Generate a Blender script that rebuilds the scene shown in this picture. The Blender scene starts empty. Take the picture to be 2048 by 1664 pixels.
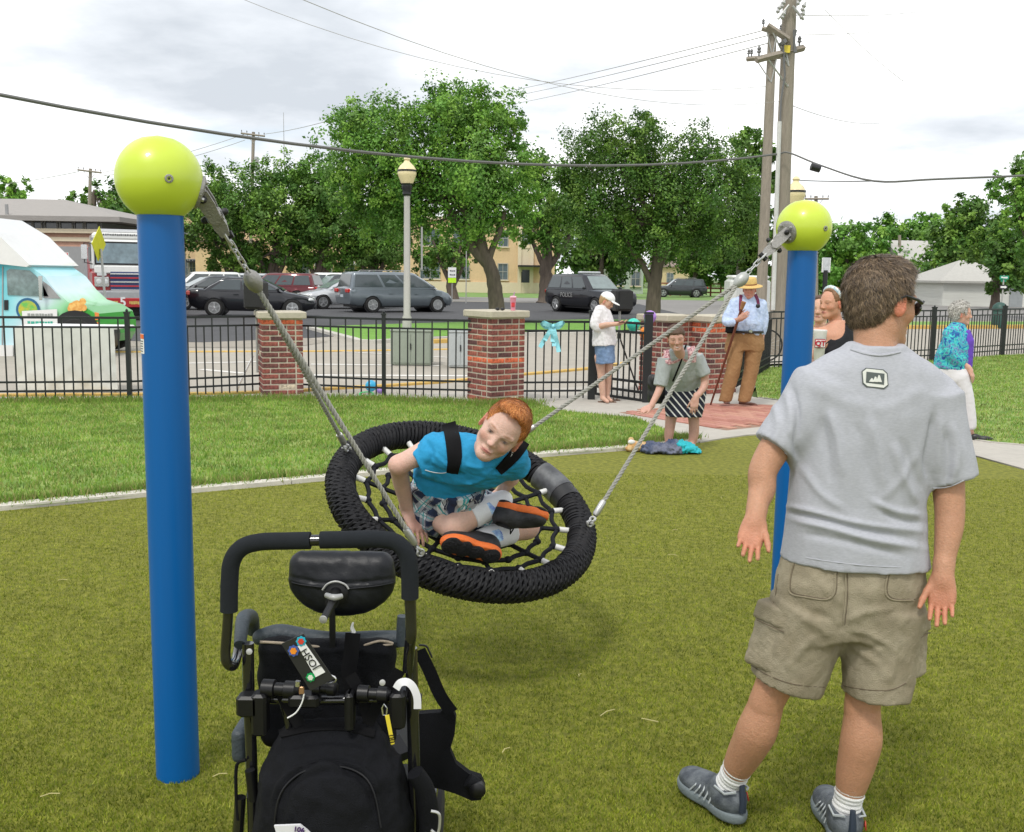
import bpy, bmesh, math, random
import numpy as np
from mathutils import Vector, Matrix
sc = bpy.context.scene
COL = sc.collection
rng = np.random.default_rng(7)
random.seed(7)
PI = math.pi
# ------------------------------------------------------------------ camera
FPX = 2050.0
CH = 1.75
pit, rol = math.radians(7.86), math.radians(0.83)
Fv = np.array([0, math.cos(pit), -math.sin(pit)])
R0 = np.array([1.0, 0, 0]); U0 = np.array([0, math.sin(pit), math.cos(pit)])
Rv = math.cos(rol) * R0 + math.sin(rol) * U0
Uv = math.cos(rol) * U0 - math.sin(rol) * R0
Cv = np.array([0, 0, CH])
cam = bpy.data.cameras.new('camera')
cam.sensor_width = 36.0
cam.lens = FPX / 2048 * 36
cam.clip_start = 0.05
cam.clip_end = 3000
cam_o = bpy.data.objects.new('camera', cam)
COL.objects.link(cam_o)
cam_o.matrix_world = Matrix(((Rv[0], Uv[0], -Fv[0], 0), (Rv[1], Uv[1], -Fv[1], 0), (Rv[2], Uv[2], -Fv[2], CH), (0, 0, 0, 1)))
sc.camera = cam_o
# ------------------------------------------------------------------ light
SUN_EL, SUN_AZ = math.radians(58), math.radians(205)     # azimuth clockwise from +Y
w = bpy.data.worlds.new('World'); sc.world = w
w.use_nodes = True
nt = w.node_tree; nt.nodes.clear()
def WN(t, **k):
    n = nt.nodes.new(t)
    for a, b in k.items(): setattr(n, a, b)
    return n
L = nt.links.new
out = WN('ShaderNodeOutputWorld')
sky = WN('ShaderNodeTexSky', sky_type='NISHITA', sun_disc=False, sun_elevation=SUN_EL, sun_rotation=SUN_AZ)
bg1 = WN('ShaderNodeBackground'); bg1.inputs['Strength'].default_value = 0.13
L(sky.outputs[0], bg1.inputs[0])
tc = WN('ShaderNodeTexCoord')
sep = WN('ShaderNodeSeparateXYZ'); L(tc.outputs['Generated'], sep.inputs[0])
def WM(op, a, b=None, c=None):
    n = WN('ShaderNodeMath', operation=op)
    for i, v in enumerate((a, b, c)):
        if v is None: continue
        if isinstance(v, (int, float)): n.inputs[i].default_value = v
        else: L(v, n.inputs[i])
    return n.outputs[0]
zz = WM('ADD', WM('MAXIMUM', sep.outputs[2], 0.0), 0.16)
cmb = WN('ShaderNodeCombineXYZ')
L(WM('DIVIDE', sep.outputs[0], zz), cmb.inputs[0]); L(WM('DIVIDE', sep.outputs[1], zz), cmb.inputs[1])
def WNoise(scale, detail, rough, off=(0, 0, 0)):
    mp = WN('ShaderNodeMapping'); mp.inputs['Location'].default_value = off
    L(cmb.outputs[0], mp.inputs[0])
    n = WN('ShaderNodeTexNoise'); n.inputs['Scale'].default_value = scale
    n.inputs['Detail'].default_value = detail; n.inputs['Roughness'].default_value = rough
    L(mp.outputs[0], n.inputs['Vector'])
    return n.outputs['Fac']
def WRamp(fac, stops):
    r = WN('ShaderNodeValToRGB')
    while len(r.color_ramp.elements) < len(stops): r.color_ramp.elements.new(0.5)
    for e, (p, c) in zip(r.color_ramp.elements, stops): e.position = p; e.color = (*c, 1)
    L(fac, r.inputs[0]); return r.outputs[0]
clo = WRamp(WNoise(0.85, 7, 0.55, (3.5, 1.2, 0)), [(0.33, (0.53, 0.57, 0.62)), (0.43, (0.70, 0.735, 0.78)), (0.52, (0.95, 0.96, 0.97)), (0.64, (1.3, 1.3, 1.3))])
bg2 = WN('ShaderNodeBackground'); bg2.inputs['Strength'].default_value = 1.0
L(clo, bg2.inputs[0])
msk = WRamp(WNoise(0.6, 6, 0.55, (9.1, 4.4, 0)), [(0.30, (0.35, 0.35, 0.35)), (0.42, (1, 1, 1))])
mx = WN('ShaderNodeMixShader'); L(msk, mx.inputs[0]); L(bg1.outputs[0], mx.inputs[1]); L(bg2.outputs[0], mx.inputs[2])
L(mx.outputs[0], out.inputs[0])
sl = bpy.data.lights.new('sun', 'SUN'); sl.energy = 1.5; sl.angle = math.radians(10); sl.color = (1, 0.965, 0.9)
so = bpy.data.objects.new('sun', sl); COL.objects.link(so)
sd = Vector((math.sin(SUN_AZ) * math.cos(SUN_EL), math.cos(SUN_AZ) * math.cos(SUN_EL), math.sin(SUN_EL)))
so.rotation_euler = sd.to_track_quat('Z', 'Y').to_euler()
sc.view_settings.view_transform = 'Standard'
sc.view_settings.look = 'None'
sc.view_settings.gamma = 1
sc.view_settings.use_curve_mapping = False
sc.view_settings.exposure = 0.42

# ------------------------------------------------------------------ photo geometry helpers (photograph measured in 2048 x 1664)
A_ = np.array
def ray(x, y): return Fv + Rv * ((x - 1024) / FPX) - Uv * ((y - 832) / FPX)
def at(x, y, Y):
    d = ray(x, y); return Cv + d * (Y / d[1])
def G(x, y, z=0.0):
    d = ray(x, y); return Cv + d * ((z - CH) / d[2])
def proj(P):
    v = np.asarray(P) - Cv; z = v @ Fv
    return np.stack([1024 + FPX * (v @ Rv) / z, 832 - FPX * (v @ Uv) / z], -1)
def hy(x): return 549 + 0.0145 * (x - 1024)        # row of the horizon
def nrm(v): v = np.asarray(v, float); return v / (np.linalg.norm(v) + 1e-12)
def perp(d):
    d = nrm(d); a = np.array([0, 0, 1.0]) if abs(d[2]) < .9 else np.array([1.0, 0, 0])
    u = nrm(np.cross(d, a)); return u, np.cross(d, u)

# ------------------------------------------------------------------ materials
MATS = {}
def M(name, col, rough=0.65, metal=0.0, var=0.12, ns=6.0, bump=0.0, bs=60.0, col2=None, spec=0.5, sss=0, emis=None, alpha=1, trans=0, coat=0, attr=None, hue=0, stretch=None):
    if name in MATS: return MATS[name]
    m = bpy.data.materials.new(name); m.use_nodes = True
    t = m.node_tree; N = t.nodes; bs_ = N['Principled BSDF']; LK = t.links.new
    bs_.inputs['Roughness'].default_value = rough
    bs_.inputs['Metallic'].default_value = metal
    bs_.inputs['Specular IOR Level'].default_value = spec
    bs_.inputs['Base Color'].default_value = (*col, 1)
    if sss:
        bs_.inputs['Subsurface Weight'].default_value = sss
        bs_.inputs['Subsurface Radius'].default_value = (1, .35, .2)
        bs_.inputs['Subsurface Scale'].default_value = 0.012
    if coat: bs_.inputs['Coat Weight'].default_value = coat; bs_.inputs['Coat Roughness'].default_value = 0.08
    if trans: bs_.inputs['Transmission Weight'].default_value = trans
    if alpha < 1: bs_.inputs['Alpha'].default_value = alpha
    if emis: bs_.inputs['Emission Color'].default_value = (*col, 1); bs_.inputs['Emission Strength'].default_value = emis
    tcn = N.new('ShaderNodeTexCoord'); vec = tcn.outputs['Object']
    if stretch:
        mp = N.new('ShaderNodeMapping'); mp.inputs['Scale'].default_value = stretch; LK(vec, mp.inputs[0]); vec = mp.outputs[0]
    base = None
    if attr:
        a = N.new('ShaderNodeAttribute'); a.attribute_name = attr; base = a.outputs['Color']
    if var > 0 or col2:
        no = N.new('ShaderNodeTexNoise'); no.inputs['Scale'].default_value = ns; no.inputs['Detail'].default_value = 6
        LK(vec, no.inputs['Vector'])
        if col2:
            r = N.new('ShaderNodeValToRGB'); r.color_ramp.elements[0].position = .38; r.color_ramp.elements[1].position = .62
            r.color_ramp.elements[0].color = (*col, 1); r.color_ramp.elements[1].color = (*col2, 1)
            LK(no.outputs['Fac'], r.inputs[0]); base = r.outputs[0]
        if var > 0:
            no2 = N.new('ShaderNodeTexNoise'); no2.inputs['Scale'].default_value = ns * 4.3; no2.inputs['Detail'].default_value = 5
            LK(vec, no2.inputs['Vector'])
            ad = N.new('ShaderNodeMath'); ad.operation = 'ADD'; LK(no.outputs['Fac'], ad.inputs[0]); LK(no2.outputs['Fac'], ad.inputs[1])
            mr = N.new('ShaderNodeMapRange'); mr.inputs[1].default_value = .65; mr.inputs[2].default_value = 1.35
            mr.inputs[3].default_value = 1 - var; mr.inputs[4].default_value = 1 + var; LK(ad.outputs[0], mr.inputs[0])
            mu = N.new('ShaderNodeVectorMath'); mu.operation = 'SCALE'; LK(mr.outputs[0], mu.inputs['Scale'])
            if base is not None: LK(base, mu.inputs[0])
            else: mu.inputs[0].default_value = col
            base = mu.outputs[0]
    if base is not None: LK(base, bs_.inputs['Base Color'])
    if bump:
        nb = N.new('ShaderNodeTexNoise'); nb.inputs['Scale'].default_value = bs; nb.inputs['Detail'].default_value = 4
        LK(vec, nb.inputs['Vector'])
        bp = N.new('ShaderNodeBump'); bp.inputs['Strength'].default_value = min(1, bump); bp.inputs['Distance'].default_value = 0.01 * max(1, bump)
        LK(nb.outputs['Fac'], bp.inputs['Height']); LK(bp.outputs[0], bs_.inputs['Normal'])
    MATS[name] = m; return m
def srgb(r, g, b):
    f = lambda c: (c / 255 / 12.92) if c <= 10 else ((c / 255 + 0.055) / 1.055) ** 2.4
    return (f(r), f(g), f(b))

# ------------------------------------------------------------------ meshes
def mesh_np(name, V, Fc, smooth=False, mat=None, col=None, attrs=None):
    V = np.asarray(V, np.float32)
    me = bpy.data.meshes.new(name)
    if isinstance(Fc, np.ndarray) and Fc.ndim == 2:
        nf, k = Fc.shape
        me.vertices.add(len(V)); me.vertices.foreach_set('co', V.ravel())
        me.loops.add(nf * k); me.loops.foreach_set('vertex_index', Fc.astype(np.int32).ravel())
        me.polygons.add(nf); me.polygons.foreach_set('loop_start', np.arange(0, nf * k, k, dtype=np.int32))
        me.update(calc_edges=True)
    else:
        me.from_pydata([tuple(map(float, v)) for v in V], [], [tuple(int(i) for i in f) for f in Fc]); me.update()
    if smooth: me.polygons.foreach_set('use_smooth', np.ones(len(me.polygons), bool))
    if mat is not None: me.materials.append(mat)
    if col is not None:
        ca = me.color_attributes.new('Col', 'FLOAT_COLOR', 'POINT')
        c4 = np.ones((len(V), 4), np.float32); c4[:, :3] = col
        ca.data.foreach_set('color', c4.ravel())
    for an, av in (attrs or {}).items():
        a = me.attributes.new(an, 'FLOAT_VECTOR', 'POINT'); a.data.foreach_set('vector', np.asarray(av, np.float32).ravel())
    return me
def tag(o, label=None, cat=None, group=None, kind=None):
    if label: o['label'] = label
    if cat: o['category'] = cat
    if group: o['group'] = group
    if kind: o['kind'] = kind
    return o
def thing(name, label, cat, loc=(0, 0, 0), rotz=0, group=None):
    o = bpy.data.objects.new(name, None); COL.objects.link(o)
    o.empty_display_size = 0.2
    o.location = tuple(map(float, loc)); o.rotation_euler = (0, 0, rotz)
    return tag(o, label, cat, group)
def wmat(o):
    m = Matrix.LocRotScale(o.location, o.rotation_euler.to_quaternion(), o.scale)
    return wmat(o.parent) @ m if o.parent else m
def link(name, me, parent=None, world=False, **kw):
    """link a mesh as an object; world=True: its vertices are in world space"""
    o = bpy.data.objects.new(name, me); COL.objects.link(o)
    if parent is not None: o.parent = parent
    if world and parent is not None:
        me.transform(wmat(parent).inverted())
    tag(o, **kw) if kw else None
    return o
def copy_tree(o, parent=None):
    c = o.copy(); COL.objects.link(c)
    if parent is not None: c.parent = parent
    for ch in list(o.children): copy_tree(ch, c)
    return c
class MB:
    """collects shapes into one mesh"""
    def __init__(s): s.v = []; s.f = []; s.n = 0; s.c = []
    def add(s, V, Fc, col=None):
        V = np.asarray(V, float)
        s.v.append(V); s.f += [tuple(int(i) + s.n for i in f) for f in Fc]; s.n += len(V)
        s.c.append(np.tile(col if col is not None else (1, 1, 1), (len(V), 1)))
        return s
    def box(s, c, size, rot=None, bev=0, col=None):
        hx, hy_, hz = [x / 2 for x in size]
        if bev > 0:
            b = min(bev, hx * .9, hy_ * .9, hz * .9)
            V = []
            pts = []
            for sz, ins in ((-1, b), (-1, 0), (1, 0), (1, b)):
                z = sz * (hz if ins else hz - b)
                i = ins
                for (sx, sy, fx, fy) in ((-1, -1, 1, 0), (1, -1, -1, 0), (1, -1, 0, 1), (1, 1, 0, -1), (1, 1, -1, 0), (-1, 1, 1, 0), (-1, 1, 0, -1), (-1, -1, 0, 1)):
                    x = sx * (hx - i) + (fx * b); y = sy * (hy_ - i) + (fy * b)
                    pts.append((x, y, z))
            V = np.array(pts); Fc = [tuple(range(7, -1, -1)), tuple(range(24, 32))]
            for k in range(3):
                for j in range(8):
                    a = k * 8 + j; b2 = k * 8 + (j + 1) % 8
                    Fc.append((a, b2, b2 + 8, a + 8))
        else:
            V = np.array([(x, y, z) for z in (-hz, hz) for y in (-hy_, hy_) for x in (-hx, hx)])
            Fc = [(0, 2, 3, 1), (4, 5, 7, 6), (0, 1, 5, 4), (2, 6, 7, 3), (0, 4, 6, 2), (1, 3, 7, 5)]
        if rot is not None: V = V @ np.asarray(rot).T
        return s.add(V + np.asarray(c, float), Fc, col)
    def tube(s, pts, r, n=10, cap=True, col=None, closed=False, flat=1.0, up=None):
        P = np.asarray(pts, float); m = len(P)
        r = np.full(m, r) if np.isscalar(r) else np.asarray(r, float)
        if closed: T = np.roll(P, -1, 0) - np.roll(P, 1, 0)
        else: T = np.gradient(P, axis=0)
        T /= (np.linalg.norm(T, axis=1, keepdims=True) + 1e-12)
        u = nrm(np.cross(T[0], up)) if up is not None else perp(T[0])[0]
        V = []; a = np.linspace(0, 2 * PI, n, endpoint=False)
        for i in range(m):
            u = nrm(u - T[i] * (u @ T[i])); v_ = np.cross(T[i], u)
            V.append(P[i] + r[i] * (np.cos(a)[:, None] * u + flat * np.sin(a)[:, None] * v_))
        V = np.concatenate(V); Fc = []
        for i in range(m if closed else m - 1):
            k = (i + 1) % m
            for j in range(n):
                j2 = (j + 1) % n
                Fc.append((i * n + j, i * n + j2, k * n + j2, k * n + j))
        if cap and not closed: Fc += [tuple(range(n - 1, -1, -1)), tuple(range((m - 1) * n, m * n))]
        return s.add(V, Fc, col)
    def cyl(s, a, b, r1, r2=None, n=16, col=None): return s.tube([a, b], [r1, r1 if r2 is None else r2], n, col=col)
    def lathe(s, prof, o=(0, 0, 0), ax=(0, 0, 1), n=24, col=None):
        ax = nrm(ax); u, v_ = perp(ax); a = np.linspace(0, 2 * PI, n, endpoint=False)
        V = np.concatenate([np.asarray(o) + h * ax + max(r, 1e-5) * (np.cos(a)[:, None] * u + np.sin(a)[:, None] * v_) for r, h in prof]); Fc = []
        for i in range(len(prof) - 1):
            for j in range(n):
                j2 = (j + 1) % n; Fc.append((i * n + j, i * n + j2, (i + 1) * n + j2, (i + 1) * n + j))
        Fc.append(tuple(range(n - 1, -1, -1))); Fc.append(tuple(range((len(prof) - 1) * n, len(prof) * n)))
        return s.add(V, Fc, col)
    def sph(s, c, r, n=20, m=12, sc3=(1, 1, 1), rot=None, col=None):
        th = np.linspace(0, PI, m + 1); ph = np.linspace(0, 2 * PI, n, endpoint=False)
        V = np.array([(math.sin(t) * math.cos(p), math.sin(t) * math.sin(p), math.cos(t)) for t in th for p in ph]) * r * np.asarray(sc3)
        if rot is not None: V = V @ np.asarray(rot).T
        Fc = [(i * n + j, (i + 1) * n + j, (i + 1) * n + (j + 1) % n, i * n + (j + 1) % n) for i in range(m) for j in range(n)]
        return s.add(V + np.asarray(c, float), Fc, col)
    def prism(s, poly, o, ux, uy, depth, col=None):
        """flat outline poly (2-D) in the frame ux,uy at o, thickness depth along ux x uy (centred)"""
        ux = np.asarray(ux, float); uy = np.asarray(uy, float); nz = nrm(np.cross(ux, uy)); k = len(poly); o = np.asarray(o, float)
        B = np.array([o + x * ux + y * uy for x, y in poly])
        V = np.concatenate([B - nz * depth / 2, B + nz * depth / 2])
        Fc = [tuple(range(k - 1, -1, -1)), tuple(range(k, 2 * k))] + [(i, (i + 1) % k, (i + 1) % k + k, i + k) for i in range(k)]
        return s.add(V, Fc, col)
    def quad(s, a, b, c, d, col=None): return s.add([a, b, c, d], [(0, 1, 2, 3)], col)
    def build(s, name, mat, parent=None, smooth=False, world=False, usecol=False, **kw):
        V = np.concatenate(s.v)
        me = mesh_np(name, V, s.f, smooth, mat, np.concatenate(s.c) if usecol else None)
        bm = bmesh.new(); bm.from_mesh(me); bmesh.ops.remove_doubles(bm, verts=bm.verts, dist=1e-5); bmesh.ops.recalc_face_normals(bm, faces=bm.faces)
        if smooth:
            for e in bm.edges:
                if len(e.link_faces) == 2 and e.calc_face_angle(0) > 0.75: e.smooth = False
        bm.to_mesh(me); bm.free()
        return link(name, me, parent, world, **kw)
def rotz(a): c, s_ = math.cos(a), math.sin(a); return np.array([[c, -s_, 0], [s_, c, 0], [0, 0, 1.0]])
def frame(x, y, z): return np.stack([nrm(x), nrm(y), nrm(z)], 1)
def catmull(P, n=8, closed=False):
    P = np.asarray(P, float); m = len(P); out_ = []
    rngi = range(m) if closed else range(m - 1)
    for i in rngi:
        if closed: p0, p1, p2, p3 = P[(i - 1) % m], P[i], P[(i + 1) % m], P[(i + 2) % m]
        else: p0, p1, p2, p3 = P[max(i - 1, 0)], P[i], P[i + 1], P[min(i + 2, m - 1)]
        for t in np.linspace(0, 1, n, endpoint=False):
            out_.append(.5 * ((2 * p1) + (-p0 + p2) * t + (2 * p0 - 5 * p1 + 4 * p2 - p3) * t * t + (-p0 + 3 * p1 - 3 * p2 + p3) * t ** 3))
    if not closed: out_.append(P[-1])
    return np.array(out_)
def text_mesh(name, body, size, mat, parent, o, ux, uy, depth=0.002, align='CENTER', world=True, bold=0.0):
    """lettering as raised geometry; ux = reading direction, uy = up of the letters"""
    cu = bpy.data.curves.new(name, 'FONT'); cu.body = body; cu.size = size; cu.extrude = depth / 2; cu.align_x = align; cu.align_y = 'CENTER'; cu.offset = bold; cu.resolution_u = 3
    ob = bpy.data.objects.new('tmp', cu); COL.objects.link(ob)
    me = bpy.data.meshes.new_from_object(ob.evaluated_get(bpy.context.evaluated_depsgraph_get()))
    bpy.data.objects.remove(ob)
    ux = nrm(ux); uz = nrm(np.cross(ux, uy)); uy = np.cross(uz, ux)
    me.transform(Matrix([(ux[0], uy[0], uz[0], o[0]), (ux[1], uy[1], uz[1], o[1]), (ux[2], uy[2], uz[2], o[2]), (0, 0, 0, 1)]))
    me.materials.clear(); me.materials.append(mat); me.name = name
    return link(name, me, parent, world)

# ------------------------------------------------------------------ implicit surfaces for bodies, clothes, hands
def vnoise(P, seed=0):
    """smooth pseudo noise in -1..1"""
    r = np.random.default_rng(seed); o = 0
    for i in range(6):
        k = r.normal(size=3); k = k / np.linalg.norm(k) * (1 + .5 * i); k2 = r.normal(size=3)
        o = o + np.sin(P @ k * 2 * PI + 1.3 * np.sin(P @ k2 * 2.5 + i) + r.uniform(0, 6))/(1 + .3 * i)
    return o / 3.2
class SDF:
    def __init__(s, h=0.006): s.h = h; s.p = []; s.lo = []; s.hi = []
    def _bb(s, pts, r, k, kind, data, op):
        pts = np.atleast_2d(pts); m = r + k + 3 * s.h
        lo, hi = pts.min(0) - m, pts.max(0) + m
        s.p.append((kind, data, k, op, lo, hi))
        if op == 'u': s.lo.append(lo); s.hi.append(hi)
        return s
    def rc(s, a, b, ra, rb=None, k=.02, op='u'):
        rb = ra if rb is None else rb
        return s._bb(np.array([a, b], float), max(ra, rb), k, 'rc', (np.asarray(a, float), np.asarray(b, float), ra, rb), op)
    def chain(s, P, rr, k=.02, op='u'):
        P = np.asarray(P, float); n = len(P)
        if n > 2: rr = np.interp(np.linspace(0, n - 1, (n - 1) * 5 + 1), np.arange(n), rr); rr = np.r_[rr[0], (rr[:-2] + 2 * rr[1:-1] + rr[2:]) / 4, rr[-1]]; P = catmull(P, 5)
        return s._bb(P, max(rr), k, 'ch', (P, np.asarray(rr, float)), op)
    def ell(s, c, r, k=.02, op='u', rot=None):
        rot = np.eye(3) if rot is None else np.asarray(rot)
        return s._bb(np.asarray(c, float), max(r), k, 'el', (np.asarray(c, float), np.asarray(r, float), rot), op)
    def loft(s, keys, side, k=.02, op='u', n=2.0, twist=None):
        """keys: list of (centre, rx, ry); side = direction of rx; flat ends"""
        C = np.array([q[0] for q in keys], float); rx = np.array([q[1] for q in keys]); ry = np.array([q[2] for q in keys])
        return s._bb(C, max(rx.max(), ry.max()), k, 'lo', (C, rx, ry, nrm(side), n), op)
    def box(s, c, hs, rot=None, r=.01, k=.01, op='u'):
        rot = np.eye(3) if rot is None else np.asarray(rot)
        return s._bb(np.asarray(c, float), np.linalg.norm(hs), k, 'bx', (np.asarray(c, float), np.asarray(hs, float), rot, r), op)
    def plane(s, pt, n, k=.004):
        """cut away everything on the side of n"""
        s.p.append(('pl', (np.asarray(pt, float), nrm(n)), k, 's', None, None)); return s
    @staticmethod
    def ev(kind, d, P):
        if kind == 'rc':
            a, b, ra, rb = d; ab = b - a; t = np.clip(((P - a) @ ab) / (ab @ ab + 1e-12), 0, 1)
            return np.linalg.norm(P - a - t[..., None] * ab, axis=-1) - (ra + (rb - ra) * t)
        if kind == 'ch':
            o = None
            for i in range(len(d[0]) - 1):
                q = SDF.ev('rc', (d[0][i], d[0][i + 1], d[1][i], d[1][i + 1]), P); o = q if o is None else np.minimum(o, q)
            return o
        if kind == 'el':
            c, r, rot = d; q = (P - c) @ rot
            k0 = np.linalg.norm(q / r, axis=-1); k1 = np.linalg.norm(q / (r * r), axis=-1)
            return k0 * (k0 - 1) / (k1 + 1e-9)
        if kind == 'lo':
            C, rx, ry, side, n = d; ax = nrm(C[-1] - C[0]); w = (C - C[0]) @ ax; t = (P - C[0]) @ ax
            cx = np.stack([np.interp(t, w, C[:, i]) for i in range(3)], -1)
            sd_ = nrm(side - ax * (side @ ax)); up = np.cross(ax, sd_)
            q = P - cx; u = q @ sd_; v_ = q @ up
            a = np.interp(t, w, rx); b = np.interp(t, w, ry)
            if n == 2.0: rr = np.sqrt((u / a) ** 2 + (v_ / b) ** 2)
            else: rr = (np.abs(u / a) ** n + np.abs(v_ / b) ** n) ** (1 / n)
            d0 = (rr - 1) * np.minimum(a, b)
            return np.maximum(d0, np.maximum(-t, t - w[-1]))
        if kind == 'bx':
            c, hs, rot, r = d; q = np.abs((P - c) @ rot) - (hs - r)
            return np.linalg.norm(np.maximum(q, 0), axis=-1) + np.minimum(q.max(-1), 0) - r
        if kind == 'pl': return (P - d[0]) @ d[1]
    def mesh(s, smooth_it=1):
        h = s.h; lo = np.min(s.lo, 0) - h; hi = np.max(s.hi, 0) + h
        n = np.ceil((hi - lo) / h).astype(int) + 1
        ax = [lo[i] + h * np.arange(n[i]) for i in range(3)]
        V = np.full(n, .3, np.float32)
        for kind, d, k, op, l, u in s.p:
            if l is None: i0 = np.zeros(3, int); i1 = n
            else:
                i0 = np.clip(np.floor((l - lo) / h).astype(int), 0, n); i1 = np.clip(np.ceil((u - lo) / h).astype(int) + 1, 0, n)
            if (i1 <= i0).any(): continue
            P = np.stack(np.meshgrid(*[ax[i][i0[i]:i1[i]] for i in range(3)], indexing='ij'), -1)
            q = s.ev(kind, d, P); sl_ = tuple(slice(i0[i], i1[i]) for i in range(3)); a = V[sl_]
            if op == 'u':
                hh = np.maximum(k - np.abs(a - q), 0) / k if k > 0 else 0
                V[sl_] = np.minimum(a, q) - hh * hh * k / 4
            else:
                q = -q if kind != 'pl' else q
                hh = np.maximum(k - np.abs(a - q), 0) / k if k > 0 else 0
                V[sl_] = np.maximum(a, q) + hh * hh * k / 4
        S = V < 0; c = n - 1
        cnt = np.zeros(c, np.int8); acc = np.zeros((*c, 3), np.float32)
        for axis in range(3):
            o1, o2 = [i for i in range(3) if i != axis]
            a = V; sA = [slice(None)] * 3; sB = [slice(None)] * 3; sA[axis] = slice(0, -1); sB[axis] = slice(1, None)
            va, vb = V[tuple(sA)], V[tuple(sB)]; cr = (va < 0) != (vb < 0)
            t = np.where(cr, va / (va - vb + 1e-20), 0)
            for d1 in (0, 1):
                for d2 in (0, 1):
                    q = [slice(None)] * 3; q[o1] = slice(d1, c[o1] + d1); q[o2] = slice(d2, c[o2] + d2); q = tuple(q)
                    cc = cr[q]; cnt += cc
                    acc[..., axis] += np.where(cc, t[q], 0); acc[..., o1] += cc * d1; acc[..., o2] += cc * d2
        act = cnt > 0; idx = -np.ones(c, np.int64); ii = np.argwhere(act); idx[act] = np.arange(len(ii))
        VV = lo + h * (ii + acc[act] / cnt[act][:, None])
        Fs = []
        for axis in range(3):
            o1, o2 = [(1, 2), (2, 0), (0, 1)][axis]
            sA = [slice(1, -1)] * 3; sB = [slice(1, -1)] * 3; sA[axis] = slice(0, -1); sB[axis] = slice(1, None)
            a, b = S[tuple(sA)], S[tuple(sB)]; e = np.argwhere(a != b)
            if len(e) == 0: continue
            base = e.copy(); base[:, o1] += 1; base[:, o2] += 1
            fl = a[tuple(e.T)]
            def cell(d1, d2):
                q = base.copy(); q[:, o1] -= d1; q[:, o2] -= d2; return idx[tuple(q.T)]
            q = np.stack([cell(1, 1), cell(0, 1), cell(0, 0), cell(1, 0)], 1)
            q[~fl] = q[~fl][:, ::-1]; Fs.append(q)
        Fq = np.concatenate(Fs); Fq = Fq[(Fq >= 0).all(1)]
        for _ in range(smooth_it):
            VV = lap(VV, Fq, .5)
        return VV, Fq
def lap(V, Fq, f):
    s_ = np.zeros_like(V); c = np.zeros(len(V))
    for i in range(4):
        a, b = Fq[:, i], Fq[:, (i + 1) % 4]
        for j in range(3):
            s_[:, j] += np.bincount(a, V[b, j], len(V)) + np.bincount(b, V[a, j], len(V))
        c += np.bincount(a, minlength=len(V)) + np.bincount(b, minlength=len(V))
    return V + f * (s_ / np.maximum(c, 1)[:, None] - V)
def vnormals(V, Fq):
    n = np.cross(V[Fq[:, 2]] - V[Fq[:, 0]], V[Fq[:, 3]] - V[Fq[:, 1]]); o = np.zeros_like(V)
    for i in range(4):
        for j in range(3): o[:, j] += np.bincount(Fq[:, i], n[:, j], len(V))
    return o / (np.linalg.norm(o, axis=1, keepdims=True) + 1e-12)
def join(*ms):
    V = []; Fq = []; n = 0
    for v, f in ms: V.append(v); Fq.append(f + n); n += len(v)
    return np.concatenate(V), np.concatenate(Fq)
def wrinkle(V, Fq, folds=(), noise=(), seed=3):
    """folds: (list of photo points, amplitude, width) traced on the side the photograph shows; noise: (amp, scale vec3)"""
    N = vnormals(V, Fq); off = np.zeros(len(V))
    if folds:
        px = proj(V); dep = (V - Cv) @ Fv; front = ((V - Cv) * N).sum(1) < 0
        for pts, amp, wd in folds:
            pts = catmull(pts, 6) if len(pts) > 2 else np.asarray(pts, float); best = np.full(len(V), 1e9); tb = np.zeros(len(V))
            for i in range(len(pts) - 1):
                a, b = pts[i], pts[i + 1]; ab = b - a; t = np.clip(((px - a) @ ab) / (ab @ ab + 1e-9), 0, 1)
                d = np.linalg.norm(px - a - t[:, None] * ab, axis=1); m = d < best; best[m] = d[m]; tb[m] = ((i + t) / (len(pts) - 1))[m]
            dm = best * dep / FPX
            off += np.where(front, amp * np.exp(-(dm / wd) ** 2) * np.clip(np.sin(PI * np.clip(tb, .04, .96)) * 1.6, 0, 1), 0)
    for amp, scl, sd_ in noise:
        off += amp * vnoise(V * np.asarray(scl), sd_)
    return V + N * off[:, None]
def obj_np(name, VF, mat, parent, smooth=True, col=None, attrs=None, **kw):
    V, Fq = VF
    return link(name, mesh_np(name, V, Fq, smooth, mat, col, attrs), parent, True, **kw)
def printbars(par, o, ux, uy, w_, h_, mat, n=7, seed=1, th=.002):
    """print too small to read in the photograph: a row of uneven strokes"""
    r = np.random.default_rng(seed); ux, uy = nrm(ux), nrm(uy); x = -w_ / 2; mb = MB(); F_ = frame(ux, np.cross(uy, ux), uy)
    while x < w_ / 2: l = w_ / n * r.uniform(.5, 1.1); mb.box(np.asarray(o) + ux * (x + l / 2) + uy * h_ * r.uniform(-.08, .08), (l * .78, th, h_ * r.uniform(.7, 1)), F_); x += l
    return mb.build('printed_line', mat, par, world=True)
def loopfaces(nr, nc, closed=True):
    return [(i * nc + j, i * nc + (j + 1) % nc, (i + 1) * nc + (j + 1) % nc, (i + 1) * nc + j) for i in range(nr - 1) for j in range(nc if closed else nc - 1)]
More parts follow.
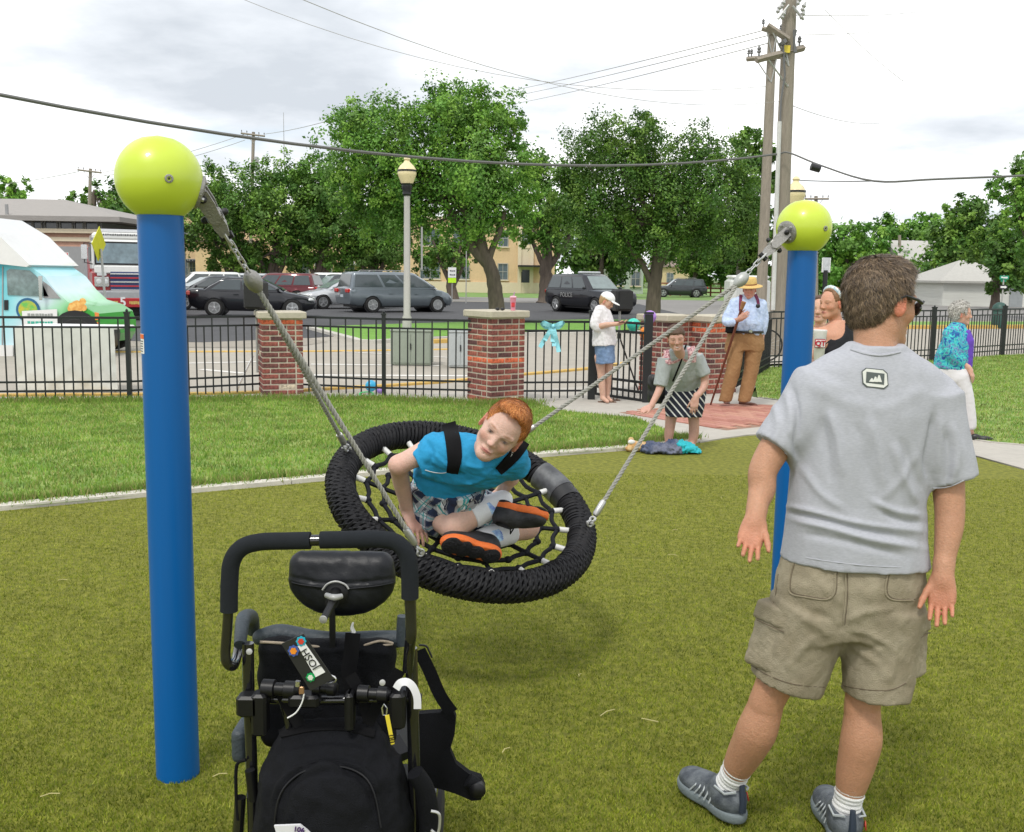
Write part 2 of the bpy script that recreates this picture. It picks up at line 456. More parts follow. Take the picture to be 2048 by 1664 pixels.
# ================================================================== the setting
def sheet(name, pts, z, mat, label=None, kind='structure', parent=None):
    V = [(p[0], p[1], z) for p in pts]
    me = mesh_np(name, V, [tuple(range(len(V)))], False, mat)
    if me.polygons[0].normal.z < 0: me.flip_normals()
    return link(name, me, parent, False, kind=kind, **({'label': label} if label else {}))
def GP(pts): return [G(x, y) for x, y in pts]
m_turf = M('turf_base', (0.20, 0.215, 0.02), .9, var=.32, ns=22, bump=1.5, bs=260, col2=(0.265, 0.27, 0.03))
m_lawn = M('lawn_base', (0.15, 0.27, 0.04), .9, var=.3, ns=3.5, bump=1.2, bs=120, col2=(0.26, 0.33, 0.085))
m_conc = M('concrete_walk', (0.42, 0.395, 0.35), .85, var=.1, ns=3, bump=.3, bs=150)
m_road = M('concrete_road', (0.365, 0.335, 0.285), .85, var=.1, ns=1.2, bump=.3, bs=80)
m_asph = M('asphalt', (0.062, 0.062, 0.066), .8, var=.18, ns=1.0, bump=.3, bs=120)
m_asph2 = M('old_asphalt', (0.22, 0.21, 0.20), .85, var=.12, ns=.8, bump=.2, bs=80)
m_yel = M('yellow_paint', (0.58, 0.38, 0.10), .7, var=.2, ns=4)
m_wpaint = M('white_road_paint', (0.68, 0.66, 0.62), .7, var=.1, ns=4)
m_kerb = M('kerb_concrete', (0.5, 0.48, 0.43), .8, var=.1, ns=5)
sheet('ground', [(-500, -60), (500, -60), (500, 900), (-500, 900)], -0.06, M('far_ground', (0.09, 0.14, 0.035), .9, var=.3, ns=.3))
turf_edge = [(-900, 1130), (-400, 1068), (0, 1022), (285, 995), (375, 987), (650, 962), (870, 938), (1090, 914), (1255, 901), (1330, 893), (1400, 885)]
path_low = [(1400, 886), (1460, 876), (1500, 871), (1545, 868), (1700, 880), (1925, 906), (2048, 940), (2500, 1045)]
TE = GP(turf_edge + path_low[1:])
sheet('artificial_turf', [(-9, TE[0][1]), (-9, -4), (12, -4), (12, TE[-1][1])] + TE[::-1], 0.0, m_turf, 'flat olive green artificial turf covering the play area')
fence_line = [(-700, 812), (0, 804), (260, 802), (500, 798), (770, 799), (992, 810), (1060, 808)]
lawnL = GP(fence_line + [(1140, 826), (1271, 838), (1330, 862), (1400, 885)]) + GP(turf_edge[::-1])
sheet('lawn', lawnL, 0.02, m_lawn, 'green lawn between the fence and the turf on the left')
rf = [(1500, 790), (1540, 738), (1640, 733), (1862, 723), (2003, 712), (2200, 700)]
path_up = [(2600, 955), (2048, 893), (1945, 882), (1700, 832), (1570, 804), (1515, 797)]
lawnR = GP([(1515, 797), (1505, 740), (1540, 736), (1862, 723), (2003, 712), (2300, 702), (2900, 850)]) + GP(path_up)
sheet('lawn', lawnR, 0.021, m_lawn, 'green lawn behind the path on the right')
sheet('footpath', GP([(1055, 806), (1150, 800), (1180, 798), (1180, 780), (1300, 780), (1460, 786), (1515, 797)] + path_up[::-1][1:] + path_low[::-1] + [(1330, 862), (1271, 838), (1140, 826)]), 0.012, m_conc, 'pale concrete footpath from the gate past the turf')
# concrete edging of the turf: a chain of short slabs
def strip_slabs(name, pts, wd, z0, z1, mat, label, seg=1.1, side=1, parent=None):
    P = catmull(np.array(pts)[:, :2], 4); d = np.r_[0, np.cumsum(np.linalg.norm(np.diff(P, axis=0), axis=1))]
    n = max(1, int(d[-1] / seg)); t = np.linspace(0, d[-1], n * 3 + 1)
    Q = np.stack([np.interp(t, d, P[:, 0]), np.interp(t, d, P[:, 1])], 1)
    T = np.gradient(Q, axis=0); T /= np.linalg.norm(T, axis=1)[:, None]; Nn = np.stack([-T[:, 1], T[:, 0]], 1) * side
    mb = MB()
    for i in range(n * 3):
        g = 0.004 if i % 3 == 0 else 0; g2 = 0.004 if i % 3 == 2 else 0
        a, b = Q[i] + T[i] * g, Q[i + 1] - T[i + 1] * g2; c_, d_ = b + Nn[i + 1] * wd, a + Nn[i] * wd
        V = [(*a, z0), (*b, z0), (*c_, z0), (*d_, z0), (*a, z1), (*b, z1), (*c_, z1), (*d_, z1)]
        mb.add(V, [(0, 3, 2, 1), (4, 5, 6, 7), (0, 1, 5, 4), (2, 3, 7, 6), (1, 2, 6, 5), (3, 0, 4, 7)])
    return mb.build(name, mat, parent, kind='structure', label=label)
strip_slabs('turf_edging', GP(turf_edge), 0.13, -0.02, 0.036, M('edging', (0.56, 0.53, 0.47), .85, var=.12, ns=8, bump=.4, bs=120), 'narrow pale concrete edging between lawn and turf')
strip_slabs('path_edge', GP(path_low), 0.06, -0.02, 0.0135, m_conc, 'edge of the footpath along the turf', side=1)
strip_slabs('path_edge', GP(path_up[::-1]), 0.05, -0.02, 0.0215, m_conc, 'edge of the footpath along the right lawn', side=1)
# ---- road, kerbs, car park
RD = [(-60, 13.2), (-7.0, 13.95), (0.3, 14.3), (1.0, 16.2), (4.0, 19.5), (5.4, 21.3), (9.1, 22.7), (11.6, 24.4), (30, 36), (60, 58), (60, 120), (-60, 120)]
sheet('road', RD, -0.014, m_road, 'pale concrete road beyond the fence')
sheet('footpath', [(-30, 13.0), (0.3, 13.4), (3.2, 14.4), (5.4, 20.8), (4.0, 19.6), (1.4, 16.6), (0.2, 15.6), (-2, 14.9), (-30, 13.75)], -0.01, m_conc, 'concrete pavement strip outside the fence')
def kerb(pts, wd, h, mat, label, z0=-0.03): return strip_slabs('kerb', pts, wd, z0, h, mat, label, seg=2.5)
kerb(GP([(-300, 796), (0, 792), (300, 790), (530, 786), (700, 776), (850, 768), (960, 758), (1054, 749), (1172, 739), (1260, 726)]), 0.16, 0.02, m_yel, 'yellow painted kerb edge of the near pavement')
kerb(GP([(222, 704), (500, 703), (700, 702), (930, 698)]), 0.3, 0.0, m_yel, 'yellow painted line across the car park entrance')
asphalt = GP([(150, 652), (370, 690), (500, 688), (600, 660), (930, 646), (1300, 642), (1560, 640)]) + [A_((16, 66, 0)), A_((-40, 66, 0))]
sheet('car_park', [(-22, 26.0), (-7.5, 25.2), (-5.4, 27.5), (-1.8, 33.5), (0.3, 35.5), (8, 39.5), (17, 62), (14, 66), (-60, 66), (-60, 26)], -0.008, m_asph, 'dark asphalt car park with parked cars')
sheet('driveway', [(-16, 22.8), (-5.2, 23.6), (-4.7, 26.0), (-5.5, 27.4), (-7.6, 25.1), (-16, 25.6)], -0.006, M('drive', (0.30, 0.27, 0.225), .85, var=.1, ns=2), 'tan driveway strip in front of the car park')
isl = GP([(610, 655), (700, 678), (722, 683), (800, 678), (930, 672), (1060, 665), (1180, 664), (1300, 660), (1420, 652), (1420, 641), (1180, 640), (930, 645)])
sheet('grass_island', isl, 0.03, M('island_grass', (0.15, 0.32, 0.045), .9, var=.25, ns=4, bump=.8, bs=60), 'strip of green grass between road and car park')
kerb(GP([(612, 657), (700, 681), (722, 687), (800, 683), (930, 677), (1060, 670), (1180, 669), (1300, 665), (1420, 656)]), 0.22, 0.07, m_kerb, 'pale concrete kerb around the grass island')
kerb(GP([(868, 686), (915, 684)]), 0.3, 0.08, m_yel, 'short yellow painted kerb block')
for a, b, wd in (((378, 726), (560, 722), .16), ((395, 738), (480, 746), .16), ((620, 728), (880, 731), .18), ((600, 750), (985, 752), .22), ((640, 700), (930, 716), .1)):
    p, q = G(*a)[:2], G(*b)[:2]; n_ = nrm(np.array([-(q - p)[1], (q - p)[0]])) * wd
    sheet('road_marking', [p, q, q + n_, p + n_], -0.0085, m_wpaint)
sheet('grass_verge', [(7.0, 38), (26, 43), (60, 60), (60, 64), (26, 47), (8.5, 41.5)], 0.0, M('verge_grass', (0.16, 0.3, 0.05), .9, var=.25, ns=2), 'grass verge beside the far road')
kerb([(9.0, 36.2, 0), (16, 38.0, 0), (25, 41.8, 0), (59, 58.5, 0)], 0.35, 0.12, m_yel, 'long yellow painted kerb across the road on the right')
sheet('side_road', [(8, 42.5), (26, 48), (60, 66), (60, 80), (8, 80)], -0.004, m_asph2, 'grey asphalt road in front of the white garage')
sheet('far_street', [(-60, 67.5), (18, 67.5), (22, 78), (-60, 78)], -0.005, M('street_grey', (0.25, 0.24, 0.23), .85, var=.1, ns=1), 'grey street in front of the tan building')
sheet('far_lawn', [(-60, 79), (26, 79), (70, 150), (-60, 150)], -0.003, M('far_lawn', (0.16, 0.27, 0.07), .9, var=.25, ns=.8), 'grass around the houses in the distance')
# ---- brick paved square by the gate: every brick a child
pav = tag(link('brick_paving', MB().add(np.array([(*G(x, y)[:2], 0.0125) for x, y in [(1237, 827), (1453, 863), (1640, 843), (1585, 812), (1418, 808)]]), [(0, 1, 2, 3, 4)]).build('tmp', M('paver_sand', (0.27, 0.17, 0.12), .9, var=.2, ns=20)).data), 'square of reddish brick paving set in the footpath', None, None, 'structure')
bpy.data.objects.remove([o for o in COL.objects if o.name.startswith('tmp')][0])
PA, PB = G(1237, 827)[:2], G(1453, 863)[:2]; PD = G(1418, 808)[:2]; PC = G(1640, 843)[:2]; PE = G(1585, 812)[:2]
poly = [PA, PB, PC, PE, PD]
def inside(p, poly):
    c = False
    for i in range(len(poly)):
        a, b = poly[i], poly[i - 1]
        if (a[1] > p[1]) != (b[1] > p[1]) and p[0] < (b[0] - a[0]) * (p[1] - a[1]) / (b[1] - a[1]) + a[0]: c = not c
    return c
ub = nrm(PB - PA); vb = np.array([-ub[1], ub[0]]); vb = vb if vb @ (PD - PA) > 0 else -vb
pm = [M('paver_%d' % i, c, .85, var=.15, ns=30, bump=.5, bs=200) for i, c in enumerate([(0.40, 0.185, 0.13), (0.46, 0.235, 0.17), (0.36, 0.15, 0.11), (0.43, 0.20, 0.155)])]
bw, bl = 0.125, 0.25
pmesh = []
for m_ in pm:
    me = MB().box((0, 0, 0), (bl - .008, bw - .008, .02), bev=.003).build('paver', m_).data; pmesh.append(me)
for o in [o for o in COL.objects if o.name.startswith('paver')]: bpy.data.objects.remove(o)
for i in range(-14, 24):
    for j in range(-6, 30):
        c = PA + ub * ((i + (j % 2) * .5) * bl) + vb * ((j + .5) * bw)
        cs = [c + ub * sx * bl * .46 + vb * sy * bw * .46 for sx in (-1, 1) for sy in (-1, 1)]
        if all(inside(q, poly) for q in cs):
            o = bpy.data.objects.new('paver', pmesh[int(rng.integers(4))]); COL.objects.link(o); o.parent = pav
            o.location = (c[0], c[1], 0.0125 + .003 * rng.random()); o.rotation_euler = (rng.normal() * .004, rng.normal() * .004, math.atan2(ub[1], ub[0]) + rng.normal() * .006)
# ---- grass blades
def blades(name, pts, hgt, wid, z, cols, mat, label, lean=.5, cat='stuff', pn=None):
    n = len(pts); a = rng.uniform(0, 2 * PI, n); hh = hgt * rng.uniform(.5, 1.25, n); ww = wid * rng.uniform(.7, 1.3, n)
    dx, dy = np.cos(a) * ww / 2, np.sin(a) * ww / 2; la = rng.uniform(0, 2 * PI, n); lm = hh * rng.uniform(0, lean, n)
    V = np.zeros((n, 3, 3)); V[:, 0] = np.stack([pts[:, 0] - dx, pts[:, 1] - dy, np.full(n, z)], 1); V[:, 1] = np.stack([pts[:, 0] + dx, pts[:, 1] + dy, np.full(n, z)], 1)
    V[:, 2] = np.stack([pts[:, 0] + np.cos(la) * lm, pts[:, 1] + np.sin(la) * lm, z + hh], 1)
    cols = np.array(cols); c = cols[rng.integers(len(cols), size=n)] * rng.uniform(.75, 1.25, (n, 1))
    if pn is not None: c = c * (1 + .28 * pn(pts))[:, None]
    me = mesh_np(name, V.reshape(-1, 3), np.arange(n * 3).reshape(-1, 3), False, mat, np.repeat(c, 3, 0))
    return link(name, me, None, False, kind='stuff', label=label)
def scatter(poly, n, dens=None):
    P = np.array([p[:2] for p in poly]); lo, hi = P.min(0), P.max(0); q = rng.uniform(lo, hi, (n, 2))
    c = np.zeros(n, bool)
    for i in range(len(P)):
        a, b = P[i], P[i - 1]
        if a[1] == b[1]: continue
        m = ((a[1] > q[:, 1]) != (b[1] > q[:, 1])) & (q[:, 0] < (b[0] - a[0]) * (q[:, 1] - a[1]) / (b[1] - a[1]) + a[0]); c ^= m
    return q[c]
m_blade = M('blade', (1, 1, 1), .75, attr='Col', var=0, spec=.3)
def translucent(m, f):
    t = m.node_tree; b = t.nodes['Principled BSDF']; o = [n for n in t.nodes if n.type == 'OUTPUT_MATERIAL'][0]
    tr = t.nodes.new('ShaderNodeBsdfTranslucent'); a = [n for n in t.nodes if n.type == 'ATTRIBUTE'][0]
    mxs = t.nodes.new('ShaderNodeMixShader'); mxs.inputs[0].default_value = f
    t.links.new(a.outputs['Color'], tr.inputs[0]); t.links.new(b.outputs[0], mxs.inputs[1]); t.links.new(tr.outputs[0], mxs.inputs[2]); t.links.new(mxs.outputs[0], o.inputs[0])
translucent(m_blade, .4)
# turf pile, thinning out with distance
n0 = 900000
Yv = 2.1 + (9.0 - 2.1) * rng.random(n0) ** 1.9; Xv = rng.uniform(-.62, .62, n0) * Yv
q3 = np.stack([Xv, Yv], 1)
lim = np.interp(Xv, np.array([p[0] for p in TE]), np.array([p[1] for p in TE])) - .02
q3 = q3[q3[:, 1] < lim][:520000]
pn_ = lambda p: vnoise(np.c_[p * 2.2, np.zeros(len(p))], 5) + .7 * vnoise(np.c_[p * 9, np.zeros(len(p))], 6)
blades('turf_pile', q3, .013, .0042, 0.0, [(0.235, 0.285, 0.022), (0.295, 0.33, 0.032), (0.12, 0.165, 0.015), (0.37, 0.38, 0.075), (0.18, 0.235, 0.02)], m_blade, 'short olive blades of the artificial turf pile', 1.2, pn=pn_)
# lawn
ql = scatter(lawnL, 190000); ql = ql[(np.abs(ql[:, 0]) < ql[:, 1] * .56)]
lawn_c = [(0.19, 0.33, 0.045), (0.24, 0.38, 0.06), (0.30, 0.41, 0.08), (0.15, 0.28, 0.045), (0.40, 0.40, 0.14)]
pl_ = lambda p: vnoise(np.c_[p * .9, np.zeros(len(p))], 8) + .8 * vnoise(np.c_[p * 3, np.zeros(len(p))], 9)
blades('lawn_grass', ql, .038, .011, 0.02, lawn_c, m_blade, 'mown green grass blades of the left lawn', .9, pn=pl_)
qr = scatter(lawnR, 160000); qr = qr[(np.abs(qr[:, 0]) < qr[:, 1] * .56)]
blades('lawn_grass', qr, .038, .014, 0.02, lawn_c + [(0.26, 0.27, 0.09)], m_blade, 'mown green grass blades of the right lawn', .9, pn=pl_)
# longer tufts along the fence foot and turf edging
ed = []
for line, n_, sp in ((GP(fence_line), 9000, .14), (GP(turf_edge), 8000, .05)):
    P = np.array(line)[:, :2]; k = rng.integers(len(P) - 1, size=n_); t = rng.random(n_)[:, None]
    ed.append(P[k] * (1 - t) + P[k + 1] * t + rng.normal(size=(n_, 2)) * sp + ([0, -.12] if sp > .1 else [0, .2]))
blades('edge_grass', np.concatenate(ed), .075, .012, 0.02, [(0.16, 0.28, 0.045), (0.33, 0.31, 0.12), (0.2, 0.34, 0.05)], m_blade, 'longer grass tufts along the fence foot and the edging', .8)
# straw bits lying on the turf
mb = MB()
for px, py, l, a in ((125, 1160, .05, .2), (1345, 1110, .06, -.2), (1215, 1425, .09, .8), (1300, 1440, .07, 2.7), (440, 1550, .05, .5), (1160, 1350, .03, 1.2), (1443, 995, .05, 1.4), (1012, 1500, .05, 1.0), (100, 1590, .06, .4), (1350, 1060, .04, .3), (880, 1600, .04, 2.)):
    p = G(px, py, .016); d = np.array([math.cos(a), math.sin(a), 0]); q = np.array([-d[1], d[0], 0])
    mb.tube([p - d * l / 2, p + q * .006 + A_((0, 0, .003)), p + d * l / 2], .0018, 5)
mb.build('straw_bits', M('straw', (0.5, 0.45, 0.2), .8, var=.1), kind='stuff', label='bits of dry straw lying on the turf')
# ================================================================== trees
m_leaf = M('leaf', (1, 1, 1), .55, attr='Col', var=0, spec=.35)
translucent(m_leaf, .22)
m_bark = M('bark', (0.115, 0.09, 0.07), .9, var=.35, ns=3, bump=2, bs=14, stretch=(1, 1, .25))
m_bark2 = M('pale_bark', (0.2, 0.18, 0.15), .9, var=.35, ns=3, bump=2, bs=14, stretch=(1, 1, .25))
GRN = [(0.09, 0.20, 0.03), (0.13, 0.26, 0.035), (0.065, 0.155, 0.025), (0.18, 0.31, 0.05), (0.10, 0.19, 0.04)]
def leafcloud(lobes, n, size, cols, seed, bright=1.0, fill=.35):
    """lobes: list of (centre, radius); leaves sit in small sprigs through each lobe's shell and volume"""
    r = np.random.default_rng(seed); C = np.array([l[0] for l in lobes]); R_ = np.array([l[1] for l in lobes])
    # sub-clumps make the outline uneven
    nc = max(40, n // 60); k = r.choice(len(lobes), nc, p=R_ ** 2 / (R_ ** 2).sum()); d = r.normal(size=(nc, 3)); d /= np.linalg.norm(d, axis=1)[:, None]
    rad = np.where(r.random(nc) < fill, r.uniform(.2, .8, nc), r.uniform(.78, 1.12, nc)); cc = C[k] + d * (R_[k] * rad)[:, None]; cc[:, 2] += .1 * R_[k] * d[:, 2]
    cr = R_[k] * r.uniform(.14, .30, nc)
    j = r.integers(nc, size=n); e = r.normal(size=(n, 3)) * .7; p = cc[j] + e * cr[j][:, None]
    nor = d[j] + r.normal(size=(n, 3)) * .8; nor[:, 2] += .5; nor /= np.linalg.norm(nor, axis=1)[:, None]
    u = np.cross(nor, r.normal(size=(n, 3))); u /= np.linalg.norm(u, axis=1)[:, None]; v_ = np.cross(nor, u)
    s_ = size * r.uniform(.6, 1.35, n)[:, None]
    V = np.stack([p - u * s_ * .5, p + v_ * s_ * .32 + nor * s_ * .1, p + u * s_ * .6, p - v_ * s_ * .32 + nor * s_ * .1], 1).reshape(-1, 3)
    cols = np.array(cols) * 1.18; cl = cols[r.integers(len(cols), size=nc)][j] * r.uniform(.82, 1.18, (n, 1)) * bright
    return V, np.arange(n * 4).reshape(-1, 4), np.repeat(cl, 4, 0)
def make_tree(label, base, Y, lobes_px, n, leaf, limbs_px, trunk_r, seed, cat='tree', bright=1.0, bark=None, group=None, cols=GRN, deep=.35, name='leafy_tree', spread=.5):
    """lobes_px: (x, y, r) in photograph pixels at distance Y; limbs_px: polylines ((x, y[, dy]), ...) with end radii"""
    b = at(base[0], base[1], Y); b[2] = 0 if len(base) < 3 else base[2]
    t = thing(name, label, cat, b, 0, group); r = np.random.default_rng(seed); k = Y / FPX
    if len(limbs_px) == 4 and Y == 72: lobes_px = lobes_px + [(base[0] + dx, 505 + abs(dx) * .3, 30) for dx in (-42, -10, 30)]
    lobes = []
    for x, y, rr in lobes_px:
        R_ = rr * k; c = at(x, y, Y); c[1] += r.uniform(-1, 1) * spread * R_
        lobes.append((c, R_))
    # fill the depth of the crown in front and behind
    ext = [(c + A_((r.normal() * R_ * .3, sgn * R_ * .9, -abs(r.normal()) * R_ * .15)), R_ * .8) for c, R_ in lobes for sgn in (-1, 1) if r.random() < .7]
    V, Fq, c = leafcloud(lobes + ext, n, leaf, cols, seed, bright, deep)
    link('crown', mesh_np('crown', V, Fq, False, m_leaf, c), t, True)
    mb = MB()
    for i, (pts, r0, r1) in enumerate(limbs_px):
        P = []
        for q in pts:
            p_ = at(q[0], q[1], Y); p_[1] += q[2] if len(q) > 2 else 0; P.append(p_)
        if i == 0: P[0][2] = -.1
        P = catmull(P, 5); rr = np.linspace(r0, r1, len(P)); 
        if i == 0: rr[0] *= 1.35; rr[1] *= 1.15
        mb.tube(P + r.normal(size=P.shape) * r1 * .1, rr, 10)
    # thin inner branches reaching the lobes
    top = A_(mb.v[0][-9:].mean(0))
    for c_, R_ in lobes: mb.tube(catmull([top, top * .5 + c_ * .5 + A_((0, 0, -.2 * R_)), c_], 4), np.linspace(trunk_r * .3, .02, 9), 6)
    mb.build('trunk', bark or m_bark, t, True, True)
    return t
# the two big trees on the grass island
make_tree('tallest tree in the middle with a forked leaning trunk behind the street lamp', (998, 652), 35.5,
    [(720, 290, 62), (705, 250, 40), (690, 330, 48), (790, 270, 62), (830, 330, 75), (760, 360, 60), (880, 240, 60), (885, 195, 34), (945, 195, 42), (950, 250, 62), (1010, 225, 42), (1030, 265, 30), (985, 310, 70), (900, 320, 80), (1040, 340, 46), (930, 390, 80), (1010, 400, 60), (850, 400, 60), (760, 420, 55), (1050, 400, 35), (700, 390, 45), (960, 440, 50), (820, 460, 45)],
    80000, .105, [([(998, 655), (992, 600), (984, 545), (965, 500), (958, 450), (955, 400)], .31, .14), ([(985, 540), (950, 500), (930, 470), (905, 430), (870, 380), (835, 345), (790, 335), (760, 350)], .2, .06), ([(975, 520), (1000, 460), (1010, 420)], .13, .06), ([(965, 500), (935, 440), (915, 390)], .16, .08)], .3, 11, bright=1.25)
make_tree('broad dark green tree behind the woman in the striped skirt', (1303, 640), 40,
    [(1170, 330, 62), (1150, 380, 50), (1210, 290, 50), (1270, 280, 48), (1285, 250, 26), (1240, 340, 72), (1310, 320, 70), (1180, 420, 58), (1260, 410, 75), (1340, 390, 80), (1390, 300, 46), (1430, 320, 50), (1420, 380, 75), (1480, 360, 50), (1500, 400, 40), (1490, 440, 45), (1430, 450, 62), (1350, 460, 62), (1280, 470, 50), (1200, 460, 45), (1125, 420, 30), (1140, 350, 30)],
    80000, .105, [([(1303, 645), (1308, 590), (1312, 550), (1318, 500), (1325, 450)], .32, .17), ([(1306, 572), (1285, 530), (1262, 500), (1245, 460)], .14, .07), ([(1315, 540), (1340, 490), (1365, 450)], .16, .07), ([(1318, 510), (1300, 460), (1290, 420)], .14, .06)], .32, 12, bright=.8)
make_tree('tree with whitewashed lower trunk between the two large trees', (1091, 603), 66,
    [(1085, 350, 44), (1060, 380, 40), (1120, 390, 45), (1090, 420, 50), (1050, 440, 40), (1130, 440, 42), (1150, 360, 36), (1110, 470, 36), (1065, 330, 30)],
    9000, .26, [([(1091, 606), (1092, 560), (1094, 520), (1096, 480)], .5, .3), ([(1092, 545), (1072, 500), (1060, 470)], .2, .1), ([(1095, 540), (1125, 495), (1140, 470)], .24, .1)], .5, 13, bright=1.05)
row = [((470, 590), [(440, 375, 45), (420, 420, 50), (470, 400, 50), (455, 450, 50), (410, 460, 40), (500, 440, 45), (395, 400, 30)], 'leafy tree behind the black sedan at the left end of the row'),
       ((545, 592), [(520, 370, 42), (560, 350, 38), (590, 380, 45), (540, 420, 55), (600, 430, 45), (560, 470, 40), (615, 355, 34)], 'multi stemmed tree behind the maroon car'),
       ((640, 594), [(640, 380, 40), (670, 410, 45), (640, 440, 50), (690, 460, 45), (620, 460, 40), (705, 420, 35)], 'multi stemmed tree behind the silver sedan'),
       ((745, 594), [(730, 440, 48), (770, 430, 45), (750, 480, 48), (800, 470, 45), (720, 490, 35)], 'dark tree with several black stems behind the minivan'),
       ((905, 596), [(890, 470, 34), (925, 490, 28), (905, 510, 26)], 'small tree beside the green edged road sign')]
for i, (b, lb, lab) in enumerate(row):
    x = b[0]
    make_tree(lab, b, 72, lb, 20000 if i < 4 else 5000, .21, [([(x, 592), (x - 3, 550), (x + 5, 500)], .42, .2), ([(x, 575), (x - 25, 520), (x - 40, 480)], .2, .08), ([(x, 575), (x + 28, 515), (x + 45, 480)], .2, .08), ([(x, 570), (x + 12, 520), (x + 16, 480)], .16, .08)], .4, 20 + i, bright=.95, group='trees in a row beyond the parked cars')
for i, (x, y, Y, lb, n, lab, br) in enumerate([
    (185, 480, 95, [(190, 400, 30), (150, 412, 24), (225, 392, 30), (235, 440, 45), (190, 440, 35), (262, 450, 40), (215, 470, 40)], 7000, 'dark tree left of the near green ball beyond the grey roofed building', .8),
    (15, 470, 110, [(20, 372, 24), (40, 388, 18), (5, 390, 22), (20, 400, 26)], 1500, 'thin pale tree at the left edge above the roof', 1.3),
    (1200, 600, 85, [(1180, 480, 55), (1230, 470, 55), (1210, 520, 50), (1160, 520, 34), (1250, 510, 35)], 7000, 'very dark tree behind the police car', .55),
    (1390, 600, 95, [(1380, 500, 40), (1420, 480, 42), (1450, 510, 42), (1400, 540, 32), (1470, 530, 34)], 6000, 'dark tree beside the distant yellow house', .7),
    (1478, 600, 62, [(1475, 470, 34), (1500, 500, 36), (1460, 500, 34), (1490, 530, 26)], 4500, 'tree with pale straight trunk behind the utility cabinet', .75),
    (1515, 600, 80, [(1498, 290, 28), (1530, 300, 26), (1515, 330, 34), (1540, 360, 22), (1530, 480, 34), (1545, 430, 26), (1540, 530, 30)], 6000, 'tall tree behind the pair of utility poles', .9),
    (1690, 600, 95, [(1665, 490, 42), (1700, 480, 34), (1650, 540, 40), (1730, 500, 36), (1690, 540, 44), (1760, 520, 38)], 7000, 'light green tree to the left of the man in the grey shirt', 1.35),
    (1800, 600, 110, [(1780, 460, 30), (1830, 470, 34), (1860, 450, 30), (1870, 490, 38), (1810, 510, 40), (1780, 500, 30)], 6000, 'pale green tree directly behind the man\'s head', 1.2),
    (1925, 600, 84, [(1930, 430, 34), (1900, 470, 42), (1950, 480, 46), (1920, 530, 46), (1870, 530, 36), (1985, 460, 36), (1900, 420, 20)], 9000, 'dark spreading tree behind the white garage', .85),
    (1990, 620, 66, [(1990, 500, 42), (2025, 480, 42), (2000, 550, 36), (2040, 540, 40), (2045, 440, 34)], 7000, 'dark low tree to the right of the white garage', .8),
    (2065, 640, 48, [(2040, 370, 34), (2060, 420, 44), (2030, 400, 24), (2070, 340, 34), (2100, 400, 60), (2085, 480, 50)], 7000, 'tall tree reaching in at the right edge', 1.2)]):
    k = Y / FPX
    make_tree(lab, (x, y), Y, lb, int(n * 1.5), .0038 * Y, [([(x, hy(x) + 1.75 / k), (x + 2, y - 60), (x + 5, y - 100)], .3, .16)], .3, 40 + i, bright=br * 1.05, group='background trees', bark=m_bark2 if Y == 62 else None)
# low distant wood closing the horizon
r9 = np.random.default_rng(5); lob = []
for x in np.arange(-140, 150, 5.0):
    Yy = 170 + 40 * r9.random(); lob.append((A_((x, Yy, 2.5 + r9.random() * 2)), 4.5 + 2 * r9.random()))
V, Fq, c = leafcloud(lob, 26000, .9, GRN, 99, .9, .5)
link('distant_wood', mesh_np('distant_wood', V, Fq, False, m_leaf, c), None, False, kind='stuff', label='low band of distant trees along the horizon')
# grey foliage mass low behind the right-hand houses: hedges and shrubs
lob = [(A_((x, 96 + 4 * r9.random(), 1.0 + r9.random())), 1.8 + r9.random()) for x in np.arange(26, 62, 2.2)]
V, Fq, c = leafcloud(lob, 9000, .4, GRN, 98, .75, .5)
link('hedge', mesh_np('hedge', V, Fq, False, m_leaf, c), None, False, kind='stuff', label='unclipped hedge and shrubs behind the white garage')

# ================================================================== buildings
m_tan = M('tan_brick', (0.66, 0.47, 0.28), .85, var=.08, ns=1.5, bump=.4, bs=30)
m_cream = M('cream_stone', (0.68, 0.58, 0.42), .8, var=.06)
m_dkglass = M('dark_glass', (0.03, 0.04, 0.045), .1, var=0, spec=.8)
m_win = M('window_glass', (0.10, 0.13, 0.15), .12, var=.2, ns=1, spec=.8)
m_frame = M('window_frame', (0.35, 0.34, 0.32), .6, var=.05)
m_grey = M('grey_metal', (0.30, 0.30, 0.30), .5, var=.08)
m_black = M('black_paint', (0.012, 0.012, 0.014), .35, var=.1)
m_white = M('white_paint', (0.75, 0.75, 0.74), .45, var=.04)
m_roof = M('grey_roof', (0.30, 0.28, 0.26), .75, var=.12, ns=2, stretch=(1, 6, 6))
def bxp(name, c, size, mat, par, rot=None, bev=0, **kw): return MB().box(c, size, rot, bev).build(name, mat, par, **kw)
def win(par, x, y, z, w_, h_, ny=-1, mull=1, mat=None, bars=None, recess=.12):
    """a window on a wall facing -Y, local coordinates: frame proud, pane behind"""
    f = MB(); t = .08
    for dx in (-w_ / 2, w_ / 2): f.box((x + dx, y - .03, z), (t, .1, h_ + t))
    for dz in (-h_ / 2, h_ / 2): f.box((x, y - .035, z + dz), (w_ - t, .1, t))
    for i in range(mull): f.box((x - w_ / 2 + w_ * (i + 1) / (mull + 1), y - .03, z), (.05, .08, h_ - t))
    if bars: 
        for i in range(bars): f.box((x, y - .028, z - h_ / 2 + h_ * (i + 1) / (bars + 1)), (w_ - t, .06, .05))
    o = f.build('window', m_frame, par)
    bxp('pane', (x, y - .008, z), (w_ - t, .02, h_ - t), mat or m_win, o)
    MB().box((x, y - .09, z - h_ / 2 - t * .9), (w_ + .25, .2, .09)).build('sill', m_cream, o)
    return o
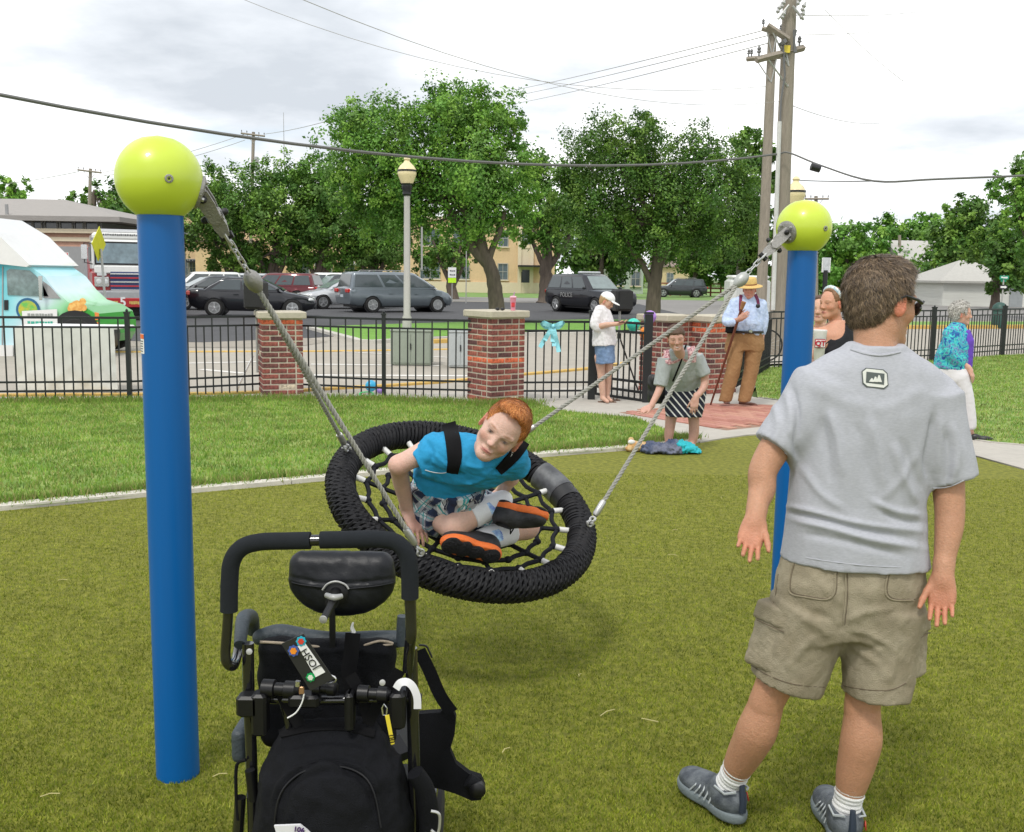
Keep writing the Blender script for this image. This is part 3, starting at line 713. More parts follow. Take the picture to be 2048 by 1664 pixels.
# tan civic building, front parallel to the street
TB = thing('tan_building', 'long two storey tan brick building behind the row of trees', 'building', (0, 98, 0))
gx = lambda x, Y=98: at(x, 600, Y)[0]
xl, xr = gx(300), gx(1108)
bxp('wall', ((xl + xr) / 2, 6, 3.4), (xr - xl, 12, 6.8), m_tan, TB)
bxp('parapet', ((xl + xr) / 2, 6, 6.9), (xr - xl + .4, 12.4, .3), m_cream, TB)
bxp('plinth', ((xl + xr) / 2, -.06, .5), (xr - xl + .1, .2, 1.0), m_cream, TB)
for x in (372, 388, 440, 610, 640, 655, 700, 850, 870, 922, 1005, 1050):
    for z, hh in ((2.0, 1.5), (5.1, 1.5)):
        if 430 < x < 560 and z < 3: continue
        if x == 1050 and z < 3: continue
        win(TB, gx(x), -.002, z, .9 if x != 922 else 1.5, hh, bars=1)
bxp('pilaster', (gx(1038), -.12, 3.4), (.35, .25, 6.8), m_cream, TB); bxp('pilaster', (gx(1062), -.12, 3.4), (.35, .25, 6.8), m_cream, TB)
bxp('panel', (gx(1050), -.06, 3.3), (1.0, .1, 2.6), m_cream, TB)
bxp('canopy', (gx(1060), -1.0, 2.55), (2.4, 2.0, .16), m_black, TB)
d_ = bxp('door', (gx(1052), -.05, 1.2), (1.0, .1, 2.3), m_black, TB); bxp('pane', (gx(1052), -.12, 1.25), (.8, .03, 1.9), m_dkglass, d_)
bxp('canopy', (gx(400), -.9, 2.5), (2.0, 1.8, .14), m_black, TB)
wg = bxp('entrance_wing', (gx(480), -3, 2.1), (4.6, 6, 4.2), m_tan, TB); bxp('roof_edge', (gx(480), -3, 4.3), (5.2, 6.8, .2), M('brown_trim', (0.12, 0.08, .06), .6), wg)
bxp('door', (gx(487), -6.05, 1.2), (2.2, .1, 2.3), M('tan_door', (0.5, .36, .22), .6), TB)
bxp('canopy', (gx(700), -.9, 2.5), (3.0, 1.8, .14), m_white, TB)
# low building left: clerestory, hipped grey roof, banded brick
LB = thing('school_building', 'low brick building with grey metal roof and strip windows on the far left', 'building', (0, 60, 0), 0)
m_rbr = M('red_brick_far', (0.5, 0.29, 0.21), .85, var=.15, ns=3, bump=.5, bs=40)
x0, x1 = gx(-330, 60), gx(222, 60)
k6 = 60 / FPX
zb = lambda y, x=150: CH + (hy(x) - y) * k6 * 1.0
W_ = x1 - x0; cx = (x0 + x1) / 2
bxp('lower_wall', (cx, 7, zb(494) / 2), (W_, 14, zb(494)), m_grey, LB)
bxp('stone_band', (cx, 6.99, zb(480)), (W_ + .06, 14.1, .24), m_cream, LB)
bxp('brick_wall', (cx, 7, (zb(494) + zb(466)) / 2), (W_ - .02, 13.9, zb(466) - zb(494)), m_rbr, LB)
bxp('ledge', (cx, 6.9, zb(464)), (W_ + .3, 14.3, .24), m_cream, LB)
bxp('clerestory', (cx - .3, 7.3, (zb(470) + zb(438)) / 2), (W_ - .8, 13, zb(438) - zb(470)), m_grey, LB)
for x in (12, -20, 60, 83, 110, 140, 165, 190, -60, -90): win(LB, gx(x, 60.8), .79, zb(452), .72 if x not in (83, 165) else .5, .45, mull=0, mat=m_dkglass)
rf_ = MB(); zr0, zr1 = zb(436), zb(398)
V = [(x0 - 1, -.6, zr0), (x1 + .9, -.6, zr0), (x1 + .9, 14.5, zr0), (x0 - 1, 14.5, zr0), (x0 + 4, 7, zr1 + .3), (x1 - 5.5, 7, zr1 + .3)]
V2 = [(a, b, c - .28) for a, b, c in V[:4]]
rf_.add(V + V2, [(0, 1, 5, 4), (1, 2, 5), (2, 3, 4, 5), (3, 0, 4), (0, 6, 7, 1), (1, 7, 8, 2), (2, 8, 9, 3), (3, 9, 6, 0), (6, 9, 8, 7)]).build('roof', m_roof, LB)
for x in (28, -40): bxp('downpipe', (gx(x, 60), -.3, zb(500)), (.14, .14, 5), m_grey, LB)
# houses and garage beyond the right side
def house(label, px, Y, wpx, hwall, hroof, mat, roofm, name='house', gable='x', dep=8, wins=(), door=None, rz=0, overh=.35):
    c = at(px, 600, Y); w_ = wpx * Y / FPX
    t = thing(name, label, 'house' if name == 'house' else 'garage', (c[0], Y + dep / 2, 0), rz)
    bxp('wall', (0, 0, hwall / 2), (w_, dep, hwall), mat, t)
    o = overh; r_ = MB(); a, b = w_ / 2 + o, dep / 2 + o
    if gable == 'front':
        V = [(-a, -b, hwall), (a, -b, hwall), (0, -b, hwall + hroof), (-a, b, hwall), (a, b, hwall), (0, b, hwall + hroof)]
        r_.add([(x, y, z + .1) for x, y, z in V] + V, [(0, 2, 5, 3), (1, 4, 5, 2), (0, 6, 8, 2), (2, 8, 7, 1), (3, 5, 11, 9), (5, 4, 10, 11), (0, 3, 9, 6), (1, 7, 10, 4), (6, 9, 11, 8), (7, 8, 11, 10)])
        g = MB().add([(-w_ / 2, -dep / 2, hwall - .01), (w_ / 2, -dep / 2, hwall - .01), (0, -dep / 2, hwall + hroof * w_ / (2 * a) - .03), (-w_ / 2, -dep / 2 + .1, hwall - .01), (w_ / 2, -dep / 2 + .1, hwall - .01), (0, -dep / 2 + .1, hwall + hroof * w_ / (2 * a) - .03)], [(0, 1, 2), (3, 5, 4), (0, 2, 5, 3), (1, 4, 5, 2), (0, 3, 4, 1)]).build('gable', mat, t)
    elif gable == 'hip':
        V = [(-a, -b, hwall), (a, -b, hwall), (a, b, hwall), (-a, b, hwall), (-a * .12, 0, hwall + hroof), (a * .12, 0, hwall + hroof)]
        r_.add(V + [(x, y, z - .15) for x, y, z in V[:4]], [(0, 1, 5, 4), (1, 2, 5), (2, 3, 4, 5), (3, 0, 4), (0, 6, 7, 1), (1, 7, 8, 2), (2, 8, 9, 3), (3, 9, 6, 0), (6, 9, 8, 7)])
    else:
        V = [(-a, -b, hwall), (a, -b, hwall), (a, b, hwall), (-a, b, hwall), (-a, 0, hwall + hroof), (a, 0, hwall + hroof)]
        r_.add(V + [(x, y, z - .12) for x, y, z in V[:4]], [(0, 1, 5, 4), (1, 2, 5), (2, 3, 4, 5), (3, 0, 4), (0, 6, 7, 1), (1, 7, 8, 2), (2, 8, 9, 3), (3, 9, 6, 0), (6, 9, 8, 7)])
    r_.build('roof', roofm, t)
    for (x, z, ww, hh) in wins: win(t, x, -dep / 2 - .002, z, ww, hh, bars=1)
    if door is not None: bxp('door', (door, -dep / 2 - .03, 1.0), (.9, .08, 2.0), M('grey_door', (.3, .32, .33), .6), t)
    return t
m_wsiding = M('white_siding', (0.62, 0.62, 0.58), .7, var=.06, ns=2, bump=2, bs=9, stretch=(.05, .05, 1))
m_groof = M('shingle_grey', (0.42, 0.41, 0.38), .85, var=.12, ns=6)
m_broof = M('shingle_brown', (0.22, 0.17, 0.14), .85, var=.15, ns=6)
ga = house('white garage with pale grey hipped roof on the right', 1968, 72, 165, 1.75, 1.5, m_wsiding, m_groof, name='garage', gable='hip', dep=7, door=2.2, wins=[], rz=0)
house('pale green house with grey gabled front behind the police car', 1252, 104, 66, 2.9, 2.2, M('green_siding', (0.42, 0.47, 0.42), .7, var=.05, bump=1, bs=9, stretch=(.05, .05, 1)), m_broof, gable='front', dep=9, wins=[(-.8, 1.5, .9, 1.4), (.9, 1.5, .9, 1.4)])
house('white house with brown roof half hidden by trees behind the police car', 1215, 112, 90, 3.0, 2.0, m_wsiding, m_broof, dep=9, wins=[(1.2, 1.6, 1.0, 1.2)])
house('small yellow house in the distance behind the parked far car', 1365, 125, 90, 3.0, 2.0, M('yellow_siding', (0.6, 0.47, 0.28), .7, var=.05), m_broof, dep=9, wins=[(-1.6, 1.6, .8, 1.2), (1.4, 1.6, .8, 1.2)])
house('white house half hidden by the tree behind the man\'s head', 1862, 92, 110, 3.4, 2.0, m_wsiding, m_groof, dep=9, wins=[(1.4, 2.0, .8, 1.4), (-1.2, 2.0, .8, 1.4)])
house('grey roofed building at the far right edge', 2048, 100, 90, 2.2, 1.6, M('grey_siding', (.3, .3, .3), .7), m_groof, dep=8)
fn = thing('wooden_fence', 'low red brown wooden fence in front of the distant yellow house', 'fence', (at(1300, 600, 96)[0], 96, 0))
m_rwood = M('red_brown_wood', (0.28, 0.09, 0.05), .8, var=.2)
wf = (1460 - 1300) * 96 / FPX
for z in (.35, .75, 1.15): bxp('rail', (wf / 2, 0, z), (wf, .05, .12), m_rwood, fn)
for i in range(9): bxp('post', (wf * i / 8, .06, .65), (.14, .1, 1.3), m_rwood, fn)

# ================================================================== poles, lamps, wires
m_wood = M('weathered_wood', (0.27, 0.235, 0.19), .85, var=.2, ns=4, bump=1.5, bs=12, stretch=(3, 3, .3))
m_insul = M('insulator', (0.12, 0.12, 0.12), .4, var=0)
m_galv = M('galvanised', (0.42, 0.42, 0.41), .45, metal=.4, var=.08)
def upole(label, px_top, py_top, px_bot, Y, r0, r1, arms, group, extras=None, name='utility_pole'):
    top = at(px_top, py_top, Y); bx_, = at(px_bot, 640, Y)[:1],; b = A_((bx_[0] if hasattr(bx_, '__len__') else bx_, Y, -.05))
    t = thing(name, label, 'pole', (b[0], Y, 0), 0, group); D = top - b
    MB().tube([b, b + D * .5, top], [r1, (r0 + r1) / 2, r0], 14).build('shaft', m_wood, t, True, True)
    for (py, hx0, hx1, dy, pins, tilt) in arms:
        s = (py - py_top) / (640 - py_top); c = top + (b - top) * np.clip((top[2] - at(px_top, py, Y)[2]) / (top[2] - b[2]), 0, 1)
        a0 = at(hx0, py + tilt, Y - dy); a1 = at(hx1, py - tilt, Y + dy)
        a0[1] -= r0 + .07; a1[1] -= r0 + .07
        arm = MB().tube([a0, a1], [.075, .075], 4).build('crossarm', m_wood, t, world=True)
        MB().tube([a0 * .75 + a1 * .25 - A_((0, 0, .05)), c - A_((0, r0, .7))], .02, 5).tube([a1 * .75 + a0 * .25 - A_((0, 0, .05)), c - A_((0, r0, .7))], .02, 5).build('brace', m_galv, t, world=True)
        for f_ in pins:
            p_ = a0 * (1 - f_) + a1 * f_
            MB().lathe([(.02, .05), (.02, .14), (.06, .15), (.03, .2), (.05, .22), (.02, .28)], p_, n=10).build('insulator', m_insul, t, True, True)
    return t, top, b
t1, top1, b1 = upole('tallest weathered utility pole with switches and a grey conduit behind the right post', 1582, -60, 1556, 24, .15, .19,
    [(112, 1508, 1602, .3, (.05, .9), 12), (70, 1530, 1572, 0, (), -14)], 'large utility poles')
top2Y = 32
t2, top2, b2 = upole('slimmer utility pole with a crossarm just behind the tallest pole', 1545, 62, 1521, top2Y, .13, .17, [(66, 1521, 1560, 0, (.05, .95), -6), (118, 1490, 1570, 0, (.05, .12, .9), 3)], 'large utility poles')
# fittings on the tall pole
def onp(px, py, Y=23.75): return at(px, py, Y)
for (a, b_) in (((1585, 12), (1608, 40)), ((1578, 10), (1556, 38))):
    MB().tube([onp(*a), onp(*b_)], .03, 6).build('switch_arm', m_galv, t1, world=True)
for p in ((1607, 14), (1605, 30), (1567, 30), (1558, 18), (1566, 8), (1598, 2)): MB().lathe([(.02, -.1), (.05, -.06), (.03, -.02), (.055, .02), (.03, .06), (.02, .12)], onp(*p), (.4, 0, 1), 10).build('insulator', m_galv, t1, True, True)
MB().tube([onp(1590, 60), onp(1588, 80), onp(1590, 105)], [.05, .02, .05], 8).build('arrester', m_insul, t1, True, True)
MB().tube([onp(1564, 82), onp(1568, 88)], [.1, .1], 8).build('cable_clamp', m_insul, t1, True, True)
MB().tube([onp(1566, 90), onp(1570, 150), onp(1562, 200), onp(1560, 245)], .022, 6).build('service_cable', m_insul, t1, True, True)
MB().tube([onp(1559, 243, 23.7), onp(1546, 620, 23.7)], .05, 8).build('conduit', M('conduit_pvc', (.55, .55, .53), .5), t1, True, True)
MB().box(onp(1574, 98, 23.77), (.14, .02, .16)).build('number_tag', M('tag_yellow', (.7, .55, .05), .5), t1, world=True)
for i, (px, pt, pb, Y, lab, tr) in enumerate([(507, 264, 500, 88, 'distant utility pole with a transformer rising behind the trees on the left', 1), (181, 337, 177, 88, 'distant utility pole standing left of the near green ball', 0), (1632, 392, 1630, 80, 'distant utility pole just above the right green ball', 0), (1799, 470, 1799, 95, 'thin distant pole behind the man\'s head', 0)]):
    tt, tp, bb = upole(lab, px, pt, pb, Y, .13, .17, [(pt + 6, px - 24, px + 24, 0, (.03, .25, .75, .97), -3 if i < 2 else 0)] if i < 3 else [], 'distant utility poles')
    if tr: MB().lathe([(.18, -.6), (.2, -.55), (.2, .3), (.12, .36)], at(px + 6, pt + 58, Y - .3), n=12).build('transformer', m_galv, tt, True, True)
a_ = at(567, 225, 100); MB().tube([(a_[0], 100, -.05), a_ * .5 + A_((a_[0] * .5, 50, 0)) , a_], [.09, .06, .02], 6).build('radio_mast', m_grey, None, True, False, label='thin radio mast rising above the trees on the left', cat='mast')
def wire(pa, pb, sag, r, label, group=None, mat=None, name='overhead_wire', extra=()):
    P = [pa * (1 - t) + pb * t - A_((0, 0, sag * 4 * t * (1 - t))) for t in np.linspace(0, 1, 16)]
    o = MB().tube(P, r, 6).build(name, mat or M('wire', (.13, .13, .125), .6, var=0), None, True)
    tag(o, label, 'wire', group); return o
wire(at(-60, 178, 13.2), at(1562, 307, 23.8), .55, .026, 'thick cable crossing the whole sky from the left edge to the tall pole')
k1 = at(1562, 307, 23.7); k2 = at(1748, 362, 22); k3 = at(2200, 345, 20)
P_ = catmull([k1, at(1580, 306, 23.6), at(1645, 332, 23.2), k2, at(1880, 358, 21.3), k3], 5)
tag(MB().tube(P_, .022, 6).build('overhead_wire', M('wire', (.13,) * 3), None, True), 'cable dipping from the tall pole to the right edge', 'wire')
o = MB().tube([at(1622, 333, 23.2), at(1640, 338, 23.2)], [.085, .085], 10).build('cable_splice', m_black, None, True); tag(o, 'black barrel shaped splice hanging under the cable', 'cable splice')
wire(at(1590, 360, 30), at(1745, 362, 22.1), .02, .014, 'thin line meeting the dipping cable right of the pole')
for a, b, Ya, Yb, s, lab in (((595, -5), (1562, 202), 14, 24, .9, 'thin wire running from the top edge down to the tall pole'), ((470, -8), (1540, 172), 30, 32, 1.6, 'fine wire from the top edge to the slimmer pole'),
                       ((985, 188), (1522, 62), 88, 32, .2, 'uppermost of the three faint wires left of the slimmer pole'), ((1000, 197), (1540, 70), 88, 32, .2, 'middle one of the three faint wires left of the slimmer pole'), ((1015, 210), (1545, 84), 88, 32, .2, 'lowest of the three faint wires left of the slimmer pole'),
                       ((530, 268), (690, 232), 88, 60, .2, 'faint wire right of the distant transformer pole'), ((205, 345), (490, 268), 88, 88, .4, 'upper faint wire joining the two distant poles'), ((205, 352), (490, 280), 88, 88, .5, 'lower faint wire joining the two distant poles'), ((-40, 372), (158, 343), 120, 88, .3, 'faint wire left of the far left pole'),
                       ((1562, 202), (1760, 246), 24, 40, .3, 'thin wire running right from the tall pole'), ((1580, 30), (1900, 12), 24, 60, .3, 'faint high wire to the right of the tall pole'), ((1582, 70), (1880, 42), 24, 60, .3, 'faint lower wire to the right of the tall pole'),
                       ((1650, 20), (1806, 162), 22, 26, .1, 'short slanting wire in the sky right of the tall pole')):
    wire(at(*a, Ya), at(*b, Yb), s * .6, .00026 * (Ya + Yb) / 2 , lab, mat=M('faint_wire', (.36, .35, .33), .6, var=0))
# street lamps
m_lpost = M('lamp_post_grey', (0.40, 0.39, 0.36), .6, var=.06)
m_globe = M('lamp_globe', (0.72, 0.62, 0.36), .25, var=.05)
def lamp(label, px, pyt, Y, post=m_lpost, dark=False):
    b = at(px, 600, Y); t = thing('street_lamp', label, 'street lamp', (b[0], Y, 0)); zt = at(px, pyt, Y)[2]; s_ = 1.0
    MB().tube([(0, 0, 0), (0, 0, .5), (0, 0, .55), (0, 0, zt - 1.05)], [.14, .13, .1, .085], 8).build('post', post, t, True)
    MB().lathe([(.09, zt - 1.1), (.13, zt - 1.05), (.12, zt - .95), (.15, zt - .9), (.15, zt - .8), (.19, zt - .76)], n=16).build('collar', m_black, t, True)
    MB().lathe([(.17, zt - .76), (.25, zt - .55), (.27, zt - .48), (.26, zt - .42)], n=18).build('globe', m_globe, t, True)
    MB().lathe([(.275, zt - .43), (.275, zt - .38)], n=18).build('band', m_black, t, True)
    MB().lathe([(.265, zt - .38), (.2, zt - .27), (.1, zt - .18), (.07, zt - .13), (.1, zt - .08), (.06, zt - .02), (.02, zt)], n=18).build('globe_cap', m_globe, t, True)
    return t
lp = lamp('grey street lamp with amber acorn globe in front of the central tree', 814, 312, 29.5)
MB().box((.42, .02, 2.45), (.05, .03, 1.2)).build('sign_plate', m_grey, lp)
lamp('street lamp with dark post beside the tall utility pole', 1580, 352, 28, M('dark_green_post', (.02, .03, .028), .5))
# cobra street light left of the near ball
cb = thing('road_light', 'curved arm road light above the fire truck', 'street lamp', (at(300, 600, 70)[0], 70, 0))
MB().tube(catmull([A_((0, 0, 0)), A_((0, 0, at(290, 490, 70)[2])), A_((-.6, 0, at(265, 474, 70)[2])), A_((-1.6, 0, at(245, 467, 70)[2]))], 5), .06, 6).build('arm', m_galv, cb, True)
MB().sph((-1.9, 0, at(243, 466, 70)[2]), .3, 10, 6, (1, .4, .25)).build('lamp_head', m_galv, cb, True)

# ================================================================== signs
def sign(label, px, pyb, Y, parts_fn, name='road_sign', cat='sign', h=2.5, r=.03, px_top=None, mat=None):
    b = at(px, 600, Y); t = thing(name, label, cat, (b[0], Y, 0)); tx = 0 if px_top is None else at(px_top, 600, Y)[0] - b[0]
    MB().tube([(0, 0, -.02), (tx, 0, h)], r, 8).build('post', mat or m_galv, t, True); parts_fn(t); return t
m_ysign = M('yellow_sign', (0.62, 0.62, 0.03), .5, var=.12)
def yd(t):
    z = at(197, 488, 24)[2]; ux = nrm(A_((.0, 1, 0))); u_ = ux * .40
    x_ = -.12
    MB().prism([(1, 0), (0, 1), (-1, 0), (0, -1)], (x_, -.05, z), u_ , (0.03, 0, .40), .012).build('panel', m_ysign, t)
    MB().prism([(.9, 0), (0, .9), (-.9, 0), (0, -.9)], (x_ - .012, -.05, z), u_, (0.03, 0, .40), .006).build('back', m_grey, t)
sign('yellow diamond warning sign turned edge on behind the white box truck', 214, 0, 24, yd, h=2.2, px_top=206)
def ws(t):
    Y = 23; zc = at(118, 523, Y)[2]; w_, h_ = 50 * Y / FPX, 36 * Y / FPX
    pn = MB().box((0, -.05, zc), (w_, .02, h_)).build('panel', m_white, t)
    MB().box((0, -.063, zc + h_ * .4), (w_ * .96, .004, h_ * .14)).build('red_heading', M('sign_red', (.6, .03, .03), .5), pn)
    printbars(pn, (at(118, 600, Y)[0], Y - .067, zc + h_ * .4), (1, 0, 0), (0, 0, 1), w_ * .85, .045, M('sign_white', (.8,) * 3), 12)
    for i, wd in enumerate((.66, .5, .72, 0, .6, .4, .2)):
        if wd: printbars(pn, (at(118, 600, Y)[0], Y - .062, zc + h_ * (.25 - i * .1)), (1, 0, 0), (0, 0, 1), w_ * wd, .022, M('sign_ink', (.12,) * 3), int(14 * wd), i)
sign('white notice sign with a red heading beside the box truck', 118, 0, 23, ws, name='notice_sign', h=1.9)
def sp(t):
    z = at(904, 545, 64)[2]
    MB().box((0, -.06, z), (.5, .02, .62)).build('panel', m_white, t); MB().box((0, -.06, z - .48), (.5, .02, .3)).build('lower_panel', M('hi_vis', (.5, .85, .02), .5), t)
    [printbars(t, (at(904, 600, 64)[0], 64 - .08, z + dz), (1, 0, 0), (0, 0, 1), .3, .1, M('sign_ink', (.12,) * 3), 3, 5) for dz in (.1, -.14)]
sign('white road sign with lime green lower plate behind the minivan', 904, 0, 64, sp, h=2.2)
sign('plain grey sign pole right of the lime green edged sign', 932, 0, 62, lambda t: None, name='sign_pole', h=3.1)
def st(t):
    z0 = at(2006, 555, 40)[2]; z1 = at(2006, 571, 40)[2]; X = at(2005, 600, 40)[0]
    a = MB().box((0, -.04, z0), (.34, .02, .14)).build('street_name_plate', M('sign_green', (.0, .28, .16), .5), t)
    printbars(a, (X - .02, 40 - .056, z0), (1, 0, 0), (0, 0, 1), .26, .07, M('sign_white', (.8,) * 3), 6, 8)
    MB().box((0, .0, z0 - .12), (.2, .02, .08)).build('cross_plate', M('sign_green', (.0, .28, .16), .5), t)
    b = MB().box((0, -.04, z1 - .06), (.30, .02, .17)).build('one_way_plate', m_black, t)
    MB().prism([(-.12, -.035), (.04, -.035), (.04, -.06), (.13, 0), (.04, .06), (.04, .035), (-.12, .035)], (0, -.056, z1 - .06), (1, 0, 0), (0, 0, 1), .004).build('arrow', m_white, b)
sign('green street name sign with one way arrow plate on the right', 2004, 0, 40, st, name='street_sign', h=at(2005, 550, 40)[2], r=.03)
def bb(t):
    z = at(1646, 530, 30)[2]
    MB().box((0, 0, z), (.24, .05, .42), bev=.01).build('panel', M('meter_grey', (.5, .52, .55), .4, var=.2), t)
    for dx in (-.11, .11): MB().box((dx, -.03, z), (.02, .02, .42)).build('edge', m_white, t)
sign('white framed panel on a dark pole beside the right blue post', 1648, 0, 30, bb, name='panel_sign', h=2.0, r=.07, mat=m_black)
# litter bin on the right
tb = thing('litter_bin', 'dark green domed litter bin on the grass verge at the right', 'bin', (at(2001, 600, 39)[0], 39, .0))
mb_ = M('bin_green', (.02, .07, .055), .5)
MB().lathe([(.26, .02), (.27, .05), (.27, .62), (.24, .66)], n=20).build('body', mb_, tb, True)
MB().lathe([(.28, .66), (.28, .72), (.24, .86), (.12, .96), (.02, .98)], n=20).build('lid', mb_, tb, True)
# ================================================================== vehicles
m_tyre = M('tyre', (0.018, 0.018, 0.018), .85, var=.15, ns=8)
m_rim = M('rim', (0.55, 0.56, 0.57), .3, metal=.7, var=.05)
m_glass = M('car_glass', (0.05, 0.065, 0.07), .05, var=.1, ns=1, spec=1.0)
m_lamp = M('headlight', (0.6, 0.62, 0.62), .15, var=0, spec=.8)
m_tail = M('tail_light', (0.5, 0.02, 0.015), .2, var=0)
m_chrome = M('chrome', (0.6, 0.6, 0.6), .15, metal=.9, var=0)
def paint(n, c, metal=.3): return M('paint_' + n, c, .28, metal=metal, var=.04, ns=2, coat=.6)
def wheel(par, x, y, r, wd, spokes=5, rim=m_rim):
    s = 1 if y > 0 else -1
    w_ = MB().lathe([(r * .55, -wd / 2), (r * .93, -wd / 2), (r, -wd / 2 + .03), (r, wd / 2 - .03), (r * .93, wd / 2), (r * .62, wd / 2), (r * .6, wd / 2 - .03)], (x, y, r), (0, s, 0), 24).build('wheel', m_tyre, par, True)
    b = MB().lathe([(r * .66, wd / 2 - .035), (r * .66, wd / 2 + .004), (r * .6, wd / 2 + .004), (r * .58, wd / 2 - .02)], (x, y, r), (0, s, 0), 24)
    b.lathe([(r * .6, wd / 2 - .03), (r * .6, wd / 2 - .028)], (x, y, r), (0, s, 0), 24)
    b.build('wheel_disc', M('wheel_dark', (.06,) * 3, .5, var=0), w_, True)
    b = MB().lathe([(r * .15, wd / 2 - .02), (r * .15, wd / 2 + .012), (r * .04, wd / 2 + .018)], (x, y, r), (0, s, 0), 12)
    for i in range(spokes):
        a = 2 * PI * i / spokes + .3; d = A_((math.cos(a), 0, math.sin(a))); q = A_((-d[2], 0, d[0]))
        c = A_((x, y + s * (wd / 2 + .0), r)) + d * r * .38
        b.box(c, (r * .5, .025, r * (.16 if spokes < 7 else .09)), frame(d, (0, 1, 0), np.cross(d, (0, 1, 0))))
    b.lathe([(r * .68, wd / 2 - .01), (r * .68, wd / 2 + .008), (r * .6, wd / 2 + .008), (r * .59, wd / 2 - .01)], (x, y, r), (0, s, 0), 24)
    b.build('rim', rim, w_, True)
def car(label, px, Y, head, body, L_=4.8, W=1.82, H=1.47, kind='sedan', group='parked cars', rails=False, rimc=m_rim, tailm=m_tail, name='parked_car', police=False, platec=None):
    c = at(px, 600, Y); t = thing(name, label, 'car', (c[0], Y, 0), math.radians(head), group)
    P = dict(sedan=dict(st=[(-.5, .62, .98, .80), (-.485, .40, 1.0, .90), (-.42, .26, 1.02, .97), (-.25, .22, .98, 1), (0, .2, .96, 1), (.2, .2, .95, 1), (.33, .22, .86, .98), (.43, .24, .76, .93), (.485, .30, .66, .82), (.5, .42, .58, .7)],
                         g=((-.40, .27, -.22, .06), .95), wb=(-.29, .32), wr=.33),
             van=dict(st=[(-.5, .60, 1.0, .88), (-.49, .36, 1.05, .94), (-.42, .28, 1.06, .99), (-.2, .25, 1.05, 1), (.1, .25, 1.04, 1), (.28, .25, 1.03, 1), (.38, .26, .96, .98), (.45, .28, .84, .92), (.49, .34, .7, .8), (.5, .45, .6, .7)],
                      g=((-.485, .35, -.45, .13), 1.04), wb=(-.29, .33), wr=.34),
             suv=dict(st=[(-.5, .6, 1.0, .88), (-.49, .38, 1.05, .94), (-.42, .3, 1.06, .99), (-.2, .28, 1.05, 1), (.1, .28, 1.05, 1), (.22, .28, 1.06, 1), (.33, .3, 1.04, .98), (.45, .32, 1.0, .94), (.49, .38, .92, .86), (.5, .5, .8, .8)],
                      g=((-.48, .24, -.43, .08), 1.05), wb=(-.29, .33), wr=.37))[kind]
    hs = H / (1.47 if kind == 'sedan' else 1.75); hw = W / 2
    V = []; nsec = 0
    st = P['st']; xs = np.array([s[0] for s in st]); xi = np.sort(np.unique(np.r_[np.linspace(-.5, .5, 33), xs]))
    zb = np.interp(xi, xs, [s[1] for s in st]); zt = np.interp(xi, xs, [s[2] for s in st]); ww = np.interp(xi, xs, [s[3] for s in st])
    half = lambda zb, zt, w_: [(0, zb), (w_ * .88, zb), (w_ * .97, zb + .08), (w_, zb + (zt - zb) * .45), (w_ * .985, zb + (zt - zb) * .72), (w_ * .95, zt - .05), (w_ * .88, zt - .005), (w_ * .5, zt + .02), (0, zt + .03)]
    for x, a, b, q in zip(xi, zb, zt, ww):
        hp = half(a * hs, b * hs, q * hw); ring_ = [(y, z) for y, z in hp] + [(-y, z) for y, z in hp[-2:0:-1]]; nsec = len(ring_)
        # wheel arches
        rr = []
        for y, z in ring_:
            for wx in P['wb']:
                dx = (x - wx) * L_; R_ = P['wr'] + .06
                if abs(dx) < R_ and abs(y) > hw * .6:
                    za = P['wr'] + math.sqrt(R_ * R_ - dx * dx); z = max(z, min(za, b * hs * .8)) if z < za else z
            rr.append((y, z))
        V += [(x * L_, y, z) for y, z in rr]
    n = len(xi); Fc = loopfaces(n, nsec) + [tuple(range(nsec)), tuple(range((n - 1) * nsec, n * nsec))[::-1]]
    MB().add(V, Fc).build('body', body, t, True)
    MB().box((0, 0, .38 * hs), (L_ * .86, W * .8, .35)).build('underbody', m_black, t)
    for wx in P['wb']:
        MB().cyl((wx * L_, -hw * .93, P['wr']), (wx * L_, hw * .93, P['wr']), P['wr'] + .05, n=20).build('wheel_arch', m_black, t)
        for s in (1, -1): wheel(t, wx * L_, s * (hw - .1), P['wr'], .21, 8 if kind == 'van' else 5, rimc)
    (b0, b1, t0, t1_), zbel = P['g']; zbel *= hs
    wb_, wt_ = hw * .93, hw * .72
    def outl(x0, x1, w_, z, rnd): 
        return [(x0, -w_ * .85, z), (x0 + rnd, -w_, z), ((x0 + x1) / 2, -w_ * 1.01, z), (x1 - rnd * 2, -w_, z), (x1, -w_ * .8, z), (x1, w_ * .8, z), (x1 - rnd * 2, w_, z), ((x0 + x1) / 2, w_ * 1.01, z), (x0 + rnd, w_, z), (x0, w_ * .85, z)]
    lv = []
    for v_, z in ((0, zbel - .03), (.35, None), (.7, None), (.93, None), (1, None), (1.0, H)):
        zz_ = zbel + (H - .03 - zbel) * v_ if z is None else z; vv = v_
        x0 = (b0 + (t0 - b0) * vv) * L_; x1 = (b1 + (t1_ - b1) * vv) * L_; w_ = wb_ + (wt_ - wb_) * vv ** 1.15
        if z == H: x0 += .2; x1 -= .2; w_ -= .14
        if v_ == 1 and z is None: x0 += .04; x1 -= .04; w_ -= .02
        lv.append(outl(x0, x1, w_, zz_, .08))
    V = [p for l in lv for p in l]; Fc = loopfaces(len(lv), 10) + [tuple(range(len(V) - 10, len(V)))]
    MB().add(V, Fc).build('cabin', body, t, True)
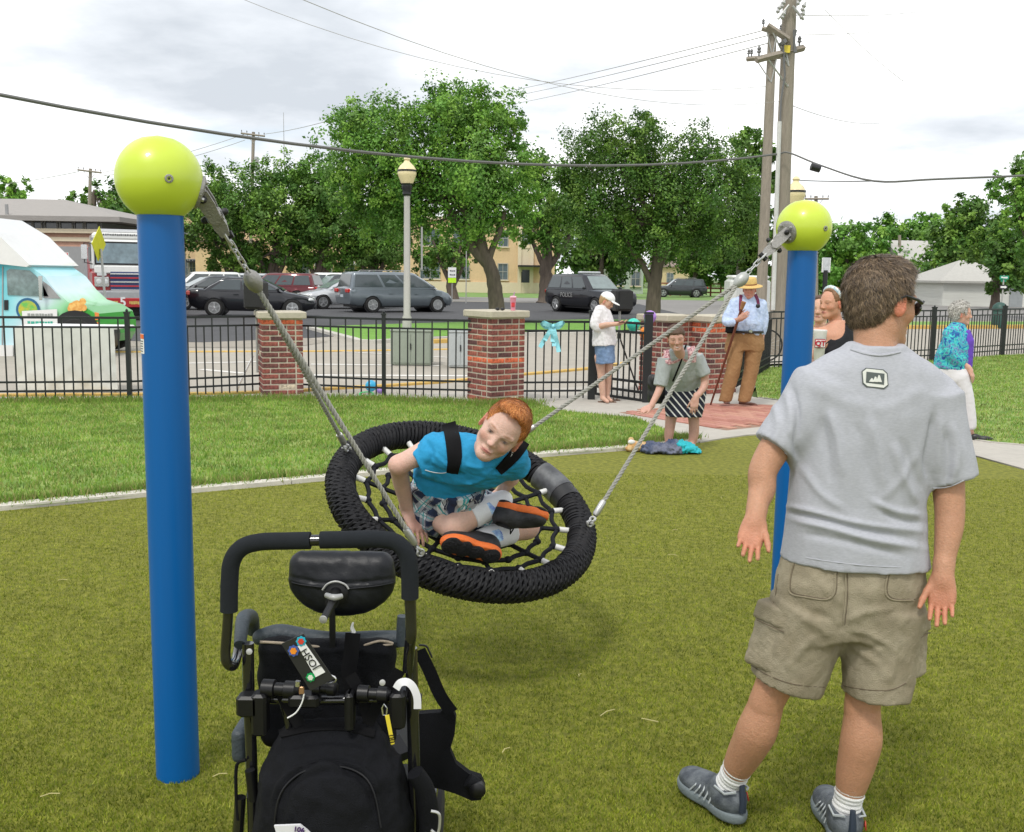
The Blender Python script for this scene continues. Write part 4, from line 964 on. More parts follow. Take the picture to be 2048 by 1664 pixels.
    def side(u, v_, s, off=.008):
        x0 = (b0 + (t0 - b0) * v_) * L_; x1 = (b1 + (t1_ - b1) * v_) * L_; w_ = wb_ + (wt_ - wb_) * v_ ** 1.15
        return (x0 + (x1 - x0) * u, s * (w_ * 1.005 + off), zbel + (H - .03 - zbel) * v_)
    wins_ = dict(sedan=((.1, .47), (.5, .92)), van=((.04, .36), (.39, .63), (.66, .93)), suv=((.05, .33), (.36, .62), (.65, .93)))[kind]
    for s in (1, -1):
        for (u0, u1) in wins_:
            pts = [side(u0, .1, s), side((u0 + u1) / 2, .1, s), side(u1, .1, s), side(u1, .86, s), side((u0 + u1) / 2, .86, s), side(u0, .86, s)]
            o = MB().add(pts, [(0, 1, 4, 5), (1, 2, 3, 4)]).build('side_window', m_glass, t)
    def endp(v_, y, s):  # s=1 front
        x = ((b1 + (t1_ - b1) * v_) if s > 0 else (b0 + (t0 - b0) * v_)) * L_; w_ = wb_ + (wt_ - wb_) * v_ ** 1.15
        return (x + s * .012, y * w_ * (.78 if s > 0 else .83), zbel + (H - .03 - zbel) * v_ + .004)
    MB().add([endp(.08, -1, 1), endp(.08, 1, 1), endp(.9, 1, 1), endp(.9, -1, 1)], [(0, 1, 2, 3)]).build('windscreen', M('windscreen_glass', (.17, .22, .22), .07, var=.2, ns=1, spec=1), t)
    MB().add([endp(.12, -1, -1), endp(.12, 1, -1), endp(.88, 1, -1), endp(.88, -1, -1)], [(0, 1, 2, 3)]).build('rear_window', m_glass, t)
    zl = (.72 if kind == 'sedan' else .84) * hs
    for s in (1, -1):
        MB().sph((L_ * .458, s * hw * .70, .64 * hs if kind != 'suv' else .84 * hs), .1, 12, 8, (1.5, 1.7, .85)).build('headlight', m_lamp, t, True)
        MB().box((-L_ * .492, s * hw * .68, (.86 if kind == 'sedan' else .93) * hs), (.16, hw * .44, .17 * hs), bev=.03).build('tail_light', tailm, t)
        MB().box((b1 * L_ * .78, s * (hw + .07), zbel + .08), (.1, .18, .12), bev=.03).build('mirror', body, t)
        for u in (.12, -.12): MB().box((u * L_, s * hw * 1.0, .82 * hs), (.2, .03, .03)).build('door_handle', body, t)
    MB().box((L_ * .49, 0, .52 * hs if kind != 'suv' else .68 * hs), (.06, hw * .9, .15 if kind != 'suv' else .26), bev=.01).build('grille', m_black, t)
    MB().box((L_ * .494, 0, .33 * hs), (.04, hw * 1.1, .1)).build('lower_grille', m_black, t)
    MB().box((-L_ * .499, 0, .7 * hs), (.03, .34, .12)).build('number_plate', platec or M('plate', (.5, .55, .6), .5), t)
    if rails:
        for s in (1, -1): MB().tube([(-.3 * L_, s * hw * .62, H + .0), (-.28 * L_, s * hw * .62, H + .06), (.02 * L_, s * hw * .62, H + .06), (.05 * L_, s * hw * .62, H - .0)], .02, 6).build('roof_rail', m_grey, t)
    if police:
        lb = MB().box((-.1 * L_ + .4, 0, H + .07), (.28, 1.2, .11), bev=.03).build('light_bar', M('lightbar', (.55, .57, .6), .3), t)
        bb_ = MB()
        for s in (1, -1): bb_.tube([(L_ * .5 + .05, s * .35, .35), (L_ * .5 + .12, s * .35, .6), (L_ * .5 + .1, s * .35, 1.0)], .035, 6)
        bb_.box((L_ * .5 + .08, 0, .62), (.05, 1.2, .1)).box((L_ * .5 + .08, 0, .9), (.05, 1.0, .05)).build('push_bumper', m_black, t)
    return t
K_ = paint('black', (0.012, 0.013, 0.018)); S_ = paint('silver', (0.5, .52, .54)); W_p = paint('white', (.7, .71, .7), 0); MR = paint('maroon', (.12, .01, .015)); SG = paint('steel', (.17, .20, .225), .35); DK = paint('charcoal', (.035, .04, .045))
car('black sedan nearest the brick pillar, seen from its rear corner', 508, 40.5, 8, K_, 4.8, 1.82, 1.5, tailm=M('pale_tail', (.55, .12, .1), .3))
car('grey minivan with red tail lights parked behind the street lamp', 790, 47, 30, SG, 5.1, 1.96, 1.78, 'van', rails=True)
car('silver sedan nose out beside the rear of the minivan', 692, 50.5, 212, S_, 4.8, 1.82, 1.45)
car('charcoal hatchback with its windscreen showing above the silver sedan', 676, 57, 214, DK, 4.6, 1.82, 1.62, 'suv')
car('maroon estate car with red tail light behind the black sedan', 556, 54, 172, MR, 4.7, 1.85, 1.66, 'suv')
car('white car whose roof shows above the maroon car', 640, 63, 190, W_p, 4.6, 1.82, 1.7, 'suv')
car('dark car parked left behind the black sedan', 425, 47, 212, DK, 4.7, 1.82, 1.5)
car('white car furthest left of the parked row', 400, 56, 205, W_p, 4.7, 1.82, 1.66, 'suv')
car('silver car with only its roof visible between the white and maroon cars', 470, 62, 195, S_, 4.7, 1.82, 1.6, 'van')
pc = car('black police off-roader with roof light bar facing the camera', 1180, 49.5, -57, K_, 5.0, 2.0, 1.82, 'suv', group='parked cars', police=True, name='police_car')
car('small grey off-roader parked far away in front of the yellow house', 1358, 90, 180, DK, 4.6, 1.8, 1.6, 'suv', rails=True)
# side lettering on the police car (its right side faces the camera)
ph = math.radians(-57); fx = A_((math.cos(ph), math.sin(ph), 0)); sx = A_((math.sin(ph), -math.cos(ph), 0))
text_mesh('lettering', 'POLICE', .3, M('letter_grey', (.3, .3, .3), .5), pc, A_((pc.location[0], 49.5, .82)) + sx * 1.015 - fx * .55, fx, (0, 0, 1), .01)
# ---- fire truck
FY = 36.0; fk = FY / FPX; fa = math.radians(-66)
ft = thing('fire_truck', 'red and white fire truck with figure five on its bumper behind the left post', 'fire truck', (at(262, 600, FY)[0], FY, 0), fa)
m_red = paint('fire_red', (.42, .012, .02), 0); m_wt = paint('truck_white', (.72, .72, .7), 0); m_steel = M('diamond_plate', (.42, .43, .44), .35, metal=.6, var=.08, bump=.5, bs=60)
# local frame: x forward, y left; the front face is at x=0
bx = lambda n, c, s, m, p=ft, bev=.0, **k: MB().box(c, s, None, bev).build(n, m, p, **k)
bx('cab_lower', (-1.5, 0, 1.2), (2.9, 2.44, .95), m_red, bev=.08)
cabu = bx('cab', (-1.52, 0, 2.2), (2.84, 2.42, 1.1), m_wt, bev=.1)
bx('cab_roof', (-1.55, 0, 2.86), (2.7, 2.36, .26), m_wt, bev=.08)
bx('white_sweep', (.0, 0, 1.72), (.1, 2.3, .26), m_wt, bev=.03)
bx('windscreen', (-.09, 0, 2.28), (.03, 2.14, .68), M('truck_glass', (.16, .24, .28), .06, var=.4, ns=1.2, spec=1), cabu)
bx('windscreen_frame', (-.1, 0, 2.28), (.02, 2.26, .8), m_black, cabu)
bx('light_bar', (-.6, 0, 3.05), (.3, 1.9, .14), m_chrome, bev=.04)
gr = bx('grille', (.0, 0, 1.3), (.12, 1.3, .72), M('flag_blue', (.03, .05, .14), .5), bev=.02)
for i in range(5): MB().box((.07, 0, 1.02 + i * .14), (.05, 1.3, .045)).build('grille_bar', m_chrome if i % 2 == 0 else M('flag_red', (.45, .03, .04), .5), gr)
for s in (1, -1):
    bz = bx('headlight_bezel', (.02, s * .92, 1.3), (.1, .48, .34), m_chrome, bev=.02)
    for dy in (-.11, .11): MB().lathe([(.08, .07), (.085, .1), (.02, .11)], (0, s * .92 + dy, 1.32), (1, 0, 0), 14).build('headlight', m_lamp, bz, True)
    bx('upper_marker', (.03, s * .92, 1.56), (.06, .3, .1), m_lamp)
    mr = MB().tube([(-.1, s * 1.2, 2.6), (.15, s * 1.45, 2.6), (.15, s * 1.45, 1.95), (-.1, s * 1.2, 1.9)], .02, 6).build('mirror_arm', m_black, ft, True)
    MB().box((.15, s * 1.45, 2.3), (.07, .2, .5), None, .02).build('mirror', m_chrome, mr)
bx('bumper', (.32, 0, .82), (.5, 2.5, .34), m_steel, bev=.03)
bf = bx('bumper_front', (.58, 0, .6), (.06, 2.46, .32), m_red, bev=.02)
bx('bumper_top', (.3, 0, 1.0), (.5, 2.4, .03), m_steel)
fxd = A_((math.cos(fa), math.sin(fa), 0)); fyd = A_((-math.sin(fa), math.cos(fa), 0)); fo = A_(tuple(ft.location))
fw = lambda x, y, z: fo + fxd * x + fyd * y + A_((0, 0, z))
text_mesh('lettering', '5', .42, M('truck_letter', (.75,) * 3), bf, fw(.615, -.30, .62), fyd, (0, 0, 1), .01, bold=.012)
printbars(bf, fw(.615, -.72, .6), fyd, (0, 0, 1), .5, .12, M('gold_letter', (.6, .45, .12), .4), 7); printbars(bf, fw(.615, .1, .6), fyd, (0, 0, 1), .4, .12, M('gold_letter', (.6, .45, .12), .4), 6)
printbars(ft, fw(-.19, -.1, 2.92), fyd, (0, 0, 1), 1.6, .07, M('sign_ink', (.12,) * 3), 22)
MB().lathe([(.08, 0), (.08, .012)], (.615, .6, .6), (1, 0, 0), 16).build('badge', m_wt, bf)
bx('cab_rear', (-3.7, 0, 1.55), (1.3, 2.44, 1.9), m_red, bev=.03)
bx('rear_body', (-7.0, 0, 1.6), (5.2, 2.46, 1.9), m_red, bev=.03)
bx('ladder_rack', (-6.4, 0, 2.75), (6.2, 1.6, .12), m_grey)
for i in range(7): bx('locker_door', (-4.9 - i * .7, -1.24, 1.5), (.62, .03, 1.3), m_steel)
MB().box((-1.3, -1.23, 2.3), (.8, .03, .6)).build('side_window', m_glass, cabu); MB().box((-2.4, -1.23, 2.3), (.7, .03, .6)).build('side_window', m_glass, cabu)
for x in (-1.0, -6.9): bx('wheel_arch', (x, 0, .6), (1.3, 2.38, .9), m_black); wheel(ft, x, -1.1, .52, .3, 8); wheel(ft, x, 1.1, .52, .3, 8)
bx('chassis', (-4.5, 0, .6), (8.6, 1.6, .4), m_black)
# ---- teal cutaway box truck
TY = 21.5; tk = TY / FPX
tt = thing('box_truck', 'box truck with a teal and green painted cab and white body at the left edge', 'truck', (at(90, 600, TY)[0], TY, 0))
def tp(x, y): p = at(x, y, TY - 1.0); return (p[0] - tt.location[0], p[2])
m_liv = bpy.data.materials.new('livery'); m_liv.use_nodes = True
_t = m_liv.node_tree; _b = _t.nodes['Principled BSDF']; _b.inputs['Roughness'].default_value = .3; _b.inputs['Coat Weight'].default_value = .4
_tc = _t.nodes.new('ShaderNodeTexCoord'); _sp = _t.nodes.new('ShaderNodeSeparateXYZ'); _t.links.new(_tc.outputs['Object'], _sp.inputs[0])
_ns = _t.nodes.new('ShaderNodeTexNoise'); _ns.inputs['Scale'].default_value = 1.3; _t.links.new(_tc.outputs['Object'], _ns.inputs['Vector'])
_m1 = _t.nodes.new('ShaderNodeMath'); _m1.operation = 'MULTIPLY_ADD'; _m1.inputs[1].default_value = .9; _t.links.new(_ns.outputs['Fac'], _m1.inputs[0]); _t.links.new(_sp.outputs[0], _m1.inputs[2])
_m3 = _t.nodes.new('ShaderNodeMath'); _m3.operation = 'MULTIPLY_ADD'; _m3.inputs[1].default_value = -.75; _t.links.new(_sp.outputs[2], _m3.inputs[0]); _t.links.new(_m1.outputs[0], _m3.inputs[2])
_mr = _t.nodes.new('ShaderNodeMapRange'); _mr.inputs[1].default_value = -2.15; _mr.inputs[2].default_value = 1.1; _t.links.new(_m3.outputs[0], _mr.inputs[0])
_rp = _t.nodes.new('ShaderNodeValToRGB'); _t.links.new(_mr.outputs[0], _rp.inputs[0])
_rp.color_ramp.elements[0].position = .0; _rp.color_ramp.elements[0].color = (.01, .20, .5, 1); _rp.color_ramp.elements[1].position = .93; _rp.color_ramp.elements[1].color = (.04, .35, .04, 1)
for p_, c_ in ((.3, (.02, .45, .55)), (.5, (.30, .68, .74)), (.68, (.6, .74, .8)), (.82, (.3, .65, .35))):
    e = _rp.color_ramp.elements.new(p_); e.color = (*c_, 1)
_t.links.new(_rp.outputs[0], _b.inputs['Base Color'])
cab = [(-70, 700), (-70, 527), (20, 526), (62, 534), (88, 552), (112, 582), (136, 604), (170, 614), (192, 628), (200, 648), (201, 672), (190, 690)]
cabp = [tp(*q) for q in cab]
mbx = MB(); nz = len(cabp)
VV_ = []
cm_ = np.mean(cabp, 0)
for yy, ins in ((-1.0, .985), (-.96, 1), (.96, 1), (1.0, .985)):
    VV_ += [(cm_[0] + (x - cm_[0]) * ins, yy, cm_[1] + (z - cm_[1]) * ins) for x, z in cabp]
mbx.add(VV_, loopfaces(4, nz) + [tuple(range(nz))[::-1], tuple(range(3 * nz, 4 * nz))]).build('cab', m_liv, tt)
y_ = -1.012
def tpoly(name, pts, mat, yy, par=tt, dep=.012):
    return MB().prism([tp(*q) for q in pts], (0, yy, 0), (1, 0, 0), (0, 0, 1), dep).build(name, mat, par)
tpoly('side_window', [(16, 590), (14, 542), (20, 538), (60, 541), (82, 560), (98, 593)], M('cab_glass', (.16, .22, .22), .08, var=.5, ns=2.5, spec=.8), y_)
tpoly('quarter_window', [(88, 596), (86, 562), (100, 572), (122, 597)], m_grey, y_)
tpoly('door_handle', [(9, 600), (17, 600), (17, 620), (9, 620)], m_black, y_)
tpoly('door_seam', [(4, 690), (5, 533), (7, 533), (6.5, 690)], m_grey, y_ + .004)
tpoly('mirror', [(82, 552), (90, 552), (90, 600), (84, 600)], m_chrome, -1.12)
lg = MB().lathe([(.24, 0), (.24, .01)], (tp(57, 620)[0], y_, tp(57, 620)[1]), (0, -1, 0), 24).build('round_logo', M('logo_blue', (.02, .12, .25), .4), tt)
MB().lathe([(.19, 0), (.19, .016)], (tp(57, 620)[0], y_, tp(57, 620)[1]), (0, -1, 0), 24).build('logo_disc', M('logo_green', (.15, .5, .1), .4, col2=(.5, .45, .05), ns=9), lg)
r5 = np.random.default_rng(4)
fl = MB()
for i in range(14): q = tp(156 + r5.normal() * 7, 612 + r5.normal() * 5); fl.lathe([(.07, 0), (.07, .006)], (q[0], y_ - .002 * i * .3, q[1]), (0, -1, 0), 8)
fl.build('flower_graphic', M('flower_orange', (.75, .35, .08), .4, col2=(.8, .5, .15), ns=20), tt)
tpoly('indicator', [(190, 624), (198, 626), (199, 640), (191, 640)], M('indicator', (.7, .22, .05), .3), y_); tpoly('lower_indicator', [(191, 644), (199, 644), (199, 652), (191, 652)], M('indicator', (.7, .22, .05), .3), y_)
ps = tpoly('paper_sign', [(46, 622), (116, 618), (117, 652), (48, 654)], m_white, y_ - .03)
q = at(82, 630, TY - 1); printbars(ps, (q[0], TY + y_ - .045, q[2]), (1, 0, 0), (0, 0, 1), .5, .07, M('sign_ink2', (.3, .32, .3)), 6); q = at(82, 645, TY - 1); printbars(ps, (q[0], TY + y_ - .045, q[2]), (1, 0, 0), (0, 0, 1), .5, .06, M('sign_teal', (.05, .4, .3)), 6)
box_ = [(-400, 700), (-400, 395), (-60, 430), (0, 466), (66, 530), (60, 534), (-30, 524), (-60, 560), (-60, 700)]
MB().prism([tp(*q) for q in box_], (0, 0, 0), (1, 0, 0), (0, 0, 1), 2.3).build('box_body', m_wt, tt)
tpoly('skirt', [(-400, 740), (-400, 690), (28, 690), (28, 712), (-20, 712), (-20, 740)], m_wt, -1.0, dep=.1)
for qx in (150, -120): 
    MB().cyl((tp(qx, 600)[0], -1.03, .42), (tp(qx, 600)[0], .0, .42), .5, n=24).build('wheel_arch', m_black, tt); wheel(tt, tp(qx, 600)[0], -.93, .38, .24, 8); wheel(tt, tp(qx, 600)[0], .93, .38, .24, 8)
MB().box((-.8, 0, .5), (4.5, 1.4, .3)).build('chassis', m_black, tt)

# ================================================================== fence, pillars, gate
m_iron = M('black_iron', (0.012, 0.014, 0.016), .4, var=.1)
FH = 1.12
def protos(name, size):
    me = MB().box((0, 0, 0), size).build(name, m_iron).data
    bpy.data.objects.remove([o for o in COL.objects if o.data is me][0]); return me
me_long = protos('picket', (.017, .017, FH - .05)); me_short = protos('picket', (.017, .017, FH - .17))
def fence(label, pts, gap=.113, posts=(), name='iron_fence', z=0.0, postw=.055, group=None, rails=True):
    P = [A_((p[0], p[1], z)) for p in pts]; t = thing(name, label, 'fence', P[0], 0, group)
    for i in range(len(P) - 1):
        a, b = P[i], P[i + 1]; d = b - a; l = np.linalg.norm(d); u = d / l; ang = math.atan2(u[1], u[0])
        for h_, th in ((FH, .032), (FH - .125, .026), (.27, .026), (.15, .026)):
            MB().box((a + b) / 2 - P[0] + A_((0, 0, h_ - .014)), (l, .026, th), rotz(ang)).build('rail', m_iron, t)
        n = int(l / gap)
        for k in range(1, n):
            lg_ = k % 2 == 0; o = bpy.data.objects.new('picket', me_long if lg_ else me_short); COL.objects.link(o); o.parent = t
            c = a + u * (l * k / n) - P[0]; top = FH - .02 if lg_ else FH - .14; hgt = (FH - .05) if lg_ else (FH - .17)
            o.location = (c[0] + rng.normal() * .0015, c[1] + .001, top - hgt / 2); o.rotation_euler = (0, rng.normal() * .003, ang)
    for p in posts:
        c = A_((p[0], p[1], z)) - P[0]
        MB().box(c + A_((0, 0, FH / 2 + .02)), (postw, postw, FH + .06)).box(c + A_((0, 0, FH + .055)), (postw + .015, postw + .015, .025)).lathe([(.012, .06), (.016, .07), (.02, .085), (.012, .1), (.003, .108)], c + A_((0, 0, FH)), n=10).build('post', m_iron, t)
    return t
g = lambda x, y: G(x, y)
P0, P1, P2, P3 = g(-260, 806), g(260, 801), g(768, 795), g(1068, 808)
pil1 = g(556, 790); pil2 = g(990, 805)
pil2[1] += .25; pil1[1] += .2
e1 = pil1 + A_((-.3, 0.0, 0)); e1b = pil1 + A_((.3, 0, 0)); e2 = pil2 + A_((-.33, 0, 0)); e2b = pil2 + A_((.33, 0, 0))
fence('black iron fence on the left in front of the white banner', [P0, P1, e1], posts=[P1], group='black iron fence runs')
fence('black iron fence between the two left brick pillars with a ball toy at its foot', [e1b, P2, e2], posts=[P2], group='black iron fence runs')
gp1 = g(1182, 800)
f3 = fence('black iron fence run with the pale blue bow tied to it', [e2b, gp1], posts=[], group='black iron fence runs')
MB().box(A_((gp1[0], gp1[1], (FH + .12) / 2)) - A_(tuple(f3.location)), (.1, .1, FH + .12)).build('post', m_iron, f3)
MB().box(A_((gp1[0], gp1[1], (FH + .13))) - A_(tuple(f3.location)), (.115, .115, .03)).build('post_cap', m_iron, f3)
# gate leaf standing open towards the camera
ga_, gb_ = g(1190, 791), g(1292, 806)
gt = thing('iron_gate', 'open black iron gate leaf beside the woman in the white cap', 'gate', ga_)
gu = nrm(gb_ - ga_); gl = np.linalg.norm(gb_ - ga_); gang = math.atan2(gu[1], gu[0])
for h_ in (FH, FH - .13, .3, .16, .05): MB().box(gu * gl / 2 + A_((0, 0, h_ - .02)), (gl, .035, .035), rotz(gang)).build('rail', m_iron, gt)
for k in range(1, 9):
    o = bpy.data.objects.new('picket', me_long if k % 2 else me_short); COL.objects.link(o); o.parent = gt
    c = gu * gl * k / 9; hgt = (FH - .05) if k % 2 else (FH - .17); o.location = (c[0], c[1] - .001, (FH - .02 if k % 2 else FH - .14) - hgt / 2); o.rotation_euler = (0, 0, gang)
for k, ww in ((0, .05), (1, .11)): MB().box(gu * gl * k + A_((0, 0, FH / 2 + .06)), (ww, ww, FH + .1)).box(gu * gl * k + A_((0, 0, FH + .13)), (ww + .015, ww + .015, .03)).build('gate_post', m_iron, gt)
p3, p4 = g(1318, 786), g(1425, 788)
f4 = fence('short black iron fence run between the two right brick pillars', [p3 + A_((.3, .25, 0)), p4 + A_((-.3, .25, 0))], group='black iron fence runs')
rp_ = [p4 + A_((.35, .3, 0)), g(1540, 738), g(1862, 723), g(2003, 712), g(2320, 690)]
fence('long black iron fence along the road on the right', rp_, gap=.115, posts=[rp_[2], rp_[3], rp_[4]], group='black iron fence runs', postw=.08)
# brick pillars
m_mort = M('mortar', (0.50, 0.45, 0.36), .95, var=.2, ns=20, bump=.6, bs=80)
bcols = [(0.16, 0.05, 0.042), (0.21, 0.062, 0.048), (0.12, 0.045, 0.04), (0.25, 0.075, 0.052), (0.085, 0.036, 0.036), (0.50, 0.11, 0.05), (0.42, 0.36, 0.27)]
bm_ = [M('brick_%d' % i, c, .85, var=.3, ns=18, bump=.8, bs=90, col2=tuple(min(1, x * 1.5) for x in c)) for i, c in enumerate(bcols)]
bme = {}
def brick_me(l, i):
    if (l, i) not in bme:
        o = MB().box((0, 0, 0), (l - .004, .092, .059), bev=.003).build('brick', bm_[i]); bme[(l, i)] = o.data; bpy.data.objects.remove(o)
    return bme[(l, i)]
m_cap = M('limestone_cap', (0.46, 0.42, 0.33), .85, var=.1, ns=5, bump=.5, bs=60)
def pillar(label, c, th, orange=(), n=14, s=.57):
    t = thing('brick_pillar', label, 'pillar', (c[0], c[1], 0), math.radians(th), 'brick fence pillars')
    Hh = n * .0765 + .02
    MB().box((0, 0, Hh / 2), (s - .011, s - .011, Hh)).build('mortar_core', m_mort, t)
    for k in range(n):
        z = .045 + k * .0765
        for sd_ in range(4):
            a = sd_ * PI / 2; run = s - .1; ls = [.225, .225] if (k + sd_) % 2 else [.107, .225, .107]; x = -s / 2
            gp_ = (run - sum(ls)) / (len(ls)) 
            for l in ls:
                p = rotz(a) @ A_((x + l / 2, -s / 2 + .046, z)); x += l + gp_
                i = int(rng.choice([0, 1, 2, 3, 4, 6], p=[.27, .26, .17, .18, .09, .03]))
                if k in orange: i = 5 if rng.random() < .8 else 3
                o = bpy.data.objects.new('brick', brick_me(l, i)); COL.objects.link(o); o.parent = t
                o.location = (p[0] + rng.normal() * .001, p[1] + rng.normal() * .001, p[2]); o.rotation_euler = (rng.normal() * .006, rng.normal() * .006, a + rng.normal() * .004)
    MB().box((0, 0, Hh + .045), (s + .1, s + .1, .095), bev=.012).build('cap', m_cap, t)
    return t, Hh + .0925
pl1, ht1 = pillar('brick pillar with a stone cap behind the left swing ropes', pil1, 19, orange=(13,))
pl2, ht2 = pillar('brick pillar behind the boy\'s head with a pink cup on its cap', pil2, 37, orange=(7,), n=15)
pl3, ht3 = pillar('brick pillar behind the laughing woman and the balloons', p3 + A_((.12, .25, 0)), 37, n=14)
pl4, ht4 = pillar('brick pillar beside the man in the straw hat', p4 + A_((.0, .25, 0)), 32, orange=(12, 13))
# ================================================================== things around the fence
# cup on the pillar
cz = ht2; cp = A_((at(1026, 620, pil2[1] - .1)[0], pil2[1] - .12, cz))
cu_ = thing('pink_cup', 'pink plastic cup with lid and straw standing on the brick pillar cap', 'cup', cp)
m_pink = M('pink_plastic', (.75, .28, .38), .35, var=.05)
MB().lathe([(.028, 0), (.03, .005), (.042, .17), (.045, .175)], n=20).build('cup_body', m_pink, cu_, True)
MB().lathe([(.048, .175), (.048, .187), (.03, .2)], n=20).build('lid', M('pink_lid', (.8, .4, .5), .3), cu_, True)
MB().tube([(0.0, 0, .19), (.02, 0, .25)], .005, 8).build('straw', M('purple_straw', (.5, .15, .5), .4), cu_, True)
MB().box((0, -.038, .08), (.045, .012, .06), bev=.005).build('red_print', M('red_print', (.6, .04, .05), .5), cu_)
sg = thing('sunglasses', 'folded dark sunglasses lying on the pillar cap beside the cup', 'sunglasses', A_((at(1000, 624, pil2[1] - .2)[0], pil2[1] - .22, cz)))
for s in (-1, 1): MB().sph((s * .032, -.01, .022), .028, 14, 8, (1, .35, .75)).build('lens', m_black, sg, True)
MB().tube([(-.06, 0, .03), (-.07, .05, .015), (.05, .09, .008)], .004, 6).tube([(.06, 0, .03), (.065, .06, .012), (-.04, .1, .008)], .004, 6).build('arms', m_black, sg, True)
# utility boxes
def ubox(label, x0, x1, yt, yb, mat, name='utility_box'):
    Y = 1.75 * FPX / (yb - hy((x0 + x1) / 2)); a, b = at(x0, yb, Y), at(x1, yb, Y); z = at(x0, yt, Y)[2]; w_ = b[0] - a[0]
    t = thing(name, label, 'utility box', ((a[0] + b[0]) / 2, Y + .3, 0))
    MB().box((0, 0, z / 2), (w_, .6, z), None, .02).build('cabinet', mat, t); MB().box((0, 0, z + .01), (w_ + .03, .63, .04), None, .01).build('lid', mat, t)
    for dx in (-.12, .12): MB().box((dx * w_ * 2, -.305, z * .5), (w_ * .46, .012, z * .86)).build('door', mat, t)
    MB().box((.0, -.318, z * .55), (.02, .02, .12)).build('handle', m_black, t)
    return t
ubox('grey green utility cabinet beside the fence behind the thin post', 781, 862, 662, 729, M('box_green', (.27, .31, .25), .5, var=.06))
ubox('pale grey utility cabinet left of the pillar with the cup', 897, 945, 664, 734, M('box_grey', (.42, .45, .45), .5, var=.06))
# portable toilet / white cabinet behind the straw hat
pt = thing('portable_toilet', 'white portable cabin behind the man in the straw hat', 'portable toilet', (at(1500, 600, 33)[0], 33.5, 0))
zt_ = at(1500, 556, 33)[2]
MB().box((0, 0, zt_ / 2), (1.3, 1.1, zt_), None, .12).build('cabin', M('cabin_white', (.62, .63, .61), .5, var=.05), pt)
MB().box((-.05, -.56, zt_ * .47), (.8, .04, zt_ * .8), None, .01).build('door', M('cabin_grey', (.5, .51, .5), .5), pt)
MB().box((0, 0, zt_ + .03), (1.2, 1.0, .1), None, .04).build('roof', m_white, pt)
# white banner hung on a table behind the fence
bt = g(128, 789); bY = bt[1] + .1
bn = thing('banner_table', 'folding table draped with a wrinkled white banner behind the left fence', 'table', (bt[0], bY, 0))
bw_ = at(228, 700, bY)[0] - at(28, 700, bY)[0]; bz0, bz1 = .06, at(128, 653, bY)[2]
nx, nz_ = 60, 30; U_, W2 = np.meshgrid(np.linspace(-.5, .5, nx), np.linspace(0, 1, nz_))
yy_ = -.02 + .03 * np.sin(U_ * 9 + W2 * 2) * (1 - W2) + .018 * vnoise(np.stack([U_ * 3, W2 * 2, U_ * 0], -1).reshape(-1, 3), 2).reshape(U_.shape) * (1.1 - W2)
V = np.stack([U_ * bw_ * (1 + .03 * (1 - W2)) + .01 * (1 - W2), yy_, bz0 + (bz1 - bz0) * W2 + .03 * U_ * (1 - W2)], -1).reshape(-1, 3)
Fq = np.array([(i * nx + j, i * nx + j + 1, (i + 1) * nx + j + 1, (i + 1) * nx + j) for i in range(nz_ - 1) for j in range(nx - 1)])
m_ban = M('banner_white', (.66, .665, .62), .6, var=.06, ns=3, bump=.4, bs=12)
link('banner', mesh_np('banner', V, Fq, True, m_ban), bn)
MB().box((0, .4, bz1 - .02), (bw_, .75, .035), None, .01).build('table_top', m_white, bn)
for sx in (-1, 1):
    for yy in (.1, .7): MB().tube([(sx * bw_ * .46, yy, 0), (sx * bw_ * .42, yy, bz1 - .03)], .014, 6).build('leg', m_galv, bn)
# white folded stand leaning at pillar 1
MB().tube([g(473, 784) + A_((0, 0, .01)), at(480, 765, g(473, 784)[1] + .02), at(506, 712, g(473, 784)[1] + .15)], [.02, .016, .014], 8).build('white_strut', m_white, None, True, label='white slanting tripod leg leaning by the left brick pillar', cat='tripod leg')
# balls and ring toys at the fence foot
pb_ = g(742, 786); tag(MB().sph((pb_[0], pb_[1], .105), .085, 20, 12).build('toy_ball', M('toy_blue', (.05, .45, .75), .35), None, True), 'light blue toy ball on the grass at the fence foot', 'ball', 'toy balls')
pb_ = g(758, 790); tag(MB().sph((pb_[0] + .02, pb_[1], .065), .05, 18, 10).build('toy_ball', M('toy_purple', (.42, .25, .7), .35), None, True), 'small purple toy ball touching the fence post foot', 'ball', 'toy balls')
pb_ = g(733, 794); an = np.linspace(0, 2 * PI, 24, endpoint=False)
tag(MB().tube([(pb_[0] + .1 * math.cos(a), pb_[1] + .07 * math.sin(a), .045 + .02 * math.sin(a)) for a in an], .009, 6, closed=True).build('toy_ring', M('toy_green', (.05, .6, .2), .4), None, True), 'green toy ring lying in the grass below the blue ball', 'ring')
